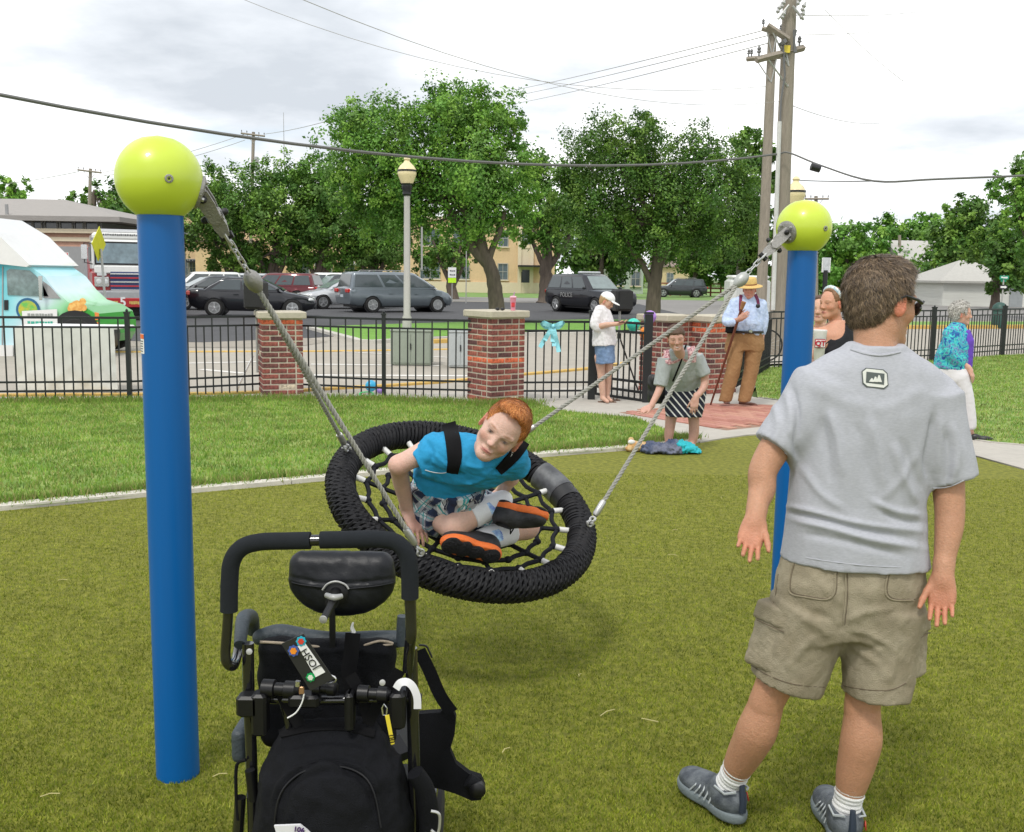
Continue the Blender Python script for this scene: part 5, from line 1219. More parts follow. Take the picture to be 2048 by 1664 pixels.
# bow on the fence
bc = at(1106, 652, (e2b[1] + gp1[1]) / 2 - .04); bw = thing('ribbon_bow', 'pale blue ribbon bow tied to the iron fence', 'bow', bc)
m_rib = M('ribbon_blue', (.28, .68, .78), .5, var=.08, ns=8)
rr_ = np.random.default_rng(8); tp_ = MB()
def ribbon(mb, P, wd, up=(0, 0.3, 1)):
    P = catmull(P, 6); T = np.gradient(P, axis=0); T /= np.linalg.norm(T, axis=1)[:, None]; S = np.cross(T, up); S /= np.linalg.norm(S, axis=1)[:, None]
    n = len(P); V = np.concatenate([P - S * wd / 2, P + S * wd / 2]); return mb.add(V, [(i, i + 1, n + i + 1, n + i) for i in range(n - 1)])
for i in range(9):
    a = (-1) ** i * (.25 + .35 * rr_.random()) + (0 if i % 2 else PI); l = .10 + .05 * rr_.random(); d = A_((math.cos(a), -.2, .55 * abs(math.sin(a)) + .05 * rr_.normal())); q = A_((0, -1, .1))
    mbb = MB(); ribbon(mbb, [A_((0, 0, 0)), d * l * .6 + q * .05, d * l * 1.1 + A_((0, 0, .01)), d * l * .7 - q * .02 - A_((0, 0, .03)), A_((0, 0, -.01))], .055, (0.2, 1, .2)).build('loop', m_rib, bw, True)
for i, (dx, l) in enumerate(((-.16, .3), (-.1, .2), (.02, .28), (.08, .36), (.0, .22))):
    mbb = MB(); ribbon(mbb, [A_((0, 0, 0)), A_((dx * .4, -.03, -l * .35)), A_((dx * .8, .0, -l * .7)), A_((dx * 1.1, -.02, -l))], .06, (0, 1, .1)).build('tail', m_rib, bw, True)
MB().sph((0, -.02, .0), .03, 10, 8).build('knot', m_rib, bw, True)
# balloons
for (px, py, r_, c_, lab) in ((1267, 650, .098, (.05, .55, .42), 'teal balloon floating by the gate post'), (1300, 634, .095, (.40, .20, .62), 'purple balloon highest above the gate post'), (1292, 667, .10, (.85, .25, .03), 'orange balloon half hidden behind the gate post')):
    c = at(px, py, 14.75 + .1 * (px - 1267) / 20); t = thing('balloon', lab, 'balloon', c, 0, 'party balloons')
    MB().lathe([(.004, -1.22 * r_), (.2 * r_, -1.1 * r_), (.62 * r_, -.75 * r_), (.92 * r_, -.3 * r_), (r_, .1 * r_), (.88 * r_, .52 * r_), (.55 * r_, .86 * r_), (.2 * r_, .98 * r_), (.001, r_)], n=24).build('envelope', M('balloon_' + lab[:4], c_, .25, var=0), t, True)
    MB().lathe([(.012, -1.3 * r_), (.004, -1.21 * r_)], n=8).build('knot', M('balloon_' + lab[:4], c_, .25, var=0), t)
    MB().tube([A_((0, 0, -1.28 * r_)), A_((.02, 0, -.35)), (A_((gb_[0], gb_[1], .75)) - c)], .002, 4).build('string', m_white, t)
# loudspeaker on a tripod behind the woman in the cap
sc_ = at(1243, 600, 15.4); spk = thing('loudspeaker', 'black loudspeaker on a stand behind the woman in the white cap', 'speaker', sc_)
MB().box((0, 0, 0), (.27, .25, .32), rotz(.3), .03).build('cabinet', M('speaker_black', (.012,) * 3, .6, bump=.5, bs=200), spk)
MB().box(rotz(.3) @ A_((0.02, -.13, 0)), (.22, .012, .27), rotz(.3), .01).build('grille', M('speaker_grille', (.02,) * 3, .7, bump=1, bs=400), spk)
sk = A_((sc_[0] - .02, 15.4, 0)); stn = thing('speaker_stand', 'tripod stand with pale legs carrying the black loudspeaker', 'stand', sk)
MB().tube([(0, 0, .35), (0, 0, sc_[2] - .15)], .017, 8).build('pole', m_galv, stn)
MB().lathe([(.03, .82), (.03, .9)], n=12).build('collar', m_black, stn)
for i in range(3):
    a = i * 2.09 + .5; MB().tube([(0, 0, .86), (.38 * math.cos(a), .38 * math.sin(a), .02)], .012, 8).build('leg', m_white if i else m_black, stn); MB().tube([(0, 0, .42), (.2 * math.cos(a), .2 * math.sin(a), .43)], .007, 6).build('brace', m_black, stn)
s2 = at(512, 590, 14.7); spk2 = thing('loudspeaker', 'black loudspeaker standing behind the left brick pillar in front of the black sedan', 'speaker', s2)
MB().box((0, 0, 0), (.29, .25, .40), rotz(-.2), .03).build('cabinet', M('speaker_black', (.012,) * 3, .6), spk2)
MB().box(rotz(-.2) @ A_((0, -.13, 0)), (.24, .012, .34), rotz(-.2), .01).build('grille', M('speaker_grille', (.02,) * 3, .7), spk2)
st2 = thing('speaker_stand', 'tripod stand of the loudspeaker half hidden by the left brick pillar', 'stand', A_((s2[0], 14.7, 0)))
MB().tube([(0, 0, .3), (0, 0, s2[2] - .19)], .017, 8).build('pole', m_galv, st2)
for i in range(2): a = 5.2 + i * 2.0; MB().tube([(0, 0, .75), (.3 * math.cos(a), .3 * abs(math.sin(a)), .02)], .012, 8).build('leg', m_white, st2)
# bicycle leaning outside the right fence
bcY = 21.6; bcx = at(1532, 700, bcY); bk = thing('bicycle', 'dark bicycle standing behind the fence by the straw hat man', 'bicycle', (bcx[0], bcY, 0))
m_bk = M('bike_teal', (.02, .12, .12), .4)
for dx in (0, -1.05):
    a = np.linspace(0, 2 * PI, 32, endpoint=False)
    wv = MB().tube([(dx + .33 * math.cos(q), 0, .35 + .33 * math.sin(q)) for q in a], .018, 6, closed=True).build('wheel', m_tyre, bk, True)
    spk_ = MB()
    for q in a[::2]: spk_.tube([(dx, 0, .35), (dx + .32 * math.cos(q), 0, .35 + .32 * math.sin(q))], .0025, 4)
    spk_.lathe([(.03, -.04), (.03, .04)], (dx, 0, .35), (0, 1, 0), 8).build('spokes', m_galv, wv)
MB().tube([(0, 0, .35), (-.18, 0, .9)], .018, 6).tube([(-.16, 0, .82), (-.62, 0, .86)], .018, 6).tube([(-.16, 0, .78), (-.55, 0, .33)], .018, 6).tube([(-.66, 0, .95), (-.55, 0, .33)], .016, 6).tube([(-1.05, 0, .35), (-.55, 0, .33)], .014, 6).tube([(-1.05, 0, .35), (-.63, 0, .82)], .012, 6).build('frame', m_bk, bk, True)
MB().tube([(-.18, 0, .9), (-.17, 0, 1.0)], .014, 6).tube([(-.12, -.26, 1.03), (-.17, -.15, 1.0), (-.17, .15, 1.0), (-.12, .26, 1.03)], .013, 6).build('handlebar', m_black, bk, True)
MB().sph((-.67, 0, .98), .1, 12, 8, (1.3, .7, .35)).build('saddle', m_black, bk, True)
# ================================================================== people
m_skin = M('skin', (1, 1, 1), .5, var=.10, ns=22, bump=.3, bs=180, sss=.12, spec=.35, attr='Col')
class Surf:
    """looks up points on a body surface from the side the photograph shows"""
    def __init__(s, V, Fq):
        s.V = V; s.N = vnormals(V, Fq); d = V - Cv; s.px = proj(V); s.dep = d @ Fv; s.ok = (d * s.N).sum(1) < 0.02
        s.i = np.where(s.ok)[0]
    def at(s, x, y, off=0.0, rad=None):
        i = s.i; d = np.hypot(s.px[i, 0] - x, s.px[i, 1] - y); k = np.argsort(d)[:24]; dm = s.dep[i[k]]; near = d[k] <= d[k[0]] + 6
        z0 = dm[near].min(); k = k[(dm < z0 + .06)][:5]; w = 1 / (d[k] + .5); w /= w.sum()
        p = (s.V[i[k]] * w[:, None]).sum(0); n = nrm((s.N[i[k]] * w[:, None]).sum(0))
        r = ray(x, y); z = (p - Cv) @ Fv; p = Cv + r * z    # keep the requested line of sight
        return p + n * off, n
def strip(S, pts, wpx, off=.004, thick=.003, nacross=5, name='strap', mat=None, parent=None):
    P = catmull(pts, 6) if len(pts) > 2 else np.array([np.array(pts[0]) * (1 - t) + np.array(pts[1]) * t for t in np.linspace(0, 1, 8)], float)
    T = np.gradient(P, axis=0); T /= np.linalg.norm(T, axis=1)[:, None]; Nn = np.stack([-T[:, 1], T[:, 0]], 1)
    wpx = np.interp(np.linspace(0, 1, len(P)), np.linspace(0, 1, len(np.atleast_1d(wpx))), np.atleast_1d(wpx))
    top, bot = [], []
    for i in range(len(P)):
        for j in range(nacross):
            q = P[i] + Nn[i] * wpx[i] * (j / (nacross - 1) - .5); p, n = S.at(q[0], q[1]); top.append(p + n * (off + thick)); bot.append(p - n * .002)
    n, m = len(P), nacross; tg_ = np.array(top).reshape(n, m, 3)
    for _ in range(2): tg_[1:-1] = (tg_[:-2] + tg_[1:-1] * 2 + tg_[2:]) / 4
    V = np.concatenate([tg_.reshape(-1, 3), np.array(bot)]); k = n * m
    Fc = [(i * m + j, i * m + j + 1, (i + 1) * m + j + 1, (i + 1) * m + j) for i in range(n - 1) for j in range(m - 1)]
    Fc += [(a + k, b + k, c + k, d + k)[::-1] for a, b, c, d in Fc]
    for i in range(n - 1):
        for j in (0, m - 1): a, b = i * m + j, (i + 1) * m + j; Fc.append((a, b, b + k, a + k) if j == 0 else (b, a, a + k, b + k))
    for i in (0, n - 1):
        for j in range(m - 1): a, b = i * m + j, i * m + j + 1; Fc.append((a, b, b + k, a + k))
    return MB().add(V, Fc).build(name, mat, parent, True, True)
def seam(S, pts, r=.0022, name='seam', mat=None, parent=None, off=.001, closed=False):
    P = catmull(pts, 5, closed) if len(pts) > 2 else np.array([np.array(pts[0]) * (1 - t) + np.array(pts[1]) * t for t in np.linspace(0, 1, 10)], float)
    Q = np.array([S.at(x, y, off)[0] for x, y in P]); Q[1:-1] = (Q[:-2] + 2 * Q[1:-1] + Q[2:]) / 4
    return MB().tube(Q, r, 6, closed=closed).build(name, mat, parent, True, True)
def hand(S, wrist, d, pn, th, s=1.0, curl=(.25, .3, .35, .4), spread=.09, thumb=.6, k=.008):
    """palm and five fingers; d finger direction, pn the way the palm faces, th the thumb side"""
    d = nrm(d); pn = nrm(np.asarray(pn) - d * (np.asarray(pn) @ d)); th = nrm(np.asarray(th) - d * (np.asarray(th) @ d) - pn * (np.asarray(th) @ pn))
    W = np.asarray(wrist, float); F_ = frame(th, pn, d)
    S.ell(W + d * .052 * s, (.041 * s, .0165 * s, .056 * s), .012, rot=F_)
    S.rc(W + d * .015 * s + th * .012 * s, W + d * .088 * s + th * .024 * s, .018 * s, .0125 * s, .014)
    S.rc(W + d * .015 * s - th * .012 * s, W + d * .078 * s - th * .028 * s, .018 * s, .0115 * s, .014)
    S.rc(W - d * .03 * s, W + d * .02 * s, .026 * s, .026 * s, .02)
    for i, (off, base, L_, r) in enumerate(((.029, .090, .072, .0088), (.0095, .094, .080, .0092), (-.0105, .090, .074, .0088), (-.0295, .080, .058, .0078))):
        p = W + d * base * s + th * off * s; dd = nrm(d + th * (off / .029) * spread); 
        S.rc(p - dd * .02 * s, p, r * 1.05 * s, r * 1.05 * s, k)
        c = curl[i]
        for seg, q in ((.42, 1.), (.32, .93), (.26, .85)):
            dd = nrm(dd * math.cos(c) + pn * math.sin(c)) if seg == .42 else nrm(dd + pn * (c * .9)); e = p + dd * L_ * seg * s
            S.rc(p, e, r * q * s, r * (q - .07) * s, .0025); p = e
    p = W + d * .022 * s + th * .026 * s; dd = nrm(d * .75 + th * thumb + pn * .25)
    S.rc(W + d * .01 * s + th * .01 * s, p, .018 * s, .0145 * s, .01)
    for L_, r0, r1 in ((.042, .0145, .0108), (.032, .0105, .0098), (.026, .0098, .0075)):
        e = p + dd * L_ * s; S.rc(p, e, r0 * s, r1 * s, .005); p = e; dd = nrm(dd + d * .28 + pn * .06)
def skincol(V, base, areas=()):
    c = np.tile(base, (len(V), 1)).astype(float)
    for ctr, r, col, a in areas:
        ctr = np.asarray(ctr); d = np.linalg.norm((V - ctr) / np.asarray(r), axis=1); w_ = (np.clip(1.2 - d, 0, 1) * a)[:, None]; w_ = np.minimum(w_, a)
        c = c * (1 - w_) + np.asarray(col) * w_
    return c
def head(h, c, f, up, s=1.0, female=False, squint=True, brow=(.3, .18, .1), base=(.5, .3, .22), eo=.0, frown=.0, lip=(.45, .13, .12), neck=None, neckr=.055, mouth_open=False, feats=True):
    """cranium, jaw, nose, lips, lids and ears; returns mesh and colours"""
    f = nrm(f); up = nrm(np.asarray(up) - f * (np.asarray(up) @ f)); r = np.cross(f, up); c = np.asarray(c, float)   # r = its own right
    Fm = frame(r, f, up)
    q = lambda x, y, z: c + (r * x + f * y + up * z) * s
    S = SDF(h)
    S.ell(q(0, -.012, .03), A_((.077, .096, .088)) * s, .02, rot=Fm)
    S.ell(q(0, .018, -.02), A_((.066, .072, .085)) * s, .04, rot=Fm)
    S.rc(q(.035, -.0, -.07), q(.012, .062, -.098), .028 * s, .022 * s, .03); S.rc(q(-.035, -.0, -.07), q(-.012, .062, -.098), .028 * s, .022 * s, .03)
    S.ell(q(0, .066, -.1), A_((.02, .018, .016)) * s, .02, rot=Fm)
    if feats:
        for sg_ in (-1, 1):
            S.ell(q(sg_ * .034, .096, .0), A_((.019, .016, .013)) * s, .014, 's', Fm)
            S.ell(q(sg_ * .034, .073, -.001), A_((.0145, .0125, .0125)) * s, .003, rot=Fm)
            S.rc(q(sg_ * .016, .083, .019), q(sg_ * .05, .072, .02), .0085 * s, .007 * s, .012)
            S.ell(q(sg_ * .046, .054, -.03), A_((.016, .018, .018)) * s, .025, rot=Fm)
            S.ell(q(sg_ * .0105, .094, -.037), A_((.0085, .009, .008)) * s, .006, rot=Fm)
        S.rc(q(0, .085, .008), q(0, .104, -.03), .0085 * s, .0105 * s, .012)
        S.ell(q(0, .084, -.066), A_((.026, .0095, .0048)) * s, .008, rot=Fm); S.ell(q(0, .083, -.075), A_((.023, .0095, .0055)) * s, .008, rot=Fm)
        S.rc(q(-.024, .086, -.0705), q(.024, .086, -.0705), .0022 * s, .0022 * s, .003, 's')
        S.rc(q(0, .082, -.088), q(.0, .082, -.089), .004 * s, .004 * s, .008, 's')
    for sg_ in (-1, 1):
        er = frame(r * sg_ * .85 - f * .5, f * .85 + r * sg_ * .5, up + f * -.15)
        S.ell(q(sg_ * .082, -.008, -.014), A_((.008, .019, .036)) * s, .008, rot=er)
        S.ell(q(sg_ * .093, -.002, -.010), A_((.007, .010, .021)) * s, .004, 's', er)
    if neck is not None: S.rc(q(0, -.02, -.06), neck, neckr * s, neckr * 1.08 * s, .03)
    V, Fq = S.mesh()
    ar = [(q(0, .09, -.071), A_((.03, .03, .0135)) * s, lip, .85)]
    ar += [(q(sg_ * .045, .07, -.035), (.03 * s,) * 3, np.array(base) * (1.12, .82, .8), .5) for sg_ in (-1, 1)]
    ar += [(q(sg_ * .088, -.01, -.0), (.03 * s,) * 3, np.array(base) * (1.1, .68, .64), .6) for sg_ in (-1, 1)]
    L3 = (V - c) @ Fm / s; col = skincol(V, base, [])
    def blob(cx, cy, rx, rz, colr, a, zt=0):
        nonlocal col
        zz_ = L3[:, 2] - cy - zt * np.abs(L3[:, 0]); d = np.sqrt(((np.abs(L3[:, 0]) - cx) / rx) ** 2 + (zz_ / rz) ** 2)
        w_ = (np.clip(1.35 - d, 0, 1) * a * (L3[:, 1] > .03)).clip(0, a)[:, None]; col = col * (1 - w_) + np.asarray(colr) * w_
    if feats:
        blob(.045, -.035, .022, .02, np.array(base) * (1.1, .8, .78), .55)
        blob(0, -.035, .014, .012, np.array(base) * (1.1, .82, .8), .5)
        blob(0, -.070, .025, .0085, lip, .85, frown)
        blob(0, -.0695, .022, .0022, np.array(lip) * .35, .8, frown)
        blob(.034, .0245, .02, .0045, brow, .75)
        blob(.034, -.001, .0145, .0032 if squint else .006, (.03, .018, .015), .92)
        if eo: blob(.034, -.0015, .0105, .0026, (.40, .35, .32), .8); blob(.034, -.001, .0048, .0040, (.03, .04, .05), 1); blob(.034, .0045, .0155, .0028, (.06, .03, .02), .95); blob(.034, -.006, .013, .0016, (.25, .12, .1), .6)
        if mouth_open: blob(0, -.0715, .02, .006, (.75, .7, .65), .9)
    ear = np.abs(L3[:, 0]) > .078; col[ear & (np.abs(L3[:, 2]) < .05)] *= (1.08, .72, .68)
    return (V, Fq), col, q, Fm
def haircap(h, q, Fm, s, front=.045, low=-.075, thick=.012, extra=(), n_amp=.004, side_low=-.02, ears=True):
    """short hair: skull shape a little larger, cut away at the face"""
    S = SDF(h); c = q(0, 0, 0)
    S.ell(q(0, -.014, .032), A_((.078 + thick, .098 + thick, .089 + thick)) * s, .02, rot=Fm)
    S.ell(q(0, -.055, -.03), A_((.062, .045, .06)) * s, .03, rot=Fm)
    for e in extra: S.ell(q(*e[0]), A_(e[1]) * s, .025, rot=Fm)
    S.box(q(0, .13, -.06 + front), A_((.2, .085, .1)) * s, Fm, .03, .02, 's')
    S.box(q(0, .09, side_low - .1), A_((.2, .105, .1)) * s, Fm, .02, .015, 's')
    if ears:
        for g_ in (-1, 1): S.ell(q(g_ * .09, .012, -.02), A_((.03, .034, .042)) * s, .008, 's', Fm)
    S.plane(q(0, 0, low), -Fm[:, 2] + Fm[:, 1] * .25, .02)
    V, Fq = S.mesh(); V = wrinkle(V, Fq, noise=[(n_amp, (30, 30, 30), 5), (n_amp * .5, (70, 70, 70), 6)])
    return V, Fq
def strands(VF, n, L_, wd, flow, cols, seed, mat, parent, name='hair_strands', lift=.35, rows=3, bias=None, jit=.4):
    V, Fq = VF; r = np.random.default_rng(seed); N = vnormals(V, Fq); i = r.integers(len(V), size=n)
    P = V[i]; nn = N[i]; fl = flow(P, nn) + r.normal(size=(n, 3)) * jit; fl -= nn * (fl * nn).sum(1)[:, None]; fl /= np.linalg.norm(fl, axis=1)[:, None]
    sd_ = np.cross(fl, nn); LL = L_ * r.uniform(.6, 1.2, n); bend = r.normal(size=n) * .35; pts = []
    for k in range(rows + 1):
        t = k / rows; w_ = wd * (1 - t) * .5 + wd * .05
        c = P + (fl * t + nn * (lift * t * (1 - .6 * t)) + sd_ * (bend * t * t)[:, None]) * LL[:, None] + nn * .001
        pts += [c - sd_ * w_, c + sd_ * w_]
    A = np.stack(pts, 1); m = A.shape[1]; base = (np.arange(n) * m)[:, None, None]
    qd = np.array([[2 * k, 2 * k + 1, 2 * k + 3, 2 * k + 2] for k in range(rows)])[None]
    c = np.array(cols)[r.integers(len(cols), size=n)] * r.uniform(.7, 1.3, (n, 1))
    if bias is not None: c = c * bias(P)[:, None]
    me = mesh_np(name, A.reshape(-1, 3), (base + qd).reshape(-1, 4), True, mat, np.repeat(c, m, 0))
    return link(name, me, parent, True)
m_hair = M('hair', (1, 1, 1), .5, var=0, attr='Col', spec=.35)
def shoe(parent, heel, toe, up, ankle, cols, s=1.0, name='shoe', laces=None, sole=.028, h=.005):
    """low trainer: upper, rubber sole, laces"""
    heel, toe, up = A_(heel), A_(toe), nrm(up); d = toe - heel; L_ = np.linalg.norm(d); d = d / L_; up = nrm(up - d * (up @ d)); sd_ = np.cross(d, up); q = lambda x, y, z: heel + d * x * L_ + sd_ * y * s + up * z * s
    Fm = frame(d, sd_, up)
    S = SDF(h); S.ell(q(.2, 0, .055), (L_ * .21, .038 * s, .052 * s), .03, rot=Fm); S.ell(q(.45, 0, .048), (L_ * .3, .04 * s, .045 * s), .03, rot=Fm); S.ell(q(.74, .0, .038), (L_ * .25, .047 * s, .036 * s), .03, rot=Fm)
    S.rc(q(.22, 0, .06), ankle, .044 * s, .042 * s, .03); S.plane(q(.2, 0, .105), nrm(up - d * .25), .01); S.rc(q(.2, 0, .07), q(.2, 0, .14), .03 * s, .036 * s, .006, 's'); S.plane(q(0, 0, sole * .8), -up, .004)
    up_ = S.mesh(); o = obj_np(name, up_, M('shoe_' + name + str(cols[0]), cols[0], .6, var=.12, ns=25, bump=.3, bs=150, col2=cols[2] if len(cols) > 2 else None), parent)
    S = SDF(h); S.ell(q(.2, 0, .02), (L_ * .225, .045 * s, .05 * s), .03, rot=Fm); S.ell(q(.5, 0, .02), (L_ * .35, .042 * s, .05 * s), .03, rot=Fm); S.ell(q(.73, 0, .02), (L_ * .285, .052 * s, .05 * s), .03, rot=Fm)
    S.plane(q(0, 0, sole), up, .006); S.plane(q(0, 0, 0.002), -up, .004)
    V, Fq = S.mesh(); obj_np('sole', (V, Fq), M('sole_' + str(cols[1]), cols[1], .7, var=.1, ns=30, bump=.3, bs=120), o)
    if laces is not None:
        mb = MB()
        for k in range(5): x = .40 + k * .062; zz_ = .094 - k * .008; mb.tube([q(x, -.022, zz_ - .012), q(x + .01, 0, zz_), q(x, .022, zz_ - .012)], .0028, 6); mb.tube([q(x, -.022, zz_ - .012), q(x + .05, .0, zz_ - .003), q(x + .06, .022, zz_ - .016)], .0028, 6)
        mb.build('laces', M('lace' + str(laces), laces, .7, var=.1), o, True, True)
    return o, q
# ------------------------------------------------------------------ the man in the grey T-shirt
YM = 3.05
man = thing('person', 'man seen from behind in a grey T-shirt and khaki cargo shorts, standing at the right', 'person', (G(1580, 1660)[0], 3.05, 0))
m_tee = M('heather_grey', (0.395, 0.405, 0.445), .85, var=.05, ns=150, bump=.3, bs=500, col2=(0.425, 0.435, 0.475), stretch=(.5, .5, 2.4))
m_khaki = M('khaki', (0.265, 0.225, 0.15), .85, var=.12, ns=9, bump=.5, bs=300, col2=(0.31, 0.27, 0.19))
hc = at(1763, 605, 3.08); hf = A_((.915, .39, -.16)); base_m = (0.46, 0.245, 0.15)
(hm, hcol, qm, Fm) = head(.0045, hc, hf, (-.02, .1, 1), 1.05, base=base_m, neck=at(1752, 730, 3.03), neckr=.055)
armL = SDF(.004)
sL, eL, wL = at(1612, 800, 3.06), at(1527, 938, 3.01), at(1511, 1036, 2.93)
armL.chain([sL, at(1560, 880, 3.04), eL, at(1524, 978, 2.99), at(1515, 1008, 2.96), wL], [.062, .049, .0425, .040, .031, .025], .01)
hand(armL, wL, (-.28, -.50, -.74), (-.12, -.82, .52), (1, -.1, -.2), .90, (.34, .30, .36, .44), .09, .38)
armR = SDF(.004)
sR, eR, wR = at(1880, 815, 3.05), at(1899, 1010, 3.0), at(1886, 1150, 2.93)
armR.chain([sR, at(1892, 920, 3.03), eR, at(1898, 1055, 2.98), at(1891, 1105, 2.955), wR], [.062, .050, .0435, .041, .032, .025], .01)
hand(armR, wR, (-.12, -.32, -.92), (-.35, -.85, .25), (-1, -.05, -.1), .93, (.45, .34, .34, .38), .06, .4)
leg = SDF(.006)
hL, hR = G(1468, 1646), G(1694, 1698); tL, tR = G(1378, 1580), G(1655, 1628)
aL, aR = hL * .8 + tL * .2 + A_((0, 0, .09)), hR * .8 + tR * .2 + A_((0, 0, .09))
kL, kR = at(1541, 1385, 3.03), at(1727, 1395, 3.0)
for hip, k_, a_2, calf in ((at(1630, 1200, 3.02), kL, aL, at(1513, 1462, 3.045)), (at(1765, 1200, 3.02), kR, aR, at(1722, 1482, 2.985))):
    leg.chain([hip, k_, k_ * .6 + calf * .4, calf, calf * .55 + a_2 * .45, calf * .25 + a_2 * .75, a_2], [.09, .053, .054, .0635, .053, .039, .034], .01)
torso_in = SDF(.012); torso_in.loft([(at(1705, 1160, 3.03), .17, .1), (at(1735, 850, 3.05), .17, .1), (at(1750, 730, 3.04), .08, .06)], (1, 0, 0))
mL, mR, mG, mT = armL.mesh(), armR.mesh(), leg.mesh(), torso_in.mesh()
def armcol(m_, b=base_m, hp=None):
    c = skincol(m_[0], b)
    if hp is not None: c = skincol(m_[0], b, [(hp, (.11, .11, .11), np.array(b) * (1.12, .80, .78), .75)])
    return c
body_m = join(hm, mL, mR, mG, mT)
bcol = np.concatenate([hcol, armcol(mL, hp=wL + A_((-.03, -.03, -.09))), armcol(mR, hp=wR + A_((-.02, -.03, -.1))), skincol(mG[0], np.array(base_m) * (1.0, .98, .95)), skincol(mT[0], base_m)])
obj_np('body', body_m, m_skin, man, col=bcol)
# hair
hcap = haircap(.005, qm, Fm, 1.05, front=.045, low=-.066, thick=.010, n_amp=.002, side_low=.004, extra=[((0, .03, .085), (.06, .06, .045))], ears=True)
hbase = (0.07, 0.048, 0.03)
ho = obj_np('hair', hcap, M('hair_base', hbase, .7, var=.3, ns=60, stretch=(1, 1, .4)), man)
whorl = qm(.0, -.05, .12)
def flow_m(P, N):
    d = P - whorl; d[:, 2] -= .02; d /= np.linalg.norm(d, axis=1)[:, None]; return d + A_((0, 0, -.35)) + .3 * np.cross(N, d) + .45 * np.stack([vnoise(P * 14, i) for i in (1, 2, 3)], 1)
hz0, hz1 = qm(0, 0, -.06)[2], qm(0, 0, .13)[2]
strands(hcap, 24000, .026, .0024, flow_m, [(.13, .088, .055), (.09, .062, .04), (.19, .13, .08), (.05, .036, .026), (.25, .18, .11)], 3, m_hair, ho, lift=.22, jit=.22)
# sunglasses
gs = thing('sunglasses', 'black wraparound sunglasses worn by the man in the grey T-shirt', 'sunglasses', qm(0, .1, .0))
for sg_ in (-1, 1):
    MB().sph(qm(sg_ * .036, .098, -.004), .03, 14, 10, (1, .3, .72), frame(Fm[:, 0] * 1 + Fm[:, 1] * -.35 * sg_, Fm[:, 1], Fm[:, 2])).build('lens', M('dark_lens', (.01, .01, .012), .08, var=0, spec=1), gs, True, True)
    MB().tube([qm(sg_ * .066, .085, .008), qm(sg_ * .084, .05, .01), qm(sg_ * .09, -.0, .012), qm(sg_ * .088, -.015, .004)], [.006, .005, .004, .003], 8).build('temple', m_black, gs, True, True)
MB().tube([qm(-.066, .09, .012), qm(-.02, .112, .014), qm(.02, .112, .014), qm(.066, .09, .012)], .004, 8).build('bridge', m_black, gs, True, True)
# T-shirt
T = SDF(.006)
def ring(y, xl, xr, Y, ry): c = at((xl + xr) / 2, y, Y); return (c, (xr - xl) / 2 * Y / FPX, ry)
keys = [ring(1123, 1558, 1862, 3.03, .152), ring(1060, 1568, 1853, 3.03, .146), ring(1000, 1574, 1850, 3.035, .138), ring(940, 1582, 1856, 3.04, .14), ring(880, 1588, 1866, 3.05, .145), ring(820, 1598, 1880, 3.055, .142), ring(775, 1604, 1886, 3.055, .128), ring(740, 1628, 1868, 3.05, .108), ring(718, 1660, 1838, 3.045, .092), ring(700, 1694, 1806, 3.04, .078), ring(690, 1700, 1804, 3.04, .074)]
T.loft(keys, (1, .03, .04), .02, n=2.2)
def sleeve(S, a, b, r0, r1, side, wall=.007, k=.035, ry=1.0):
    a, b = A_(a), A_(b); m_ = a * .5 + b * .5; S.loft([(a, r0 * ry, r0), (m_, (r0 + r1) / 2 * ry, (r0 + r1) / 2), (b, r1 * ry, r1)], side, k)
sleeve(T, at(1640, 778, 3.06), at(1549, 895, 3.03), .085, .066, (0, 1, 0), ry=1.15)
sleeve(T, at(1862, 800, 3.05), at(1908, 962, 3.01), .088, .07, (1, 0, 0), ry=1.05)
T.rc(at(1630, 772, 3.05), at(1700, 735, 3.045), .06, .06, .04); T.rc(at(1868, 788, 3.05), at(1800, 738, 3.045), .062, .062, .04)
VT, FT = T.mesh(2)
folds = [([(1583, 770), (1596, 831), (1592, 885), (1598, 925)], -.012, .009), ([(1572, 775), (1581, 831), (1578, 880)], .006, .012), ([(1870, 820), (1862, 870), (1853, 915), (1856, 960)], -.012, .009), ([(1884, 830), (1878, 890), (1872, 950)], .006, .012),
    ([(1655, 815), (1676, 880), (1686, 960)], .009, .013), ([(1637, 830), (1655, 900), (1662, 970)], -.006, .014), ([(1735, 830), (1757, 905), (1772, 990)], .008, .014), ([(1712, 840), (1730, 910), (1745, 985)], -.006, .015), ([(1782, 880), (1806, 955), (1836, 1010)], .009, .013), ([(1800, 870), (1822, 930), (1845, 985)], -.007, .012),
    ([(1572, 1024), (1650, 1040), (1737, 1062), (1846, 1082)], -.010, .010), ([(1580, 1038), (1660, 1056), (1740, 1078), (1850, 1098)], .010, .010), ([(1570, 1012), (1620, 1022), (1690, 1042), (1750, 1052)], .008, .009), ([(1600, 1066), (1697, 1084), (1816, 1114)], -.007, .010), ([(1845, 1030), (1790, 1022), (1740, 1000)], .008, .010), ([(1850, 1046), (1800, 1040), (1760, 1022)], -.008, .009), ([(1852, 1064), (1790, 1056), (1730, 1050)], .006, .008),
    ([(1902, 840), (1915, 900), (1908, 960)], .008, .011), ([(1890, 860), (1897, 910), (1890, 975)], -.007, .010), ([(1545, 800), (1556, 850), (1545, 890)], .006, .012), ([(1610, 760), (1680, 800), (1750, 815)], .004, .02), ([(1855, 770), (1790, 810), (1740, 818)], .004, .02), ([(1600, 930), (1640, 985), (1690, 1020)], .006, .012), ([(1840, 900), (1800, 960), (1760, 1000)], .005, .013)]
VT = wrinkle(VT, FT, folds, noise=[(.0028, (6, 6, 2.5), 11), (.0010, (16, 16, 6), 12)])
shirt = obj_np('shirt', (VT, FT), m_tee, man)
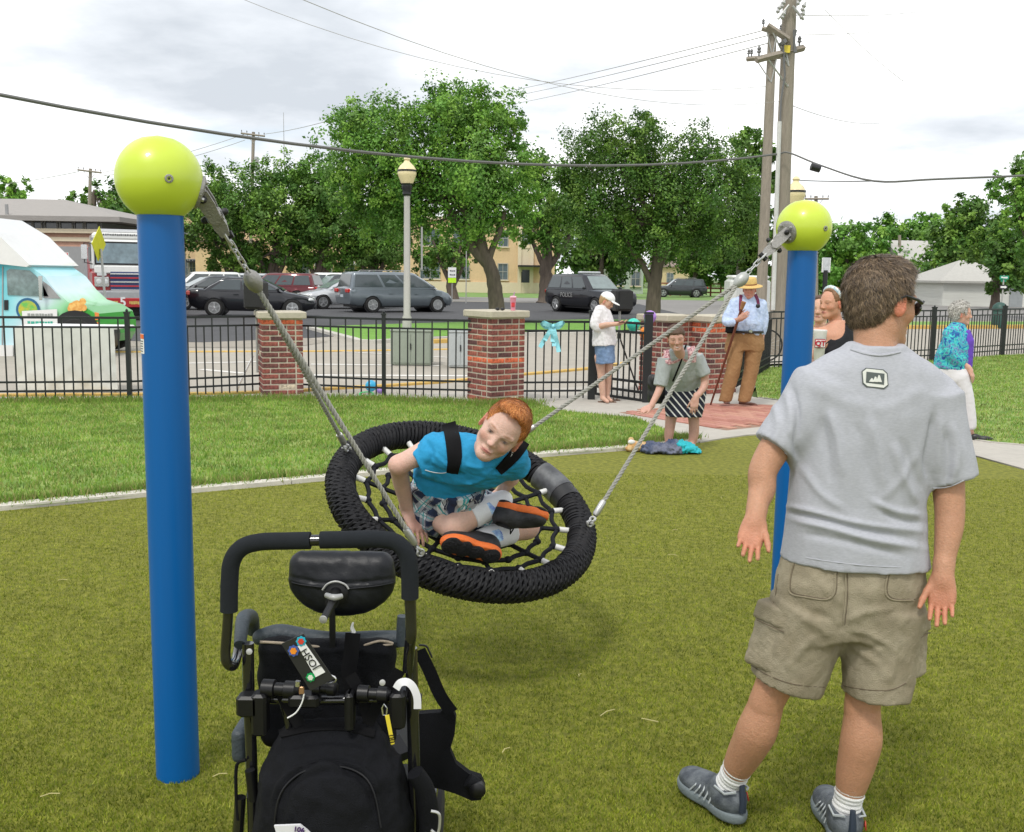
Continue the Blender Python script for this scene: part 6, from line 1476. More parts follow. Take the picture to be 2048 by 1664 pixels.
ST = Surf(VT, FT)
seam(ST, [(1702, 699), (1730, 708), (1765, 711), (1800, 704)], .0035, 'collar', m_tee, shirt)
seam(ST, [(1562, 1106), (1640, 1120), (1740, 1132), (1858, 1136)], .0018, 'hem_seam', m_tee, shirt)
seam(ST, [(1524, 872), (1548, 893), (1575, 908)], .0018, 'hem_seam', m_tee, shirt); seam(ST, [(1866, 976), (1898, 973), (1928, 960)], .0018, 'hem_seam', m_tee, shirt)
# back badge
def decal(S, poly, name, mat, parent, off, thick=.0016):
    P = [S.at(x, y)[0] for x, y in poly]; n = nrm(np.mean([S.at(x, y)[1] for x, y in poly], 0)); c = np.mean(P, 0); k = len(P)
    P = [p + n * off for p in P]; V = np.array(P + [p + n * thick for p in P] + [c + n * off, c + n * (off + thick)])
    Fc = [(i, (i + 1) % k, (i + 1) % k + k, i + k) for i in range(k)] + [(i + k, (i + 1) % k + k, 2 * k + 1) for i in range(k)] + [((i + 1) % k, i, 2 * k) for i in range(k)]
    return MB().add(V, Fc).build(name, mat, parent, False, True)
m_bdk = M('badge_dark', (.07, .085, .08), .6, var=.1); m_bcr = M('badge_cream', (.62, .63, .58), .6, var=.05)
bq = lambda sx, sy: [(1749.5 + x * sx + y * 1.5, 757 + y * sy + x * 2.5) for x, y in ((-1, -.6), (-.65, -1), (.7, -1), (1, -.65), (1, .6), (.65, 1), (-.7, 1), (-1, .65))]
decal(ST, bq(26, 19.5), 'badge_outline', m_bdk, shirt, .0015); decal(ST, bq(24, 17.5), 'badge_field', m_bcr, shirt, .0025)
decal(ST, [(1732, 744), (1768, 748), (1767, 770), (1731, 766)], 'badge_centre', m_bdk, shirt, .0035)
for i, (a, b, c_) in enumerate(((-12, -4, 4), (-5, 3, 8), (2, 8, 12))): decal(ST, [(1749 + a, 764), (1749 + a + 5, 757 - i * 3.2), (1749 + a + 7.5, 758 - i * 3.2), (1749 + a + 9.5 + i, 765)], 'badge_stripe', m_bcr, shirt, .0046)
# shorts
Q = SDF(.006)
Q.loft([ring(1262, 1560, 1838, 3.02, .12), ring(1215, 1545, 1846, 3.02, .137), ring(1160, 1549, 1851, 3.02, .14), ring(1108, 1562, 1852, 3.03, .13)], (1, .02, .04), .02, n=2.2)
def trouser(S, a, b, ra, rb, ry, n=2.2, side=(1, 0, .0)):
    S.loft([(a, ra, ry * 1.1), (a * .5 + b * .5, (ra + rb) / 2 * 1.03, ry * 1.03), (b, rb, ry)], side, .035, n=n)
trouser(Q, at(1622, 1215, 3.03), at(1572, 1362, 3.04), .115, .110, .118); trouser(Q, at(1765, 1215, 3.01), at(1752, 1388, 2.99), .112, .098, .112)
Q.rc(at(1681, 1305, 2.93), at(1684, 1262, 2.93), .012, .004, .02, 's')
VQ, FQ = Q.mesh(2)
folds = [([(1690, 1140), (1692, 1200), (1683, 1270)], -.010, .010), ([(1680, 1272), (1660, 1240), (1620, 1225)], -.006, .012), ([(1690, 1245), (1730, 1225), (1800, 1215)], .007, .012), ([(1700, 1260), (1740, 1270), (1790, 1300)], .006, .010), ([(1695, 1290), (1730, 1310), (1760, 1330)], .005, .010), ([(1600, 1235), (1640, 1255), (1660, 1275)], .005, .012), ([(1570, 1345), (1600, 1300), (1640, 1270)], .005, .012), ([(1700, 1330), (1730, 1300), (1780, 1290)], -.004, .010), ([(1780, 1370), (1788, 1320), (1800, 1270)], .006, .01), ([(1585, 1340), (1590, 1290), (1600, 1250)], -.004, .01)]
VQ = wrinkle(VQ, FQ, folds, noise=[(.003, (8, 8, 6), 21), (.0018, (22, 22, 18), 22)])
shorts = obj_np('shorts', (VQ, FQ), m_khaki, man); SQ = Surf(VQ, FQ)
m_st = M('khaki_stitch', (.13, .10, .065), .9, var=.2, ns=200)
for pts in ([(1587, 1124), (1578, 1160), (1580, 1186), (1612, 1194), (1650, 1199), (1668, 1188), (1670, 1150), (1672, 1140)], [(1775, 1148), (1770, 1185), (1786, 1200), (1826, 1200)], [(1690, 1140), (1692, 1190), (1686, 1250), (1682, 1272)], [(1553, 1150), (1546, 1200), (1530, 1260)]):
    seam(SQ, pts, .0028, 'pocket_seam', m_khaki, shorts, .001); seam(SQ, [(x + 4, y - 2) for x, y in pts], .0011, 'stitching', m_st, shorts, .001)
for pts in ([(1502, 1330), (1540, 1352), (1590, 1369), (1648, 1374)], [(1688, 1371), (1730, 1379), (1780, 1380), (1812, 1366)]): seam(SQ, pts, .0016, 'hem_stitching', m_st, shorts, .001)
# cargo pockets with flaps
def cpocket(cx, cy, ang, w_, h_, Y, yaw, dep=.05, slit=0):
    c = at(cx, cy, Y); z_ = nrm(A_((math.sin(ang), 0, math.cos(ang)))); x_ = nrm(np.cross(A_((math.sin(yaw), math.cos(yaw), 0)), z_)); y2 = np.cross(z_, x_); Fm2 = frame(x_, y2, z_)
    S = SDF(.004); S.box(c, A_((w_, dep, h_)) / 2, Fm2, .018, .01); v = S.mesh(); v = (wrinkle(v[0], v[1], noise=[(.0035, (12, 12, 7), 31 + slit), (.0015, (30, 30, 20), 32)]), v[1])
    o = obj_np('cargo_pocket', v, m_khaki, shorts)
    S = SDF(.004); S.box(c + z_ * h_ * .36 + y2 * 0, A_((w_ + .01, dep + .016, h_ * .30)) / 2, Fm2, .012, .01); v = S.mesh(); v = (wrinkle(v[0], v[1], noise=[(.002, (16, 16, 10), 35)]), v[1]); obj_np('pocket_flap', v, m_khaki, o)
    for dz in (.205,): MB().tube([c + x_ * u * w_ * .5 - y2 * (dep / 2 + .009) + z_ * h_ * dz for u in (-.75, 0, .75)], .0016, 5).build('stitching', m_st, o, world=True)
cpocket(1545, 1275, .22, .125, .205, 3.0, .75, .06); cpocket(1822, 1292, -.05, .11, .20, 2.97, -.75, .06, 4)
# socks and trainers
for nm_, (h_, t_, a_2, calf) in enumerate(((hL, tL, aL, at(1513, 1462, 3.045)), (hR, tR, aR, at(1722, 1482, 2.985)))):
    S = SDF(.004); top = a_2 * .52 + (calf * .35 + a_2 * .65) * .48; top = a_2 + nrm(calf - a_2) * .135
    S.rc(a_2, top + nrm(calf - a_2) * .02, .040, .048, .01); S.plane(top, calf - a_2, .003); S.rc(a_2, a_2 - A_((0, 0, .04)), .044, .046, .02)
    v = S.mesh(); ax_ = nrm(calf - a_2); tt_ = (v[0] - a_2) @ ax_; N_ = vnormals(*v); v = (v[0] + N_ * (.0018 * np.sin(tt_ * 420) + .001 * np.sin(tt_ * 170 + 1))[:, None], v[1])
    obj_np('sock', v, M('white_sock', (.72, .72, .71), .9, var=.05, ns=60, bump=.4, bs=300), man)
    d_ = nrm(t_ - h_); hh_ = h_ - d_ * .035; hh_[2] = 0.012
    o, qs = shoe(man, hh_, hh_ + d_ * .31, (0, 0, 1), a_2 + A_((0, 0, .01)), [(.055, .065, .08), (.15, .18, .19), (.12, .135, .15)], 1.12, 'trainer', laces=(.55, .12, .05), sole=.032)
    mbx = MB()
    for sdn in (-1, 1):
        for k in range(5): mbx.tube([qs(.34 + k * .065, sdn * .026, .088 - k * .006), qs(.30 + k * .07, sdn * .044, .055), qs(.32 + k * .08, sdn * .049, .034)], .003, 5)
        mbx.tube([qs(.02, sdn * .02, .1), qs(.1, sdn * .043, .09), qs(.26, sdn * .044, .095)], .004, 5)
    mbx.build('overlay', M('shoe_silver', (.38, .41, .42), .5, var=.1), o, True, True)
    MB().tube([qs(.0, 0, .04), qs(-.01, 0, .075), qs(.015, 0, .118)], [.014, .012, .009], 8).build('heel_tab', M('shoe_navy', (.02, .03, .05), .6), o, True, True)
    z_o = qs(.24, -.046 * 1, .052) if nm_ == 0 else qs(.2, .046, .05)
    text_mesh('lettering', 'FILA', .034, M('shoe_red', (.55, .07, .04), .6), o, qs(.20, .0475, .058), -d_ if True else d_, (0, 0, 1), .003, bold=.001)
# ------------------------------------------------------------------ the boy on the swing
rc_ = A_((-0.212, 4.523, 0.723)); rn = nrm(A_((.308, -.384, 1.0)))
def RP(x, y, h=0.0):
    d = ray(x, y); return Cv + d * (((rc_ + rn * h - Cv) @ rn) / (d @ rn))
boy = thing('person', 'red haired boy in a blue T-shirt and plaid shorts sitting on the net swing', 'person', RP(900, 1010, 0))
bs_ = (0.62, 0.40, 0.32)
hips = RP(893, 1010, .10); yh = hips[1]; neckb = at(965, 905, yh - .30)
hcb = at(1005, 860, yh - .40)
upb = nrm(Rv * .62 + Uv * .76 - Fv * .05); fb = nrm(-Fv * .93 - Rv * .22 - Uv * .30)
hmb, hcolb, qb, Fb = head(.0032, hcb, fb, upb, 1.0, base=bs_, brow=(.30, .14, .07), eo=1, frown=-.16, lip=(.55, .17, .16), neck=neckb + A_((0, .03, -.01)), neckr=.05)
shB = [at(858, 900, yh - .24), at(1035, 912, yh - .24)]
arm1 = SDF(.004); el1 = at(797, 930, yh - .27); wr1 = RP(816, 1022, .075)
arm1.chain([shB[0], el1], [.048, .037], .02).chain([el1, at(803, 965, (el1[1] + wr1[1]) / 2), wr1], [.037, .036, .025], .02)
hd = nrm(RP(838, 1062, .03) - wr1); hand(arm1, wr1, hd, -rn, nrm(RP(860, 1030, .03) - RP(820, 1060, .03)), .95, (.25, .3, .3, .35), .16, .7)
arm2 = SDF(.004); el2 = at(1020, 955, yh - .06); wr2 = RP(1003, 985, .08)
arm2.chain([shB[1] - A_((.03, 0, .01)), el2], [.034, .034], .02).chain([el2, wr2], [.036, .025], .02); hand(arm2, wr2, nrm(RP(990, 1012, .03) - wr2), -rn, (-1, 0, .1), .95, (.3, .3, .3, .3), .1, .6)
lg_ = SDF(.005)
kn1, an1 = RP(906, 1050, .10), RP(1000, 1003, .20); kn2, an2 = RP(1052, 1052, .06), RP(955, 1083, .06)
hp1, hp2 = hips + A_((-.09, 0, 0)), hips + A_((.09, .0, 0))
lg_.chain([hp1, kn1], [.075, .058], .03).chain([kn1, kn1 * .6 + an1 * .4, an1], [.054, .052, .037], .03)
lg_.chain([hp2, kn2], [.075, .056], .03).chain([kn2, kn2 * .6 + an2 * .4, an2], [.052, .05, .037], .03)
m1, m2, m3 = arm1.mesh(), arm2.mesh(), lg_.mesh()
knc = [(kn1, (.05,) * 3, (.66, .26, .22), .7), (kn2, (.05,) * 3, (.66, .26, .22), .7)]
obj_np('body', join(hmb, m1, m2, m3), m_skin, boy, col=np.concatenate([hcolb, skincol(m1[0], bs_, [(wr1 + hd * .08, (.08,) * 3, np.array(bs_) * (1.05, .8, .78), .6), (el1, (.05,) * 3, np.array(bs_) * (1.05, .8, .78), .5)]), skincol(m2[0], bs_), skincol(m3[0], bs_, knc)]))
hb_ = haircap(.004, qb, Fb, 1.0, front=.058, low=-.07, thick=.008, n_amp=.0015, side_low=.004, extra=[((.01, .035, .09), (.06, .055, .04))])
hob = obj_np('hair', hb_, M('ginger_base', (.42, .15, .045), .7, var=.25, ns=70), boy)
wb2 = qb(0, -.05, .12)
strands(hb_, 18000, .017, .0021, lambda P, N: (P - wb2) * 8 + Fb[:, 1] * .6 + .3 * np.stack([vnoise(P * 16, i) for i in (4, 5, 6)], 1), [(.62, .25, .07), (.5, .18, .05), (.75, .34, .11), (.38, .12, .035)], 5, m_hair, hob, lift=.22, jit=.22)
# T-shirt
m_blue = M('bright_blue_jersey', (.012, .27, .52), .8, var=.06, ns=30, bump=.3, bs=350)
B = SDF(.005)
ax0, ax1 = at(893, 972, yh - .10), neckb
mid = at(905, 935, yh - .13)
sdv = nrm(shB[1] - shB[0])
B.loft([(ax0, .155, .095), (ax0 * .5 + mid * .5, .152, .10), (mid, .160, .105), (mid * .45 + ax1 * .55, .18, .115), (ax1 * .93 + mid * .07, .135, .082), (ax1, .062, .060)], sdv, .02, n=2.2)
sleeve(B, shB[0] + sdv * .05, at(838, 926, yh - .25), .075, .062, (0, 1, 0), ry=1.1); sleeve(B, shB[1] - sdv * .05, at(1036, 935, yh - .17), .072, .058, (0, 1, 0), ry=1.1)
B.rc(shB[0] * .9 + ax1 * .1, ax1 * .7 + shB[0] * .3, .055, .05, .03); B.rc(shB[1] * .9 + ax1 * .1, ax1 * .7 + shB[1] * .3, .055, .05, .03)
VB, FB = B.mesh(2)
VB = wrinkle(VB, FB, [([(830, 940), (880, 958), (930, 966), (975, 955)], .011, .009), ([(828, 952), (880, 970), (940, 976)], -.010, .009), ([(845, 925), (890, 945), (940, 950)], -.008, .010), ([(930, 930), (960, 935), (990, 925)], .007, .008), ([(870, 905), (885, 925), (925, 938)], .006, .010), ([(960, 960), (990, 930), (1010, 905)], .006, .012), ([(930, 900), (925, 930), (940, 960)], .004, .015), ([(850, 880), (865, 905), (858, 930)], -.007, .010), ([(1000, 935), (1020, 915), (1035, 900)], -.005, .01)], noise=[(.003, (10, 10, 10), 41), (.0015, (28, 28, 28), 42)])
tb_ = obj_np('shirt', (VB, FB), m_blue, boy); SB = Surf(VB, FB)
m_vel = M('black_webbing', (.004, .004, .005), .85, spec=.2, var=.1, ns=40)
strip(SB, [(897, 850), (906, 880), (910, 915), (905, 944)], [27, 28, 28, 22], .004, .005, name='strap', mat=m_vel, parent=boy)
strip(SB, [(1046, 885), (1030, 908), (1010, 930), (996, 942)], [22, 24, 22, 16], .004, .005, name='strap', mat=m_vel, parent=boy)
seam(SB, [(845, 938), (865, 944), (885, 946), (895, 944)], .0016, 'reflective_piping', m_white, tb_, .001)
text_p, text_n = SB.at(1020, 906, .004)
text_mesh('lettering', 'Ch', .03, m_white, tb_, text_p, nrm(Rv * .5 + Uv * .85), nrm(Uv * .5 - Rv * .85), .002)
# plaid shorts
W_s = SDF(.005)
W_s.loft([(hips + A_((0, .02, -.05)), .165, .11), (hips * .5 + ax0 * .5, .158, .11), (ax0 + (ax1 - ax0) * .1, .15, .09)], sdv, .03, n=2.2)
def bshort(hp, kn, t, ra, rb):
    e = hp + (kn - hp) * t; d = nrm(kn - hp); W_s.loft([(hp - d * .03, ra, ra), (hp * .5 + e * .5, (ra + rb) / 2 * 1.02, (ra + rb) / 2), (e, rb, rb * .95)], rn, .03, n=2.1)
bshort(hp1, kn1, .66, .10, .088); bshort(hp2, kn2, .60, .095, .078)
VW, FW = W_s.mesh(2); VW = wrinkle(VW, FW, [([(850, 990), (880, 1010), (905, 1040)], .007, .01), ([(880, 985), (900, 1010), (930, 1030)], -.006, .01)], noise=[(.004, (12, 12, 12), 51), (.002, (30, 30, 30), 52)])
# fabric coordinates: along and around the nearest thigh
u1 = nrm(kn1 - hp1); u2 = nrm(kn2 - hp2)
def limbuv(V, a, u):
    w_ = V - a; t = w_ @ u; s1, s2 = perp(u); return np.stack([t, np.arctan2(w_ @ s1, w_ @ s2) * .09, np.zeros(len(V))], 1), np.linalg.norm(w_ - t[:, None] * u, axis=1)
q1, d1 = limbuv(VW, hp1, u1); q2, d2 = limbuv(VW, hp2, u2)
uvw = np.where((d1 < d2)[:, None], q1, q2)
def pattern_mat(name, fn, rough=.85):
    m = bpy.data.materials.new(name); m.use_nodes = True; t = m.node_tree; b = t.nodes['Principled BSDF']; b.inputs['Roughness'].default_value = rough
    a = t.nodes.new('ShaderNodeAttribute'); a.attribute_name = 'fab'; sp_ = t.nodes.new('ShaderNodeSeparateXYZ'); t.links.new(a.outputs['Vector'], sp_.inputs[0])
    def Mn(op, x, y=None, z=None):
        n = t.nodes.new('ShaderNodeMath'); n.operation = op
        for i, v in enumerate((x, y, z)):
            if v is None: continue
            if isinstance(v, (int, float)): n.inputs[i].default_value = v
            else: t.links.new(v, n.inputs[i])
        return n.outputs[0]
    def mix(f, c1, c2):
        n = t.nodes.new('ShaderNodeMix'); n.data_type = 'RGBA'
        t.links.new(f, n.inputs[0])
        for i, c in ((6, c1), (7, c2)):
            if isinstance(c, tuple): n.inputs[i].default_value = (*c, 1)
            else: t.links.new(c, n.inputs[i])
        return n.outputs[2]
    c = fn(sp_.outputs[0], sp_.outputs[1], Mn, mix); t.links.new(c, b.inputs['Base Color']); return m
def plaid(x, y, Mn, mix):
    def band(v, p, w_, o=0.0): return Mn('LESS_THAN', Mn('PINGPONG', Mn('ADD', v, o + 10 * p), p / 2), w_)
    P_ = .062
    a = mix(band(x, P_, .0155), (.66, .68, .72), (.018, .03, .075)); b = mix(band(y, P_, .0155), (.66, .68, .72), (.018, .03, .075))
    n = mix(Mn('MULTIPLY', 1.0, .5), a, b); n = mix(band(x, P_, .002, .031), n, (.05, .38, .42)); n = mix(band(y, P_, .002, .031), n, (.05, .38, .42)); n = mix(band(x, P_, .0014, .018), n, (.02, .02, .05)); return mix(band(y, P_, .0014, .018), n, (.02, .02, .05))
obj_np('shorts', (VW, FW), pattern_mat('plaid', plaid), boy, attrs={'fab': uvw})
# socks (long white with blue print) and black orange trainers
m_wsock = M('tube_sock', (.72, .73, .76), .85, var=.05, ns=60, bump=.3, bs=260); m_sblue = M('sock_blue', (.12, .2, .6), .8, var=.2, ns=30, col2=(.45, .66, .85))
for kn, an, ta in ((kn1, an1, .36), (kn2, an2, .30)):
    S = SDF(.004); a = kn + (an - kn) * ta; S.chain([a, a * .5 + an * .5, an + (an - kn) * .06], [.058, .054, .043], .02); S.plane(a + (an - kn) * .03, kn - an, .003)
    v = S.mesh(); so_ = obj_np('sock', v, m_wsock, boy)
    ax_ = nrm(an - kn); n1 = nrm(-Fv - ax_ * ((-Fv) @ ax_)); 
    for j, (tt1, dd1) in enumerate(((.72, .1), (.6, -.25))):
        mbp = MB(); P = []
        for u in np.linspace(-1, 1, 7):
            an_ = dd1 + u * .5; s2_ = np.cross(ax_, n1); P.append([kn + (an - kn) * (tt1 + w2) + (n1 * math.cos(an_) + s2_ * math.sin(an_)) * (.0535) for w2 in (-.07 + .04 * u, .07 + .04 * u)])
        V = np.array(P).reshape(-1, 3); mbp.add(V, [(2 * i, 2 * i + 1, 2 * i + 3, 2 * i + 2) for i in range(6)]).build('sock_print', m_sblue, so_, True, True)
def bshoe(heel, toe, up, ank, LS=.265):
    heel, toe, up = A_(heel), A_(toe), nrm(up); d = nrm(toe - heel); up = nrm(up - d * (up @ d))
    o, qs = shoe(boy, heel, heel + d * LS, up, ank, [(.012, .012, .014), (.75, .16, .03), (.03, .03, .035)], 1.0, 'trainer', laces=(.02, .02, .02), sole=.034, h=.004)
    S = SDF(.005); Fs = frame(d, np.cross(d, up), up); L_ = LS; q = lambda x, y, z: heel + d * x * L_ + Fs[:, 1] * y + up * z
    for x, rx, ry in ((.16, .16, .044), (.42, .15, .040), (.62, .14, .05), (.82, .17, .05)): S.ell(q(x, 0, .004), (L_ * rx, ry, .016), .004, rot=Fs)
    obj_np('outsole', S.mesh(), M('outsole', (.010, .010, .012), .9, var=.2, ns=40, bump=1.5, bs=90), o)
    MB().tube([qs(.42, 0, .1), qs(.36, .05, .11), qs(.3, .07, .06), qs(.36, .06, .01)], .003, 6).build('loose_lace', m_vel, o, True, True)
bshoe(at(994, 1004, an1[1] - .02), at(1082, 1022, an1[1] - .05), nrm(-Uv * .85 - Fv * .35 - Rv * .1), an1, .225)
bshoe(at(1000, 1118, an2[1] - .03), at(893, 1090, an2[1] - .10), nrm(Uv * .62 + Fv * .72), an2)
# ------------------------------------------------------------------ people by the gate and path
def P3(l, Y): return [at(q[0], q[1], Y + (q[2] if len(q) > 2 else 0)) for q in l]
def limbs(h, Y, chains, k=.02):
    S = SDF(h)
    for pts, rr in chains: S.chain(P3(pts, Y), rr, k)
    return S
def cloth(name, S, mat, par, amp=.004, sc_=9, seed=1, fab=None):
    V, Fq = S.mesh(1); V = wrinkle(V, Fq, noise=[(amp, (sc_, sc_, sc_ * .6), seed), (amp * .5, (sc_ * 2.6,) * 3, seed + 1)])
    return obj_np(name, (V, Fq), mat, par, attrs={'fab': fab(V)} if fab else None), (V, Fq)
def lof(Y, rows, yaw=0.0): # rows: (y, xl, xr, ry, dY)
    return [(at((a + b) / 2, y, Y + d), (b - a) / 2 * Y / FPX, ry) for y, a, b, ry, d in rows]
def simple_shoe(par, p, d, mat, L_=.26, name='shoe', w_=.045):
    d = nrm(d); p = A_(p); S = SDF(.007); F_ = frame(d, np.cross(d, (0, 0, 1)), (0, 0, 1))
    S.ell(p + d * L_ * .2 + A_((0, 0, .035)), (L_ * .22, w_ * .85, .045), .02, rot=F_); S.ell(p + d * L_ * .6 + A_((0, 0, .025)), (L_ * .36, w_, .034), .03, rot=F_); S.plane(p, (0, 0, -1), .003)
    return obj_np(name, S.mesh(), mat, par)
# --- laughing woman leaning forward
Y = 10.5; bw_s = (.55, .32, .25)
w1 = thing('person', 'laughing woman bending forward in a grey embroidered top and striped skirt', 'person', G(1360, 893))
hcw = at(1352, 676, Y - .42); (hm1, hc1, q1_, F1) = head(.006, hcw, (-.05, -.93, -.18), (-.12, -.2, 1), 1.0, base=bw_s, brow=(.25, .15, .1), mouth_open=True, neck=at(1362, 712, Y - .28), neckr=.05, squint=True)
LA = limbs(.007, Y, [([(1328, 722, -.23), (1321, 772, -.28), (1302, 812, -.38)], [.045, .04, .026])]); hand(LA, at(1300, 814, Y - .38), (-.55, -.3, -.25), (-.2, -.6, .8), (.3, .2, -.6), 1.0, (.15, .15, .2, .2), .15, .6)
RA = limbs(.007, Y, [([(1398, 715, -.2), (1410, 765, -.2), (1392, 795, -.3)], [.05, .04, .027])]); hand(RA, at(1391, 796, Y - .3), (-.15, -.2, -.9), (.3, .8, 0), (-.8, .1, 0), 1.0, (.3, .3, .3, .3), .08, .5)
LG = limbs(.008, Y, [([(1345, 810), (1341, 845), (1338, 868), (1337, 886)], [.075, .054, .05, .034]), ([(1385, 810), (1388, 845), (1387, 872), (1382, 890)], [.075, .054, .052, .036]), ([(1337, 887), (1333, 894, -.17)], [.034, .026]), ([(1382, 890), (1387, 897, -.18)], [.036, .028])])
ms = [LA.mesh(), RA.mesh(), LG.mesh()]
obj_np('body', join(hm1, *ms), m_skin, w1, col=np.concatenate([hc1] + [skincol(m[0], bw_s) for m in ms]))
S = SDF(.008); S.loft(lof(Y, [(792, 1330, 1398, .13, .02), (770, 1331, 1402, .135, -.02), (745, 1326, 1404, .14, -.10), (722, 1318, 1402, .12, -.18), (705, 1332, 1392, .09, -.25), (697, 1342, 1382, .06, -.28)]), (1, 0, 0), .02)
sleeve(S, at(1331, 718, Y - .23), at(1320, 772, Y - .28), .082, .066, (0, 1, 0)); sleeve(S, at(1392, 712, Y - .2), at(1410, 750, Y - .2), .072, .066, (0, 1, 0))
so1, vf1 = cloth('blouse', S, M('grey_cotton', (.34, .37, .37), .85, var=.08, ns=20, bump=.3, bs=150), w1, .004, 8, 61)
S1 = Surf(*vf1); m_emb = M('embroidery', (.34, .12, .15), .85, var=.35, ns=45, col2=(.6, .42, .42))
strip(S1, [(1333, 700), (1334, 712), (1337, 726)], 11, .003, .002, name='embroidery', mat=m_emb, parent=so1); strip(S1, [(1381, 694), (1384, 708), (1384, 724)], 16, .003, .002, name='embroidery', mat=m_emb, parent=so1)
strip(S1, [(1335, 727), (1352, 723), (1362, 716)], 5, .003, .002, name='embroidery', mat=m_emb, parent=so1); strip(S1, [(1364, 714), (1372, 722), (1390, 722)], 5, .003, .002, name='embroidery', mat=m_emb, parent=so1)
seam(S1, [(1372, 690), (1362, 722), (1346, 762)], .009, 'bag_strap', m_vel, w1, .003)
def diag(x, y, Mn, mix): return mix(Mn('LESS_THAN', Mn('PINGPONG', Mn('ADD', Mn('MULTIPLY', x, .75), Mn('MULTIPLY', y, .65)), .026), .0065), (.012, .014, .03), (.66, .66, .64))
S = SDF(.008); S.loft(lof(Y, [(833, 1331, 1404, .15, -.02), (808, 1330, 1410, .155, -.01), (784, 1330, 1412, .15, .0), (765, 1336, 1404, .13, .0)]), (1, 0, 0), .02)
V0 = at(1370, 760, Y); S.loft([(at(1368, 836, Y), .15, .12), (at(1368, 822, Y), .15, .12)], (1, 0, 0), .004, 's')
cloth('skirt', S, pattern_mat('diagonal_stripe', diag), w1, .006, 7, 63, fab=lambda V: np.stack([(V - V0)[:, 0], (V - V0)[:, 2], V[:, 0] * 0], 1))
hb1 = haircap(.007, q1_, F1, 1.0, front=.012, low=-.06, thick=.014); o_ = obj_np('hair', hb1, M('brown_hair', (.09, .05, .03), .6, var=.3, ns=50), w1)
bag = thing('handbag', 'black shoulder bag hanging behind the laughing woman', 'bag', at(1315, 785, Y + .05))
S = SDF(.01); S.box(at(1318, 778, Y + .1), (.12, .06, .15), rotz(.3), .05); obj_np('pouch', (lambda m: (wrinkle(*m, noise=[(.01, (6, 6, 6), 3)]), m[1]))(S.mesh()), M('black_leather', (.012, .012, .013), .5, var=.2, ns=20), bag)
# --- man in the straw hat
Y = 13.85; bo = (.52, .28, .21)
w2 = thing('person', 'older man in a straw hat, pale blue shirt, purple braces and tan trousers', 'person', G(1468, 813))
(hm2, hc2, q2_, F2) = head(.008, at(1499, 578, Y - .05), (-.35, -.9, -.12), (0, 0, 1), 1.0, base=(.58, .28, .22), neck=at(1499, 603, Y), neckr=.055, squint=True)
HA = limbs(.008, Y, [([(1458, 645, -.12), (1483, 638, -.3)], [.04, .03]), ([(1527, 660), (1524, 672)], [.034, .028])]); hand(HA, at(1479, 637, Y - .30), (.5, -.3, .35), (.3, .5, .1), (0, 0, 1), 1.05, (.9, .9, .9, .9), .03, .4); hand(HA, at(1524, 672, Y - .02), (.0, -.1, -1), (-.6, .6, 0), (-.6, -.6, 0), 1.05, (.3, .3, .3, .3), .05, .5)
m_ = HA.mesh(); obj_np('body', join(hm2, m_), m_skin, w2, col=np.concatenate([hc2, skincol(m_[0], bo)]))
m_pale = M('pale_blue_shirt', (.42, .52, .74), .8, var=.06, ns=25, bump=.3, bs=90, col2=(.50, .59, .78))
S = SDF(.009); S.loft(lof(Y, [(668, 1455, 1524, .15, 0), (645, 1453, 1528, .165, -.02), (620, 1460, 1530, .15, 0), (603, 1464, 1531, .11, 0), (594, 1480, 1518, .075, 0), (588, 1488, 1511, .06, 0)]), (1, 0, 0), .02)
S.chain(P3([(1470, 608), (1452, 642, -.06), (1470, 645, -.22)], Y), [.075, .06, .05], .03); S.chain(P3([(1523, 610), (1528, 640), (1525, 664)], Y), [.075, .06, .05], .03)
so2, vf2 = cloth('shirt', S, m_pale, w2, .007, 7, 65); S2 = Surf(*vf2); m_pur = M('purple_webbing', (.14, .01, .055), .7)
strip(S2, [(1482, 590), (1481, 605), (1481, 622)], 6, .004, .003, name='brace', mat=m_pur, parent=w2); strip(S2, [(1510, 589), (1515, 600), (1517, 612)], 5.5, .004, .003, name='brace', mat=m_pur, parent=w2)
MB().sph(at(1516, 612, Y - .17), .03, 10, 8, (1, .5, 1)).build('clip_microphone', m_black, w2, True, True)
seam(S2, [(1499, 600), (1501, 630), (1500, 660)], .004, 'placket', m_pale, so2)
m_tanp = M('tan_trousers', (.30, .165, .07), .85, var=.1, ns=12, bump=.4, bs=90)
S = SDF(.009); S.loft(lof(Y, [(700, 1452, 1528, .13, 0), (680, 1453, 1527, .15, 0), (660, 1456, 1524, .15, 0)]), (1, 0, 0), .02)
S.chain(P3([(1470, 690), (1467, 735, -.05), (1449, 805, -.02)], Y), [.125, .098, .082], .03); S.chain(P3([(1508, 690), (1502, 740), (1486, 812, -.02)], Y), [.125, .10, .082], .03)
S.plane((0, 0, .085), (0, 0, -1), .003)
cloth('trousers', S, m_tanp, w2, .007, 5, 67)
blt = MB(); c_ = at(1489, 663, Y); a = np.linspace(0, 2 * PI, 28, endpoint=False); blt.tube([(c_[0] + .245 * math.cos(t), c_[1] + .165 * math.sin(t), c_[2]) for t in a], .02, 6, closed=True).build('belt', M('belt_black', (.012,) * 3, .4), w2, True, True)
MB().box(at(1460, 659, Y - .14), (.12, .06, .10), rotz(-.5), .02).build('belt_pouch', m_vel, w2, False, True); MB().box(at(1501, 663, Y - .175), (.05, .01, .045), None, .005).build('buckle', m_chrome, w2, False, True)
m_brs = M('brown_leather', (.12, .04, .02), .5, var=.15)
simple_shoe(w2, G(1452, 806), (-.15, -1, 0), m_brs, .29); simple_shoe(w2, G(1478, 811), (.75, -.6, 0), m_brs, .29)
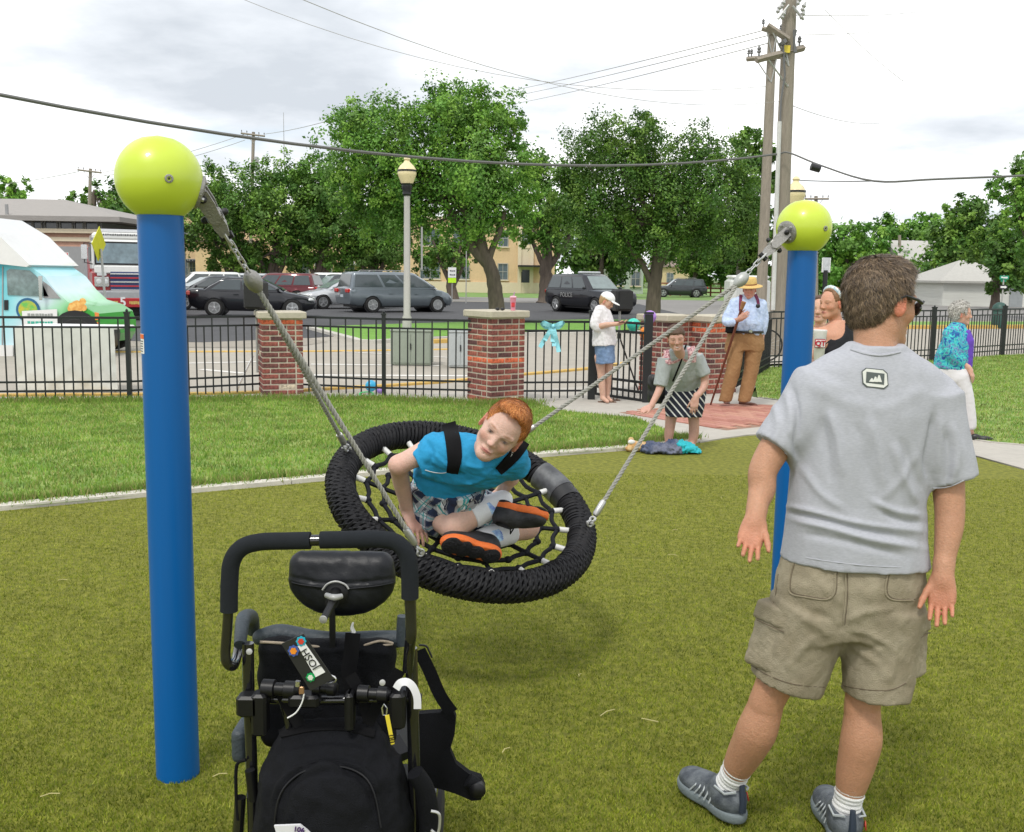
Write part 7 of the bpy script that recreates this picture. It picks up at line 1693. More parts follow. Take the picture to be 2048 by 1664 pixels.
hat = thing('straw_hat', 'wide brimmed straw hat on the head of the man with the cane', 'hat', q2_(0, 0, .06)); tl = nrm(F2[:, 2] + F2[:, 1] * .05)
MB().lathe([(.085, -.01), (.09, -.006), (.17, -.022), (.172, -.017), (.098, .004), (.095, .03), (.088, .085), (.07, .10), (.02, .092)], q2_(0, 0, .055), tl, 28).build('crown_and_brim', M('straw_weave', (.62, .43, .15), .8, var=.15, ns=60, bump=.6, bs=200), hat, True, True)
MB().lathe([(.0985, .004), (.0965, .022)], q2_(0, 0, .055), tl, 28).build('band', M('hat_band', (.25, .1, .04), .7), hat, True, True)
cn = thing('walking_cane', 'long brown wooden cane held by the man in the straw hat', 'cane', G(1420, 812))
ca, cb_ = at(1483, 618, Y - .32), G(1420, 813); MB().tube([cb_, cb_ * .5 + ca * .5 + A_((.004, 0, .004)), ca], [.013, .016, .02], 8).build('shaft', M('cane_wood', (.12, .03, .015), .4, var=.2, ns=20), cn, True, True); MB().tube([ca, ca + nrm(ca - cb_) * .10], [.024, .034], 8).build('grip', M('cane_grip', (.3, .14, .06), .5, var=.2), cn, True, True)
# --- woman in the white cap
Y = 14.1; w3 = thing('person', 'woman in a white cap, white blouse and denim skirt looking down at a phone', 'person', G(1208, 806)); bc_ = (.58, .36, .27)
(hm3, hc3, q3_, F3) = head(.008, at(1214, 603, Y), (.82, -.45, -.45), (.35, -.1, 1), .98, base=bc_, neck=at(1204, 620, Y), neckr=.048)
AR = limbs(.008, Y, [([(1192, 655, -.12), (1212, 650, -.2), (1231, 648, -.24)], [.045, .038, .026])]); hand(AR, at(1232, 648, Y - .24), (1, -.1, .1), (0, .3, .9), (0, -1, .3), .95, (.4, .4, .4, .4), .05, .5)
LG = limbs(.008, Y, [([(1200, 715), (1202, 745), (1204, 770), (1206, 795)], [.08, .052, .05, .034]), ([(1217, 715, .1), (1216, 745, .1), (1215, 770, .1), (1214, 794, .1)], [.08, .052, .05, .034]), ([(1205, 796), (1215, 803, -.12)], [.034, .025]), ([(1214, 796, .1), (1222, 801, 0)], [.034, .025])])
ms = [AR.mesh(), LG.mesh()]; obj_np('body', join(hm3, *ms), m_skin, w3, col=np.concatenate([hc3] + [skincol(m[0], bc_) for m in ms]))
S = SDF(.009); S.loft(lof(Y, [(690, 1184, 1233, .185, 0), (660, 1185, 1231, .17, 0), (640, 1188, 1227, .15, 0), (622, 1190, 1220, .12, 0), (612, 1197, 1213, .07, 0)]), (1, 0, 0), .02)
S.chain(P3([(1200, 622, -.05), (1190, 646, -.12), (1194, 655, -.14)], Y), [.085, .075, .06], .03)
cloth('blouse', S, M('white_cotton', (.68, .66, .68), .8, var=.04, ns=20), w3, .008, 7, 71)
S = SDF(.009); S.loft(lof(Y, [(726, 1191, 1230, .17, 0), (700, 1190, 1229, .165, 0), (672, 1190, 1226, .15, 0)]), (1, 0, 0), .02)
cloth('skirt', S, M('denim', (.14, .22, .38), .85, var=.12, ns=14, bump=.4, bs=120, col2=(.18, .27, .43)), w3, .006, 8, 73)
cp_ = thing('peaked_hat', 'white peaked cap worn by the woman with the phone', 'cap', q3_(0, 0, .05)); S = SDF(.007); S.ell(q3_(0, -.012, .045), (.088, .108, .088), .02, rot=F3); S.plane(q3_(0, 0, .035), -F3[:, 2] - .0 * F3[:, 1], .006); S.ell(q3_(0, .125, .036), (.07, .07, .010), .01, rot=F3); obj_np('crown_and_peak', S.mesh(), m_white, cp_)
hb3 = haircap(.008, q3_, F3, .98, front=.06, low=-.11, thick=.01, side_low=-.05); obj_np('hair', hb3, M('blond_hair', (.42, .27, .13), .6, var=.25, ns=50), w3)
phn = thing('phone', 'small dark phone in the hands of the woman in the white cap', 'phone', at(1243, 644, Y - .27)); MB().box((0, 0, 0), (.08, .07, .012), rotz(.2), .004).build('case', M('phone_case', (.12, .01, .02), .4), phn)
m_sand = M('sandal_brown', (.14, .08, .05), .7)
for p_, dd in ((G(1207, 806), .0), (G(1208, 804) + A_((.06, .1, 0)), 0)):
    MB().box(p_ + A_((.05, 0, .012)), (.26, .09, .024), None, .01).build('sandal', m_sand, w3, False, True); 
    for x in (.0, .08, .13): MB().tube([p_ + A_((x, -.045, .02)), p_ + A_((x, -.02, .065 - x * .2)), p_ + A_((x, .045, .02))], .009, 6).build('sandal_strap', m_sand, w3, True, True)
# --- woman in the black tank top behind the right post
Y = 8.3; w4 = thing('person', 'woman in a black tank top with a patterned headband beside the right post', 'person', (at(1664, 640, Y)[0], Y, 0)); bt_ = (.58, .30, .20)
(hm4, hc4, q4_, F4) = head(.006, at(1663, 606, Y), (-.85, -.5, -.05), (0, 0, 1), 1.0, base=bt_, neck=at(1672, 645, Y + .02), neckr=.05, squint=True)
BD = SDF(.009); BD.loft(lof(Y, [(760, 1640, 1704, .12, 0), (700, 1636, 1706, .13, 0), (668, 1640, 1706, .11, 0), (650, 1650, 1702, .08, 0), (640, 1662, 1690, .06, 0)]), (1, 0, 0), .03)
BD.chain(P3([(1641, 668), (1630, 700), (1633, 712, -.1)], Y), [.055, .045, .035], .03); hand(BD, at(1634, 708, Y - .14), (0, -.3, .8), (.4, .3, 0), (.6, 0, .3), 1, (.7, .7, .7, .7), .04, .4)
BD.chain(P3([(1645, 800), (1645, 870), (1648, 960)], Y), [.09, .06, .04], .03); BD.chain(P3([(1685, 800), (1687, 870), (1690, 965)], Y), [.09, .06, .04], .03)
m_ = BD.mesh(); obj_np('body', join(hm4, m_), m_skin, w4, col=np.concatenate([hc4, skincol(m_[0], bt_)]))
S = SDF(.009); S.loft(lof(Y, [(790, 1636, 1708, .14, 0), (700, 1633, 1708, .14, 0), (680, 1640, 1706, .125, 0), (655, 1647, 1706, .105, 0), (645, 1656, 1700, .08, 0)]), (1, 0, 0), .02)
S.ell(at(1672, 645, Y - .1), (.085, .1, .135), .01, 's'); cloth('tank_top', S, M('black_jersey', (.010, .011, .016), .85), w4, .003, 8, 75)
S = SDF(.009); S.loft(lof(Y, [(880, 1632, 1706, .13, 0), (780, 1630, 1708, .15, 0)]), (1, 0, 0), .02); cloth('shorts', S, M('navy_shorts', (.02, .025, .05), .85), w4)
hb4 = haircap(.006, q4_, F4, 1.0, front=.07, low=-.06, thick=.01, side_low=-.0); h4 = obj_np('hair', hb4, M('ginger_blond', (.20, .10, .045), .6, var=.3, ns=50), w4)
S = SDF(.006); S.ell(q4_(-.0, -.13, .05), (.05, .05, .06), .02, rot=F4); obj_np('hair_bun', (lambda m: (wrinkle(*m, noise=[(.008, (14, 14, 14), 8)]), m[1]))(S.mesh()), M('ginger_blond', (.34, .17, .08)), h4)
hbn = MB(); a = np.linspace(-2.2, 2.2, 24); hbn.tube([q4_(.088 * math.sin(t) * 1.02, -.012 + .10 * math.cos(t) * .35 - .0, .045 + .085 * math.cos(t)) for t in a], .016, 6, flat=.5).build('headband', M('headband_print', (.35, .5, .6), .7, col2=(.75, .75, .7), ns=60), w4, True, True)
cup = thing('drink_cup', 'white paper cup with a red square logo held beside the right post', 'cup', at(1639, 690, Y - .2)); 
MB().lathe([(.036, -.12), (.038, -.118), (.052, .10), (.054, .105), (.054, .118), (.05, .12)], n=24).build('cup_body', m_white, cup, True)
cq = A_(tuple(cup.location)) + A_((-.012, -.056, .015)); m_qr = M('logo_red', (.42, .012, .03), .5)
MB().box(cq - A_(tuple(cup.location)) + A_((0, .004, 0)), (.085, .012, .07), None, .008).build('logo_square', m_qr, cup); MB().box(cq - A_(tuple(cup.location)) + A_((0, .001, 0)), (.073, .012, .058)).build('logo_field', m_white, cup)
text_mesh('lettering', 'QT', .056, M('logo_red', (.42, .012, .03), .5), cup, cq + A_((0, -.0085, 0)), (1, 0, 0), (0, 0, 1), .004, bold=.002)
# --- person half hidden behind her
Y = 9.6; w5 = thing('person', 'brown haired person half hidden between the right post and the woman in black', 'person', (at(1640, 640, Y)[0], Y, 0))
(hm5, hc5, q5_, F5) = head(.008, at(1641, 618, Y), (-.5, -.85, 0), (0, 0, 1), 1.0, base=(.6, .36, .26), neck=at(1641, 650, Y), neckr=.05)
BD = SDF(.01); BD.loft(lof(Y, [(760, 1600, 1650, .12, 0), (680, 1600, 1652, .12, 0), (655, 1615, 1650, .07, 0)]), (1, 0, 0), .03); BD.chain(P3([(1615, 790), (1617, 930)], Y), [.09, .05], .02); BD.chain(P3([(1640, 790), (1640, 935)], Y), [.09, .05], .02); m_ = BD.mesh(); obj_np('body', join(hm5, m_), m_skin, w5, col=np.concatenate([hc5, skincol(m_[0], (.6, .36, .26))]))
S = SDF(.01); S.loft(lof(Y, [(800, 1595, 1655, .15, 0), (700, 1597, 1654, .14, 0), (672, 1602, 1652, .12, 0)]), (1, 0, 0), .02); cloth('top', S, M('rose_top', (.4, .25, .22), .85), w5)
obj_np('hair', haircap(.008, q5_, F5, 1.0, front=.065, low=-.09, thick=.012, side_low=-.03), M('brown_hair', (.09, .05, .03)), w5)
# --- old lady in the floral jacket
Y = 11.3; w6 = thing('person', 'grey haired lady in a turquoise patterned jacket and white trousers walking along the path', 'person', G(1935, 880)); bl_ = (.62, .36, .27)
(hm6, hc6, q6_, F6) = head(.006, at(1923, 627, Y), (.93, -.3, -.05), (0, 0, 1), 1.0, base=bl_, neck=at(1916, 655, Y), neckr=.05, squint=True)
HA = limbs(.008, Y, [([(1925, 725, -.1), (1940, 740, -.12)], [.034, .028])]); hand(HA, at(1939, 739, Y - .12), (.4, -.1, -.8), (-.6, .6, -.2), (.5, -.3, .5), .95, (.35, .35, .35, .35), .06, .5); HA.chain(P3([(1916, 655), (1912, 700), (1912, 745)], Y), [.05, .08, .08], .02); HA.chain(P3([(1912, 675), (1905, 705, -.08), (1925, 725, -.1)], Y), [.05, .04, .033], .02); HA.chain(P3([(1915, 745), (1930, 805, -.03), (1943, 873)], Y), [.07, .045, .033], .01); HA.chain(P3([(1905, 745), (1898, 805, .15), (1895, 870, .25)], Y), [.07, .045, .033], .01)
m_ = HA.mesh(); obj_np('body', join(hm6, m_), m_skin, w6, col=np.concatenate([hc6, skincol(m_[0], bl_)]))
S = SDF(.009); S.loft(lof(Y, [(738, 1868, 1934, .15, 0), (710, 1872, 1940, .155, 0), (685, 1884, 1942, .15, 0), (665, 1890, 1938, .12, 0), (650, 1900, 1930, .08, 0), (645, 1906, 1926, .06, 0)]), (1, 0, 0), .02)
S.chain(P3([(1902, 668, -.06), (1902, 705, -.12), (1916, 722, -.12)], Y), [.085, .075, .06], .03)
fm = bpy.data.materials.new('floral'); fm.use_nodes = True; t_ = fm.node_tree; b_ = t_.nodes['Principled BSDF']; b_.inputs['Roughness'].default_value = .8
n1_ = t_.nodes.new('ShaderNodeTexNoise'); n1_.inputs['Scale'].default_value = 13; n1_.inputs['Detail'].default_value = 2.5; n1_.inputs['Distortion'].default_value = 1.6; tc_ = t_.nodes.new('ShaderNodeTexCoord'); t_.links.new(tc_.outputs['Object'], n1_.inputs['Vector'])
r_ = t_.nodes.new('ShaderNodeValToRGB'); t_.links.new(n1_.outputs['Fac'], r_.inputs[0]); r_.color_ramp.elements[0].position = .3; r_.color_ramp.elements[0].color = (.02, .05, .25, 1); r_.color_ramp.elements[1].position = .72; r_.color_ramp.elements[1].color = (.03, .10, .30, 1)
for p_, c_ in ((.4, (.02, .13, .38)), (.46, (.03, .45, .52)), (.52, (.10, .60, .50)), (.57, (.02, .12, .3)), (.61, (.25, .2, .5)), (.66, (.05, .45, .5))): e = r_.color_ramp.elements.new(p_); e.color = (*c_, 1)
t_.links.new(r_.outputs[0], b_.inputs['Base Color']); cloth('jacket', S, fm, w6, .008, 7, 81)
S = SDF(.009); S.loft(lof(Y, [(735, 1912, 1943, .10, -.02), (680, 1916, 1946, .11, -.02), (660, 1916, 1938, .07, -.02)]), (1, 0, 0), .02); cloth('vest', S, M('violet_top', (.12, .05, .42), .8), w6)
S = SDF(.009); S.loft(lof(Y, [(760, 1868, 1938, .14, 0), (736, 1872, 1936, .15, 0)]), (1, 0, 0), .02); S.chain(P3([(1915, 755, -.04), (1930, 800, -.04), (1939, 850, -.02)], Y), [.13, .095, .075], .03); S.chain(P3([(1890, 755, .08), (1897, 800, .15), (1898, 850, .25)], Y), [.13, .09, .075], .03); S.plane((0, 0, .12), (0, 0, -1), .003)
cloth('trousers', S, M('white_cotton', (.68, .66, .68)), w6, .003, 5, 83)
simple_shoe(w6, G(1940, 881), (.95, -.25, 0), M('black_flat', (.012,) * 3, .4), .25, w_=.038); simple_shoe(w6, G(1892, 874), (.95, -.1, 0), M('black_flat', (.012,) * 3, .4), .25, w_=.038)
hb6 = haircap(.006, q6_, F6, 1.0, front=.055, low=-.07, thick=.018, n_amp=.007, side_low=-.01); h6 = obj_np('hair', hb6, M('grey_hair', (.40, .38, .35), .6, var=.3, ns=40), w6)
strands(hb6, 2500, .035, .007, lambda P, N: A_((-.3, 0, -1)) + 0 * P, [(.5, .48, .44), (.38, .36, .33), (.62, .6, .56)], 9, m_hair, h6, lift=.5, jit=.9, rows=2)
# --- firefighter by the truck, far walker
Y = 31; w7 = thing('person', 'person in a dark blue shirt and red helmet leaning by the fire truck', 'person', (at(145, 600, Y)[0], Y, 0))
(hm7, hc7, q7_, F7) = head(.014, at(145, 552, Y), (.8, -.5, -.2), (.2, 0, 1), 1.05, base=(.5, .28, .2), neck=at(143, 566, Y), feats=False)
S = limbs(.014, Y, [([(150, 580), (160, 590, -.2), (172, 583, -.4)], [.06, .05, .04]), ([(142, 590), (138, 615), (140, 640)], [.11, .08, .06])]); m_ = S.mesh(); obj_np('body', join(hm7, m_), m_skin, w7, col=np.concatenate([hc7, skincol(m_[0], (.5, .28, .2))]))
S = SDF(.014); S.loft(lof(Y, [(605, 131, 154, .16, 0), (585, 130, 155, .17, 0), (568, 133, 152, .12, 0)]), (1, 0, 0), .03); S.chain(P3([(150, 573), (158, 588, -.15)], Y), [.08, .06], .03); cloth('shirt', S, M('navy_shirt', (.015, .02, .045), .8), w7)
S = SDF(.014); S.chain(P3([(139, 600), (138, 630), (137, 650)], Y), [.14, .11, .09], .03); S.chain(P3([(148, 600), (149, 630), (150, 650)], Y), [.14, .11, .09], .03); cloth('trousers', S, M('navy_shorts', (.02, .025, .05)), w7)
MB().lathe([(.15, -.02), (.13, .02), (.11, .1), (.03, .14)], q7_(0, 0, .05), F7[:, 2], 14).build('helmet', m_red, w7, True, True)
Y = 70; w8 = thing('person', 'distant person in white standing beside the whitewashed tree trunk', 'person', (at(1106, 600, Y)[0], Y, 0))
S = SDF(.03); S.chain(P3([(1106, 580), (1106, 590), (1107, 600)], Y), [.17, .16, .12], .05); cloth('clothes', S, m_white, w8, .0); S = SDF(.03); S.ell(at(1105, 573, Y), (.09, .1, .13)); S.chain(P3([(1106, 596), (1107, 603)], Y), [.1, .06]); obj_np('body', S.mesh(), m_skin, w8, col=(.5, .3, .22))
# ------------------------------------------------------------------ soft toy and clothes left on the turf
ty = thing('soft_toy', 'tan and white soft toy dog lying beside the heap of clothes', 'toy', G(1268, 903)); Y = G(1268, 903)[1]
S = SDF(.007); S.ell(at(1268, 892, Y), (.06, .06, .055), .02); S.ell(at(1258, 897, Y - .03), (.035, .035, .03), .02); S.ell(at(1285, 893, Y + .02), (.10, .06, .05), .03); S.ell(at(1262, 880, Y), (.03, .02, .03), .01); S.ell(at(1262, 904, Y), (.03, .03, .03), .02)
obj_np('plush_body', (lambda m: (wrinkle(*m, noise=[(.004, (25, 25, 25), 3)]), m[1]))(S.mesh()), M('plush_tan', (.55, .30, .11), .95, var=.2, ns=8, col2=(.70, .55, .32), bump=.5, bs=200), ty)
MB().sph(at(1263, 884, Y - .04), .03, 12, 8, (1.2, .5, .8)).build('white_patch', m_white, ty, True, True)
def heap(name, label, pts, mat, seed, cat='clothes', amp=.022):
    S = SDF(.008); Y = G(pts[0][0], 905)[1]
    for x, y, rx, rz in pts: p = at(x, y, Y); S.ell(p, (rx, .14, rz), .05)
    S.plane((0, 0, .012), (0, 0, -1), .004); V, Fq = S.mesh(1); V = wrinkle(V, Fq, noise=[(amp, (9, 5, 9), seed), (amp * .6, (20, 12, 20), seed + 1), (amp * .3, (45, 40, 45), seed + 2)]); V[:, 2] = np.maximum(V[:, 2], .008)
    t = thing(name, label, cat, (at(pts[0][0], 900, Y)[0], Y, 0)); obj_np('cloth', (V, Fq), mat, t); return t
heap('crumpled_jeans', 'crumpled dark blue and grey clothes in the middle of the heap on the turf', [(1300, 897, .09, .06), (1325, 900, .11, .055), (1348, 896, .10, .07), (1345, 906, .1, .04)], M('blue_grey_cloth', (.035, .06, .13), .85, var=.3, ns=6, col2=(.13, .14, .19)), 91)
heap('crumpled_shirt', 'crumpled bright turquoise cloth at the right end of the heap', [(1360, 892, .06, .06), (1375, 899, .10, .055), (1392, 905, .06, .035)], M('turquoise_cloth', (.02, .42, .48), .75, var=.15, ns=12), 95)
# ================================================================== the swing posts
m_post = M('post_blue', (.0, .10, .34), .34, spec=.4, var=.03, ns=2, stretch=(30, 30, .4), bump=.05, bs=200)
m_lime = M('ball_lime', (.53, .66, .045), .36, var=.02, ns=3, coat=.25)
m_cast = M('cast_steel', (.32, .31, .29), .45, metal=.6, var=.12, ns=30, bump=.3, bs=150)
m_rubc = M('black_cap', (.01, .01, .011), .5, var=0)
m_rope = M('grey_rope', (.34, .335, .30), .75, var=.12, ns=80, bump=.4, bs=500)
m_zinc = M('zinc_steel', (.5, .5, .49), .35, metal=.7, var=.08, ns=30)
PL = A_((-1.152, 3.385, 0)); PR = A_((1.452, 5.23, 0))
RPOST = .0725; RBALL = .137
hlL = at(405, 395, 3.50); hlR = at(1562, 488, 5.12)
def post(label, b, ztop, ballpx, Yb, bolts, flange_to):
    t = thing('swing_post', label, 'post', b, 0, 'blue swing posts')
    MB().lathe([(RPOST, -.05), (RPOST, .002), (RPOST, ztop)], n=48).build('pole', m_post, t, True)
    bc_ = at(*ballpx, Yb); zc = bc_[2]; c = A_((b[0], b[1], zc))
    prof = [(math.sqrt(max(1e-6, RBALL ** 2 - h_ ** 2)), h_) for h_ in np.linspace(-RBALL * .86, RBALL * .9999, 26)]
    prof = [(RPOST + .001, -RBALL * .86)] + prof
    ball = MB().lathe([(r, h_ + zc) for r, h_ in prof], n=48).build('ball', m_lime, t, True)
    for bp in bolts:
        S_ = ray(*bp); oc = Cv - c; B_ = oc @ S_; D_ = B_ * B_ - (S_ @ S_) * (oc @ oc - RBALL ** 2); tt_ = (-B_ - math.sqrt(max(D_, 0))) / (S_ @ S_); p = Cv + S_ * tt_; n = nrm(p - c)
        o = MB().lathe([(.0135, -.002), (.0135, .0022), (.0125, .003), (.0075, .003), (.007, -.001)], p, n, 20).build('bolt', m_cast, t, True, True); MB().lathe([(.0042, .0), (.004, .0005)], p, n, 6).build('socket', m_rubc, o, False, True)
    d = nrm(A_((.816, .36, -.26))) if flange_to == 0 else nrm(A_((-.816, -.578, -.22)))
    fl = MB().lathe([(.052, .118), (.056, .120), (.056, .134), (.048, .139), (.02, .140)], c, d, 28).build('flange', m_cast, t, True, True)
    u, v_ = perp(d)
    for k in range(4): a = k * PI / 2 + .6; MB().lathe([(.0075, .139), (.0075, .146), (.003, .147)], c + (u * math.cos(a) + v_ * math.sin(a)) * .042, d, 8).build('flange_bolt', m_zinc, fl, False, True)
    return t, c, d
tL_, cL_, dL_ = post('near blue post with lime green ball on the left', PL, 1.935, (317, 358), 3.385, [(338, 357)], 0)
tR_, cR_, dR_ = post('far blue post with lime green ball behind the man in grey', PR, 1.93, (1610, 455), 5.23, [(1651, 457)], 1)
# warning sticker wrapped on the near post
def sticker(px0, px1, y0, y1, par, mat, nm, c=PL, R_=RPOST + .0008, off=0):
    def ang(px):   # hit of the sight line on the post
        d = ray(px, (y0 + y1) / 2); a = d[0] ** 2 + d[1] ** 2; o_ = Cv[:2] - c[:2]; B_ = o_ @ d[:2]; D_ = B_ * B_ - a * (o_ @ o_ - R_ ** 2); t = (-B_ - math.sqrt(max(D_, 0))) / a; p = Cv + d * t; return math.atan2(p[1] - c[1], p[0] - c[0]), p[2]
    a0, a1 = ang(px0)[0], ang(px1)[0]; z0 = at(px1, y0, c[1] - .06)[2]; z1 = at(px1, y1, c[1] - .06)[2]
    if a1 < a0: a1 += 2 * PI
    A2 = np.linspace(a0, a1, 8); V = [(c[0] + (R_ + off) * math.cos(a), c[1] + (R_ + off) * math.sin(a), z) for z in (z0, z1) for a in A2]
    return MB().add(V, [(i, i + 1, 8 + i + 1, 8 + i) for i in range(7)]).build(nm, mat, par, True, True)
st_ = sticker(277, 288, 668, 708, tL_, m_white, 'warning_sticker')
sticker(277.5, 287.5, 669, 678, st_, M('sticker_orange', (.72, .14, .02), .5), 'sticker_heading', off=.0006)
for i in range(5): sticker(279, 286, 682 + i * 5, 684 + i * 5, st_, M('sign_ink', (.12,) * 3), 'print_line', off=.0006)
# ================================================================== the net swing (one thing that moves together)
sw = thing('net_swing', 'round black rope net swing hanging tilted between the two blue posts', 'swing', rc_)
a_v = nrm(np.cross(rn, (0, 1, 0))); b_v = np.cross(rn, a_v)
def rpt(t, R_=.56, h=0.0): return rc_ + R_ * (math.cos(t) * a_v + math.sin(t) * b_v) + rn * h
RR, rr_t = .56, .0545
m_tape = M('black_rope', (.006, .006, .008), .65, var=.2, ns=60, spec=.35)
# core ring and rope windings
n_ = 120; core = MB().tube([rpt(2 * PI * i / n_) for i in range(n_)], rr_t - .004, 14, closed=True).build('ring_core', m_tape, sw, True, True)
wind = MB(); turns = 150; per = 14; P = []
def tor(t, ph, r_): c = rpt(t); o = nrm(c - rc_); return c + (o * math.cos(ph) + rn * math.sin(ph)) * r_
tw = np.linspace(0, 1, turns * per, endpoint=False)
for k in range(3):   # three parallel strands wound round the ring
    P = [tor(2 * PI * x, 2 * PI * (turns / 3) * x + 2 * PI * k / 3 , rr_t + .002) for x in tw[::1]]
    wind.tube(P, .0118, 6, closed=True, flat=.8)
wind.build('rope_winding', m_tape, sw, True, True)
# herringbone bumps: short raised lays between the turns
lay = MB(); nl = 250
for i in range(nl):
    for j in range(13):
        ph = -.3 * PI + j * (2 * PI / 13) + (i % 2) * PI / 13; t0 = 2 * PI * i / nl
        if math.cos(ph) < -.5: continue
        p, q, r = tor(t0 - .016, ph - .20, rr_t + .006), tor(t0, ph, rr_t + .009), tor(t0 + .016, ph + .20, rr_t + .006)
        lay.tube([p, q, r], [.003, .0072, .003], 4, cap=False)
lay.build('braid', m_tape, sw, True, True, kind='stuff')
# grey worn band on the ring (upper right)
tg0 = min(range(360), key=lambda d: np.hypot(*(proj(rpt(math.radians(d))) - A_((1112, 962)))))
MB().tube([rpt(math.radians(tg0 + x)) for x in np.linspace(-8.5, 8.5, 9)], rr_t + .017, 20).build('grey_band', M('grey_vinyl', (.05, .052, .058), .5, var=.25, ns=14, col2=(.10, .105, .11)), sw, True, True)
MB().tube([rpt(math.radians(tg0 + x)) for x in np.linspace(-16, -8.5, 6)], rr_t + .015, 20).build('black_band', m_rubc, sw, True, True)
# net: spokes, rings, knots and white ferrules
m_net = M('net_rope', (.006, .007, .011), .8, spec=.3, var=.2, ns=60)
NS = 20; rad = [.0, .10, .19, .28, .37, .445]; sag = lambda r_: -.055 * (1 - (r_ / .5) ** 2)
spk = lambda k: 2 * PI * (k + .35) / NS
for k in range(NS):
    P = [rpt(spk(k), r_, sag(r_)) for r_ in (rad[2] if k % 2 else .02, .14, .19, .28, .37, .445, .50) if r_ >= (rad[2] if k % 2 else 0)]
    MB().tube(P, .0105, 6).build('net_rope', m_net, sw, True, True)
    f0, f1 = rpt(spk(k), .455, sag(.455)), rpt(spk(k), .515, 0.0)
    MB().tube([f0, f1], .0135, 10).build('white_ferrule', M('ferrule', (.62, .62, .6), .4), sw, True, True)
for i, r_ in enumerate(rad[1:]):
    m_ = NS if i > 0 else NS // 2; P = []
    for k in range(m_):
        kk = k if i > 0 else 2 * k; a0, a1 = spk(kk), spk(kk + (1 if i > 0 else 2))
        P += [rpt(a0, r_, sag(r_)), rpt((a0 + a1) / 2, r_ * (.965), sag(r_) - .006)]
    MB().tube(catmull(P, 3, True), .0105, 6, closed=True).build('net_ring', m_net, sw, True, True)
kb = MB()
for i, r_ in enumerate(rad[1:]):
    for k in range(NS):
        if i == 0 and k % 2: continue
        kb.sph(rpt(spk(k), r_, sag(r_)), .0195, 8, 6, (1, 1, .8))
kb.build('net_knots', m_net, sw, True, True, kind='stuff')
# hangers: hinge, chain, bead, two ropes each
def hinge(c, d, tgt, par):
    p0 = c + d * .135; dirn = nrm(tgt - p0); s_ = nrm(np.cross(dirn, -Fv)); f_ = np.cross(s_, dirn)
    fr = frame(s_, f_, dirn)
    mb = MB()
    mb.box(p0 + d * .012, (.02, .03, .045), fr, .004)
    for sd_ in (-1, 1):
        ol = [(-.024, -.01), (0, -.022), (.024, -.01), (.026, .04), (.018, .098), (0, .112), (-.018, .098), (-.026, .04)]
        mb.prism(ol, p0 + dirn * .005 + f_ * sd_ * .021, s_, dirn, .009)
    mb.lathe([(.021, -.026), (.024, -.02), (.024, .02), (.021, .026)], p0 + dirn * .092, s_, 16)
    mb.prism([(-.021, 0), (.021, 0), (.023, .03), (.014, .068), (-.014, .068), (-.023, .03)], p0 + dirn * .10, s_, dirn, .034)
    mb.box(p0 + dirn * .05, (.03, .02, .05), fr, .004)
    mb.build('hinge_bracket', m_cast, par, False, True)
    for q, dd in ((p0 + dirn * .012 - f_ * .028, -f_), (p0 + dirn * .012 + f_ * .028, f_), (p0 + dirn * .092 - s_ * .03, -s_), (p0 + dirn * .092 + s_ * .03, s_)): MB().lathe([(.0125, 0), (.0125, .008), (.009, .016), (.003, .019)], q, dd, 14).build('hinge_cap', m_rubc, par, True, True)
    MB().lathe([(.0035, 0), (.0035, .002)], p0 + dirn * .14 - f_ * .0172, -f_, 8).build('pin_hole', m_rubc, par, False, True)
    sh = p0 + dirn * .175; MB().tube([sh - s_ * .022, sh + s_ * .022], .0125, 12).build('shackle_pin', m_rubc, par, True, True)
    MB().tube(catmull([sh - f_ * .014 - dirn * .018, sh - f_ * .016 + dirn * .012, sh + dirn * .034, sh + f_ * .016 + dirn * .012, sh + f_ * .014 - dirn * .018], 5), .006, 8).build('shackle', m_zinc, par, True, True)
    return sh + dirn * .026, dirn
def chain(a, b, par):
    l = np.linalg.norm(b - a); d = (b - a) / l; n = max(3, int(l / .030)); u, v_ = perp(d)
    for k in range(n):
        c = a + d * l * (k + .5) / n; s_ = u if k % 2 else v_; hl_ = l / n * .5 + .006; w_ = .0098; P = []
        for t in np.linspace(0, 2 * PI, 20, endpoint=False): P.append(c + d * (math.sin(t) * .011 + (hl_ - .011) * (1 if math.sin(t) > 0 else -1) * min(1, abs(math.sin(t)) * 4)) + s_ * math.cos(t) * w_)
        MB().tube(P, .0034, 6, closed=True).build('chain_link', m_zinc, par, True, True)
def rope(a, b, par, r=.0098, sag_=.0):
    l = np.linalg.norm(b - a); n = int(l / .012); d = (b - a) / l; u, v_ = perp(d); g_ = A_((0, 0, -1))
    for k in range(3):
        P = []
        for i in range(n + 1): t = i / n; ph = t * l * 2 * PI / .062 + k * 2.094; P.append(a + (b - a) * t + (u * math.cos(ph) + v_ * math.sin(ph)) * r * .62 + g_ * sag_ * 4 * t * (1 - t))
        MB().tube(P, r * .5, 7).build('rope_strand', m_rope, par, True, True)
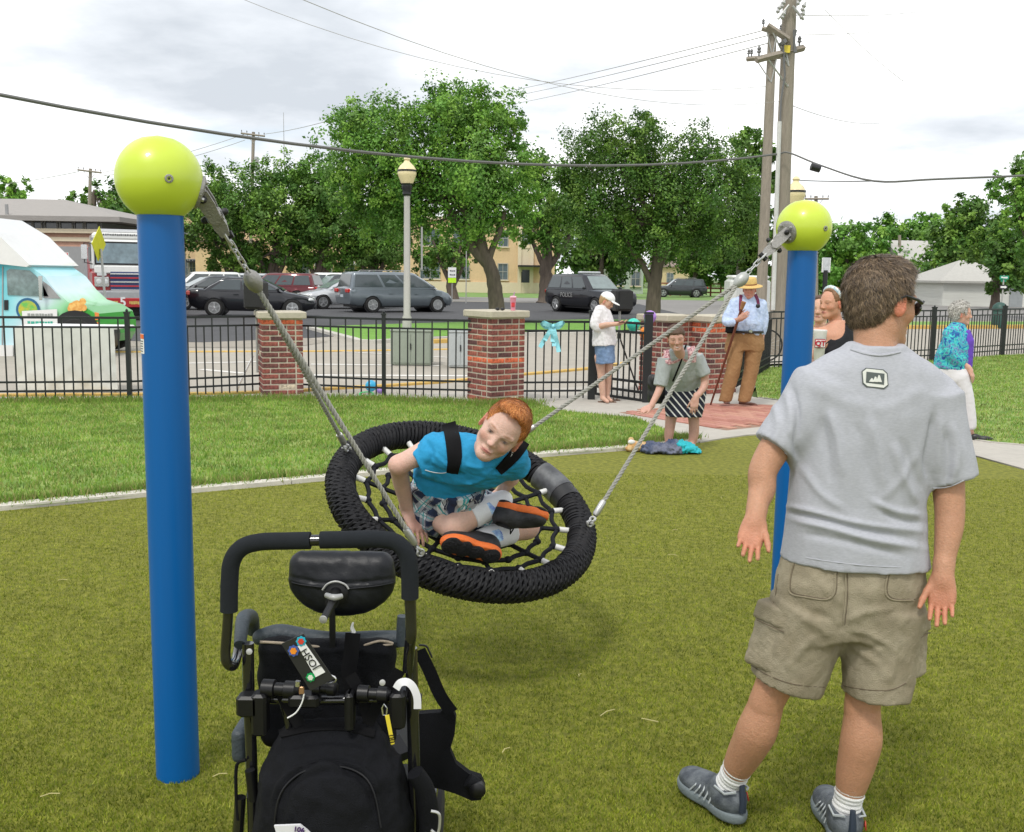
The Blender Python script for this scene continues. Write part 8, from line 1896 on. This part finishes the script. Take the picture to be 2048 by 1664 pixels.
def ropeend(a, b, par, dark=False):
    """a rope coming down to the ring point b: ferrule, eye, lug"""
    d = nrm(b - a); e = b - d * .05
    MB().tube([e - d * .10, e - d * .09, e - d * .03, e - d * .02], [.0125, .0155, .0155, .012], 14).build('end_ferrule', m_zinc, par, True, True)
    u, v_ = perp(d)
    MB().tube([e + d * (.012 * math.sin(t) + .0) + u * .016 * math.cos(t) for t in np.linspace(0, 2 * PI, 16, endpoint=False)], .0055, 6, closed=True).build('eye', m_zinc, par, True, True)
    MB().tube([e + d * (.014 * math.sin(t) + .024) + v_ * .014 * math.cos(t) for t in np.linspace(0, 2 * PI, 16, endpoint=False)], .0055, 6, closed=True).build('eye', m_zinc, par, True, True)
    MB().tube([e + d * .022 - u * .022, e + d * .022 + u * .022], .007, 8).build('eye_pin', m_zinc, par, True, True)
    return e - d * .10
att = {}
for nm, px in dict(A=(682, 893), B=(846, 1120), C=(1188, 1058)).items():
    k = min(range(0, 360), key=lambda d: np.hypot(*(proj(rpt(math.radians(d), .56, .06)) - A_(px)))); att[nm] = rpt(math.radians(k), .565, .062)
att['D'] = rpt(math.radians(256), .565, .062)
for (c, d, n1_, n2_, t_b) in ((cL_, dL_, 'A', 'B', .178), (cR_, dR_, 'C', 'D', .125)):
    mid_ = (att[n1_] + att[n2_]) / 2; e, dirn = hinge(c, d, mid_, sw); bead = e + (mid_ - e) * t_b * .62
    chain(e, bead - nrm(mid_ - e) * .015, sw)
    dd = nrm(mid_ - bead)
    MB().lathe([(.008, -.02), (.016, -.022), (.026, -.008), (.031, .014), (.028, .036), (.018, .055), (.012, .062), (.004, .062)], bead, dd, 24).build('rope_socket', m_cast if c is cL_ else M('socket_pale', (.42, .43, .41), .45, metal=.4), sw, True, True)
    for nn in (n1_, n2_):
        rs = bead + dd * .045 + nrm(att[nn] - bead) * .01; re = ropeend(rs, att[nn], sw); rope(rs, re, sw)
# ================================================================== the black wheelchair in front
wc = thing('wheelchair', 'black wheelchair with foam push handle and headrest seen from behind in the foreground', 'wheelchair', (at(665, 1400, 2.4)[0], 2.45, 0))
m_foam = M('foam_grip', (.017, .02, .024), .9, spec=.2, var=.1, ns=60, bump=.5, bs=900)
m_gloss = M('gloss_black_tube', (.012, .012, .014), .12, metal=.2, var=0, coat=.8)
m_vin = M('black_vinyl', (.004, .005, .008), .45, spec=.35, var=.12, ns=12, bump=.08, bs=160)
m_gvin = M('grey_vinyl_edge', (.04, .052, .062), .5, spec=.4, var=.12, ns=12, bump=.3, bs=160)
m_nyl = M('black_nylon', (.0035, .004, .006), .75, spec=.2, var=.3, ns=18, bump=.5, bs=400)
m_pl = M('black_plastic', (.005, .005, .006), .4, spec=.35, var=.1)
W = lambda l, Y: [at(q[0], q[1], Y + (q[2] if len(q) > 2 else 0)) for q in l]
def wt(name, pts, Y, r, mat, n=14, par=wc, cm=True, **k):
    P = W(pts, Y); P = catmull(P, 6) if cm and len(P) > 2 else P
    return MB().tube(P, np.interp(np.linspace(0, 1, len(P)), np.linspace(0, 1, len(np.atleast_1d(r))), np.atleast_1d(r)), n, **k).build(name, mat, par, True, True)
YH = 2.22
wt('grip', [(458, 1222), (459, 1165), (464, 1122), (484, 1095), (520, 1084), (570, 1082), (621, 1081)], YH, .0195, m_foam, 18)
wt('grip', [(641, 1080), (700, 1079), (752, 1078), (790, 1084), (812, 1106), (819, 1140), (820, 1196)], YH, .0195, m_foam, 18)
wt('handle_tube', [(612, 1081), (650, 1080)], YH, .0125, m_gloss)
wt('handle_tube', [(457, 1215), (454, 1260), (451, 1300), (453, 1324), (466, 1332, .02), (474, 1312, .08), (481, 1270, .14), (492, 1238, .2)], YH, .0115, m_gloss)
wt('handle_tube', [(820, 1190), (822, 1240), (822, 1272), (819, 1300, .02), (816, 1340, .04)], YH, .013, m_gloss)
wt('arm_pad', [(480, 1290, .05), (485, 1245, .12), (492, 1234, .2), (503, 1236, .3), (506, 1262, .34)], YH, [.014, .018, .019, .017], m_gvin)
wt('arm_pad', [(806, 1232, .2), (804, 1262, .2), (804, 1290, .2)], YH, .014, m_gvin)
for pts, r in (([(496, 1286), (498, 1400), (503, 1520), (508, 1700)], .0135), ([(822, 1296), (825, 1400), (828, 1520), (830, 1700)], .0145), ([(508, 1395), (560, 1398), (640, 1400), (760, 1398), (818, 1396)], .012), ([(560, 1390), (575, 1440), (585, 1500)], .008)): wt('frame_tube', pts, 2.27, r, m_gloss)
# headrest
yh_ = 2.44; S = SDF(.005); hx, hy_, hz_ = nrm(Rv), nrm(A_((0, 1, -.15))), nrm(A_((0, .15, 1))); Fh = frame(hx, hy_, hz_); c_ = at(684, 1158, yh_); k_ = yh_ / FPX
S.box(c_ + hz_ * 22 * k_, (108 * k_, .036, 36 * k_), Fh, .034, .03)
for (dx, dz, rx, rz, ry) in ((0, -22, 102, 42, .034), (0, -38, 66, 30, .03)): S.ell(c_ + hx * dx * k_ + hz_ * dz * k_ + hy_ * (.0 - .02 * (abs(dx) > 0)), (rx * k_, ry, rz * k_), .045, rot=Fh)
V, Fq = S.mesh(2); V = wrinkle(V, Fq, [([(572, 1158), (640, 1172), (720, 1172), (800, 1162)], .004, .004), ([(572, 1152), (640, 1166), (720, 1166), (800, 1156)], -.003, .004)], noise=[(.0015, (12, 12, 12), 6)])
hr = obj_np('headrest', (V, Fq), m_vin, wc); SH = Surf(V, Fq)
seam(SH, [(584, 1164), (610, 1170), (684, 1177), (750, 1172), (786, 1165)], .0018, 'seam', m_vin, hr)
MB().lathe([(.03, 0), (.03, .006), (.024, .01)], at(672, 1186, yh_ - .045), (0, -1, .1), 20).build('mount_plate', m_pl, hr, True, True)
wt('mount_arc', [(645, 1180, -.055), (655, 1168, -.057), (672, 1163, -.057), (690, 1169, -.055), (697, 1178, -.055)], yh_, .0025, m_galv)
wt('headrest_joint', [(672, 1184, -.05), (668, 1198, -.10), (664, 1204, -.13)], yh_, [.014, .012, .017], m_pl)
wt('wing_knob', [(652, 1190, -.14), (668, 1195, -.15), (684, 1192, -.14)], yh_, [.006, .008, .006], m_galv)
wt('locking_rod', [(667, 1198, -.13), (660, 1214, -.17), (648, 1237, -.22)], yh_, [.010, .0085, .0085], m_pl, cm=False)
MB().lathe([(.0092, 0), (.0092, .004), (.003, .006)], at(647, 1238, yh_ - .222), nrm(at(648, 1237, 2.22) - at(660, 1214, 2.27)), 12).build('rod_end', m_galv, wc, True, True)
MB().box(at(665, 1262, 2.40), (.014, .010, .19)).build('headrest_post', m_pl, wc, False, True)
# backrest
S = SDF(.006); S.box(at(655, 1385, 2.42), (.17, .03, .14), None, .03, .02)
V, Fq = S.mesh(1); V = wrinkle(V, Fq, [([(520, 1300), (600, 1305), (700, 1300), (790, 1310)], .004, .006)], noise=[(.004, (8, 8, 8), 9)]); obj_np('backrest', (V, Fq), m_nyl, wc)
S = SDF(.005); S.chain(W([(520, 1275), (560, 1268), (620, 1276), (680, 1280), (740, 1280), (795, 1278)], 2.47), [.02, .026, .022, .02, .024, .022], .02); obj_np('cushion', S.mesh(2), m_gvin, wc)
wt('torn_piping', [(520, 1284), (560, 1286), (600, 1290), (640, 1294)], 2.40, .0035, M('torn_beige', (.35, .29, .22), .9, var=.3, ns=80)); wt('torn_piping', [(728, 1291), (760, 1282), (785, 1288), (728, 1294)], 2.40, .003, M('torn_beige', (.35, .29, .22)))
# backpack hanging on the back
S = SDF(.007)
S.loft([(at(668, 1800, 2.26), .185, .10), (at(668, 1640, 2.24), .185, .11), (at(664, 1540, 2.25), .165, .10), (at(660, 1480, 2.27), .13, .075), (at(656, 1446, 2.30), .105, .045)], (1, 0, 0), .03, n=2.6)
S.ell(at(655, 1690, 2.15), (.12, .05, .19), .02)
V, Fq = S.mesh(2); V = wrinkle(V, Fq, [([(545, 1640), (560, 1570), (610, 1535), (690, 1528), (745, 1560), (765, 1650)], .012, .008), ([(560, 1650), (575, 1580), (620, 1550), (690, 1543), (735, 1575), (750, 1650)], -.008, .007), ([(560, 1478), (620, 1468), (690, 1466), (750, 1480)], .006, .007), ([(560, 1500), (620, 1486), (700, 1485), (750, 1500)], -.005, .007), ([(800, 1500), (790, 1570), (800, 1640)], .007, .009), ([(525, 1540), (530, 1600), (525, 1650)], .006, .009), ([(740, 1420), (770, 1500), (780, 1560)], .006, .008)], noise=[(.005, (7, 7, 7), 13), (.002, (20, 20, 20), 14)])
bp = tag(thing('backpack', 'black backpack hanging on the back of the wheelchair', 'backpack', at(660, 1600, 2.3)), None); obj_np('bag_body', (V, Fq), m_nyl, bp); SBp = Surf(V, Fq)
seam(SBp, [(550, 1655), (562, 1585), (612, 1542), (690, 1535), (742, 1568), (760, 1655)], .0028, 'zip', m_pl, bp, .002)
strip(SBp, [(562, 1470), (620, 1458), (690, 1456), (748, 1470)], 16, .003, .003, name='top_band', mat=m_gvin if False else m_vel, parent=bp)
for pts in ([(600, 1452), (570, 1400), (560, 1380)], [(735, 1450), (755, 1410), (775, 1380), (800, 1340)], [(700, 1350), (722, 1390), (738, 1440)]):
    P = W(pts, 2.26); mb = MB(); ribbon(mb, P, .028, (.2, -1, .1)); mb.build('strap', m_vel, bp, True, True)
wt('wrapped_strap', [(830, 1545, -.06), (850, 1580, -.05), (858, 1640, -.04), (860, 1700, -.04)], 2.28, [.02, .024, .024], m_nyl, par=bp)
# upper hardware
for (x, y, r, l) in ((561, 1378, .021, .045), (748, 1388, .019, .04), (650, 1376, .018, .03)):
    p = at(x, y, 2.24); u = nrm(A_((1, -.1, 0))); mb = MB().lathe([(r * .6, -l), (r, -l + .004), (r, -l * .3), (r * .7, -l * .25), (r * .7, l * .2), (r * .95, l * .25), (r * .95, l * .8), (r * .5, l)], p, u, 16); mb.build('clamp_knob', m_pl, wc, True, True)
for x, y, w_, h_ in ((498, 1408, .05, .05), (521, 1425, .035, .10), (796, 1418, .035, .085), (610, 1398, .07, .03), (700, 1420, .02, .09)): MB().box(at(x, y, 2.235), (w_, .045, h_), None, .006).build('bracket', m_pl, wc, False, True)
wt('key_ring', [(640, 1352), (652, 1348), (666, 1352), (672, 1360), (660, 1367), (644, 1364), (638, 1358)], 2.20, .002, m_chrome, 6)
wt('latch_tip', [(596, 1362), (595, 1372)], 2.2, .006, m_chrome, 10)
for x, y in ((499, 1303), (527, 1405), (765, 1365)): MB().lathe([(.007, 0), (.007, .003), (.004, .004)], at(x, y, 2.222), (0, -1, .2), 12).build('bolt', m_galv, wc, True, True)
wt('white_cable', [(608, 1388), (604, 1405), (592, 1425), (575, 1436)], 2.2, .0018, m_white, 6); MB().box(at(603, 1381, 2.2), (.012, .004, .018), None, .002).build('zip_pull', M('brass', (.35, .2, .1), .4, metal=.5), wc, False, True)
wt('white_tape', [(706, 1246), (704, 1256), (708, 1266)], 2.36, [.006, .011, .012], M('clear_tape', (.6, .6, .58), .4, var=.1), 8, flat=.4)
mb = MB(); ribbon(mb, W([(706, 1266), (702, 1310), (698, 1345), (706, 1382)], 2.34), .036, (.1, -1, 0)); mb.build('strap', m_vel, wc, True, True)
# hospital style paper band
P = W([(792, 1378), (800, 1366), (814, 1364), (826, 1374), (834, 1394), (835, 1418)], 2.19); mb = MB(); n2 = len(catmull(P, 6)); ribbon(mb, [p for p in P], .017, (0, -.9, .5)); mb.build('paper_band', M('paper_white', (.66, .66, .68), .7, var=.05), wc, True, True)
wt('key_ring', [(768, 1408), (774, 1416), (773, 1430), (766, 1430), (764, 1416)], 2.2, .0018, m_chrome, 6, closed=True, cm=False)
tgk = thing('yellow_key_tag', 'long yellow tag hanging from a ring on the wheelchair', 'tag', at(779, 1462, 2.18))
xs_ = W([(770, 1432), (778, 1430), (789, 1488), (782, 1490)], 2.18); u_ = xs_[1] - xs_[0]; MB().add([*xs_, *[p + A_((0, .003, 0)) for p in xs_]], [(0, 1, 2, 3), (7, 6, 5, 4), (0, 4, 5, 1), (1, 5, 6, 2), (2, 6, 7, 3), (3, 7, 4, 0)]).build('tag_plate', M('tag_yel', (.68, .55, .04), .5, var=.08), tgk, False, True)
text_mesh('lettering', '00', .02, m_pl, tgk, at(783, 1478, 2.176), nrm(xs_[3] - xs_[0]) * -1, nrm(u_), .001)
# name tag
nt_ = thing('name_tag', 'black luggage tag with the name JOSH and round stickers hanging on the wheelchair', 'tag', at(616, 1322, 2.19))
Yt = 2.17; cr = [(563, 1287), (607, 1267), (668, 1357), (621, 1381)]
tn = nrm(np.cross(at(*cr[1], Yt) - at(*cr[0], Yt), at(*cr[3], Yt) - at(*cr[0], Yt))); tn = tn if tn[1] < 0 else -tn
def tagq(pts, nm, mat, off, th=.002, par=nt_):
    P = [at(*q, Yt) - A_((0, off, 0)) for q in pts]; k = len(P); V = P + [p - A_((0, th, 0)) for p in P]
    return MB().add(V, [tuple(range(k)), tuple(range(2 * k - 1, k - 1, -1))] + [(i, (i + 1) % k, (i + 1) % k + k, i + k) for i in range(k)]).build(nm, mat, par, False, True)
card = tagq(cr, 'card', M('tag_black', (.018, .018, .02), .35, var=.1), 0); tagq([(596, 1291), (610, 1284), (651, 1343), (632, 1353)], 'label', m_white, .003, .001, card)
circ_ = lambda x, y, r, n=14, star=0: [(x + r * (1 + star * (-1) ** i) * math.cos(2 * PI * i / n), y + r * (1 + star * (-1) ** i) * math.sin(2 * PI * i / n)) for i in range(n)]
for x, y, r, c1, c2 in ((603, 1281, 10, (.02, .4, .55), (.6, .05, .03)), (588, 1300, 11, (.05, .1, .35), (.75, .25, .02)), (622, 1353, 9, (.0, .3, .08), (.6, .65, .55))):
    s_ = tagq(circ_(x, y, r, 16, .1), 'round_sticker', M('st_%d' % x, c1, .4), .004, .001, card); tagq(circ_(x, y, r * .6, 12, .12), 'sticker_figure', M('st2_%d' % x, c2, .4), .006, .001, s_)
d1 = nrm(at(606, 1296, Yt) - at(634, 1336, Yt)); text_mesh('lettering', 'JOSH', .0235, M('ink_black', (.01,) * 3, .5), card, at(620, 1318, Yt - .006), d1, np.cross(A_((0, -1, 0)), d1), .001)
# side guard swung out on the right, calf pad, straps
gd = [(838, 1428), (880, 1425), (900, 1408), (912, 1436), (909, 1470), (900, 1500), (912, 1528), (938, 1548), (962, 1556), (970, 1575), (962, 1600), (944, 1602), (912, 1588), (880, 1578), (838, 1572)]
Pg = W(gd, 2.42); k = len(Pg); V = [p for p in Pg] + [p + A_((0.0, .022, 0)) for p in Pg]; cg = np.mean(Pg, 0)
MB().add(V, [tuple(range(k)), tuple(range(2 * k - 1, k - 1, -1))] + [(i, (i + 1) % k, (i + 1) % k + k, i + k) for i in range(k)]).build('side_guard', m_nyl, wc, False, True)
wt('guard_roll', [(936, 1560), (952, 1572), (958, 1586)], 2.40, [.018, .02, .018], m_nyl); MB().lathe([(.019, -.02), (.02, .0), (.012, .006)], at(955, 1582, 2.38), (0, -1, 0), 16).build('guard_cap', m_pl, wc, True, True)
mb = MB(); ribbon(mb, W([(838, 1300), (858, 1340), (880, 1390), (904, 1425)], 2.40), .034, (-.2, -1, 0)); mb.build('strap', m_nyl, wc, True, True)
wt('loose_lace', [(838, 1290), (852, 1292), (858, 1302), (864, 1315)], 2.4, .0025, m_pl, 6)
S = SDF(.006); S.box(at(486, 1478, 2.36), (.018, .05, .042), None, .014); obj_np('side_pad', S.mesh(), m_gvin, wc)
wt('side_strap', [(492, 1520, -.05), (474, 1530, -.04), (472, 1580, -.04), (476, 1640, -.04)], 2.3, .004, m_vel, 6); wt('carabiner', [(862, 1622), (878, 1628), (879, 1652), (874, 1668), (862, 1660)], 2.2, .0035, m_zinc, 8)
wt('frame_cross', [(500, 1540), (508, 1600)], 2.24, .012, m_pl)
pd = thing('wrapped_papers', 'white and purple printed packet tucked in at the bottom of the backpack', 'packet', at(590, 1680, 2.1)); xs_ = W([(548, 1652), (600, 1650), (628, 1672), (560, 1690)], 2.1)
MB().add(xs_ + [p + A_((0, .006, 0)) for p in xs_], [(0, 1, 2, 3), (7, 6, 5, 4), (0, 4, 5, 1), (1, 5, 6, 2), (2, 6, 7, 3), (3, 7, 4, 0)]).build('packet', M('paper_white', (.66, .66, .68)), pd, False, True); text_mesh('lettering', '106', .016, M('ink_purple', (.06, .02, .12), .5), pd, at(598, 1660, 2.096), (1, 0, -.15), (0, 0, 1), .001, bold=.0006)
# seat, legs and wheels down to the ground
o_ = A_(tuple(wc.location)); sx_ = o_[0]
MB().box((sx_, 2.68, .52), (.36, .42, .08), None, .03).build('seat', m_vin, wc, False, True)
for s in (-1, 1):
    x = sx_ + s * .215
    MB().tube(catmull([A_((x * .5 + at(498 if s < 0 else 828, 1650, 2.27)[0] * .5, 2.27, .52)), A_((x, 2.3, .3)), A_((x, 2.5, .22)), A_((x, 2.95, .24)), A_((x, 3.05, .2))], 5), .0135, 10).build('frame_tube', m_gloss, wc, True, True)
    wheel(wc, s * .24, -.15, .16, .04, 6) if False else None
    for (yy, r) in ((2.34, .155), (3.0, .09)):
        w_ = MB().lathe([(r * .7, -.02), (r * .95, -.018), (r, 0), (r * .95, .018), (r * .7, .02)], (x, yy, r), (1, 0, 0), 28).build('wheel', m_tyre, wc, True, True); MB().lathe([(r * .7, -.012), (r * .7, .012), (r * .2, .018), (.01, .02)], (x, yy, r), (1, 0, 0), 20).build('hub', m_pl, w_, True, True)
        MB().tube([(x, yy, r), (x, yy + .02, .26)], .011, 8).build('fork', m_gloss, wc, True, True)
MB().box((sx_, 3.05, .17), (.3, .16, .02), None, .006).build('footplate', m_pl, wc, False, True)
MB().tube([(sx_ - .215, 2.34, .155), (sx_ + .215, 2.34, .155)], .01, 8).build('axle', m_galv, wc, True, True)
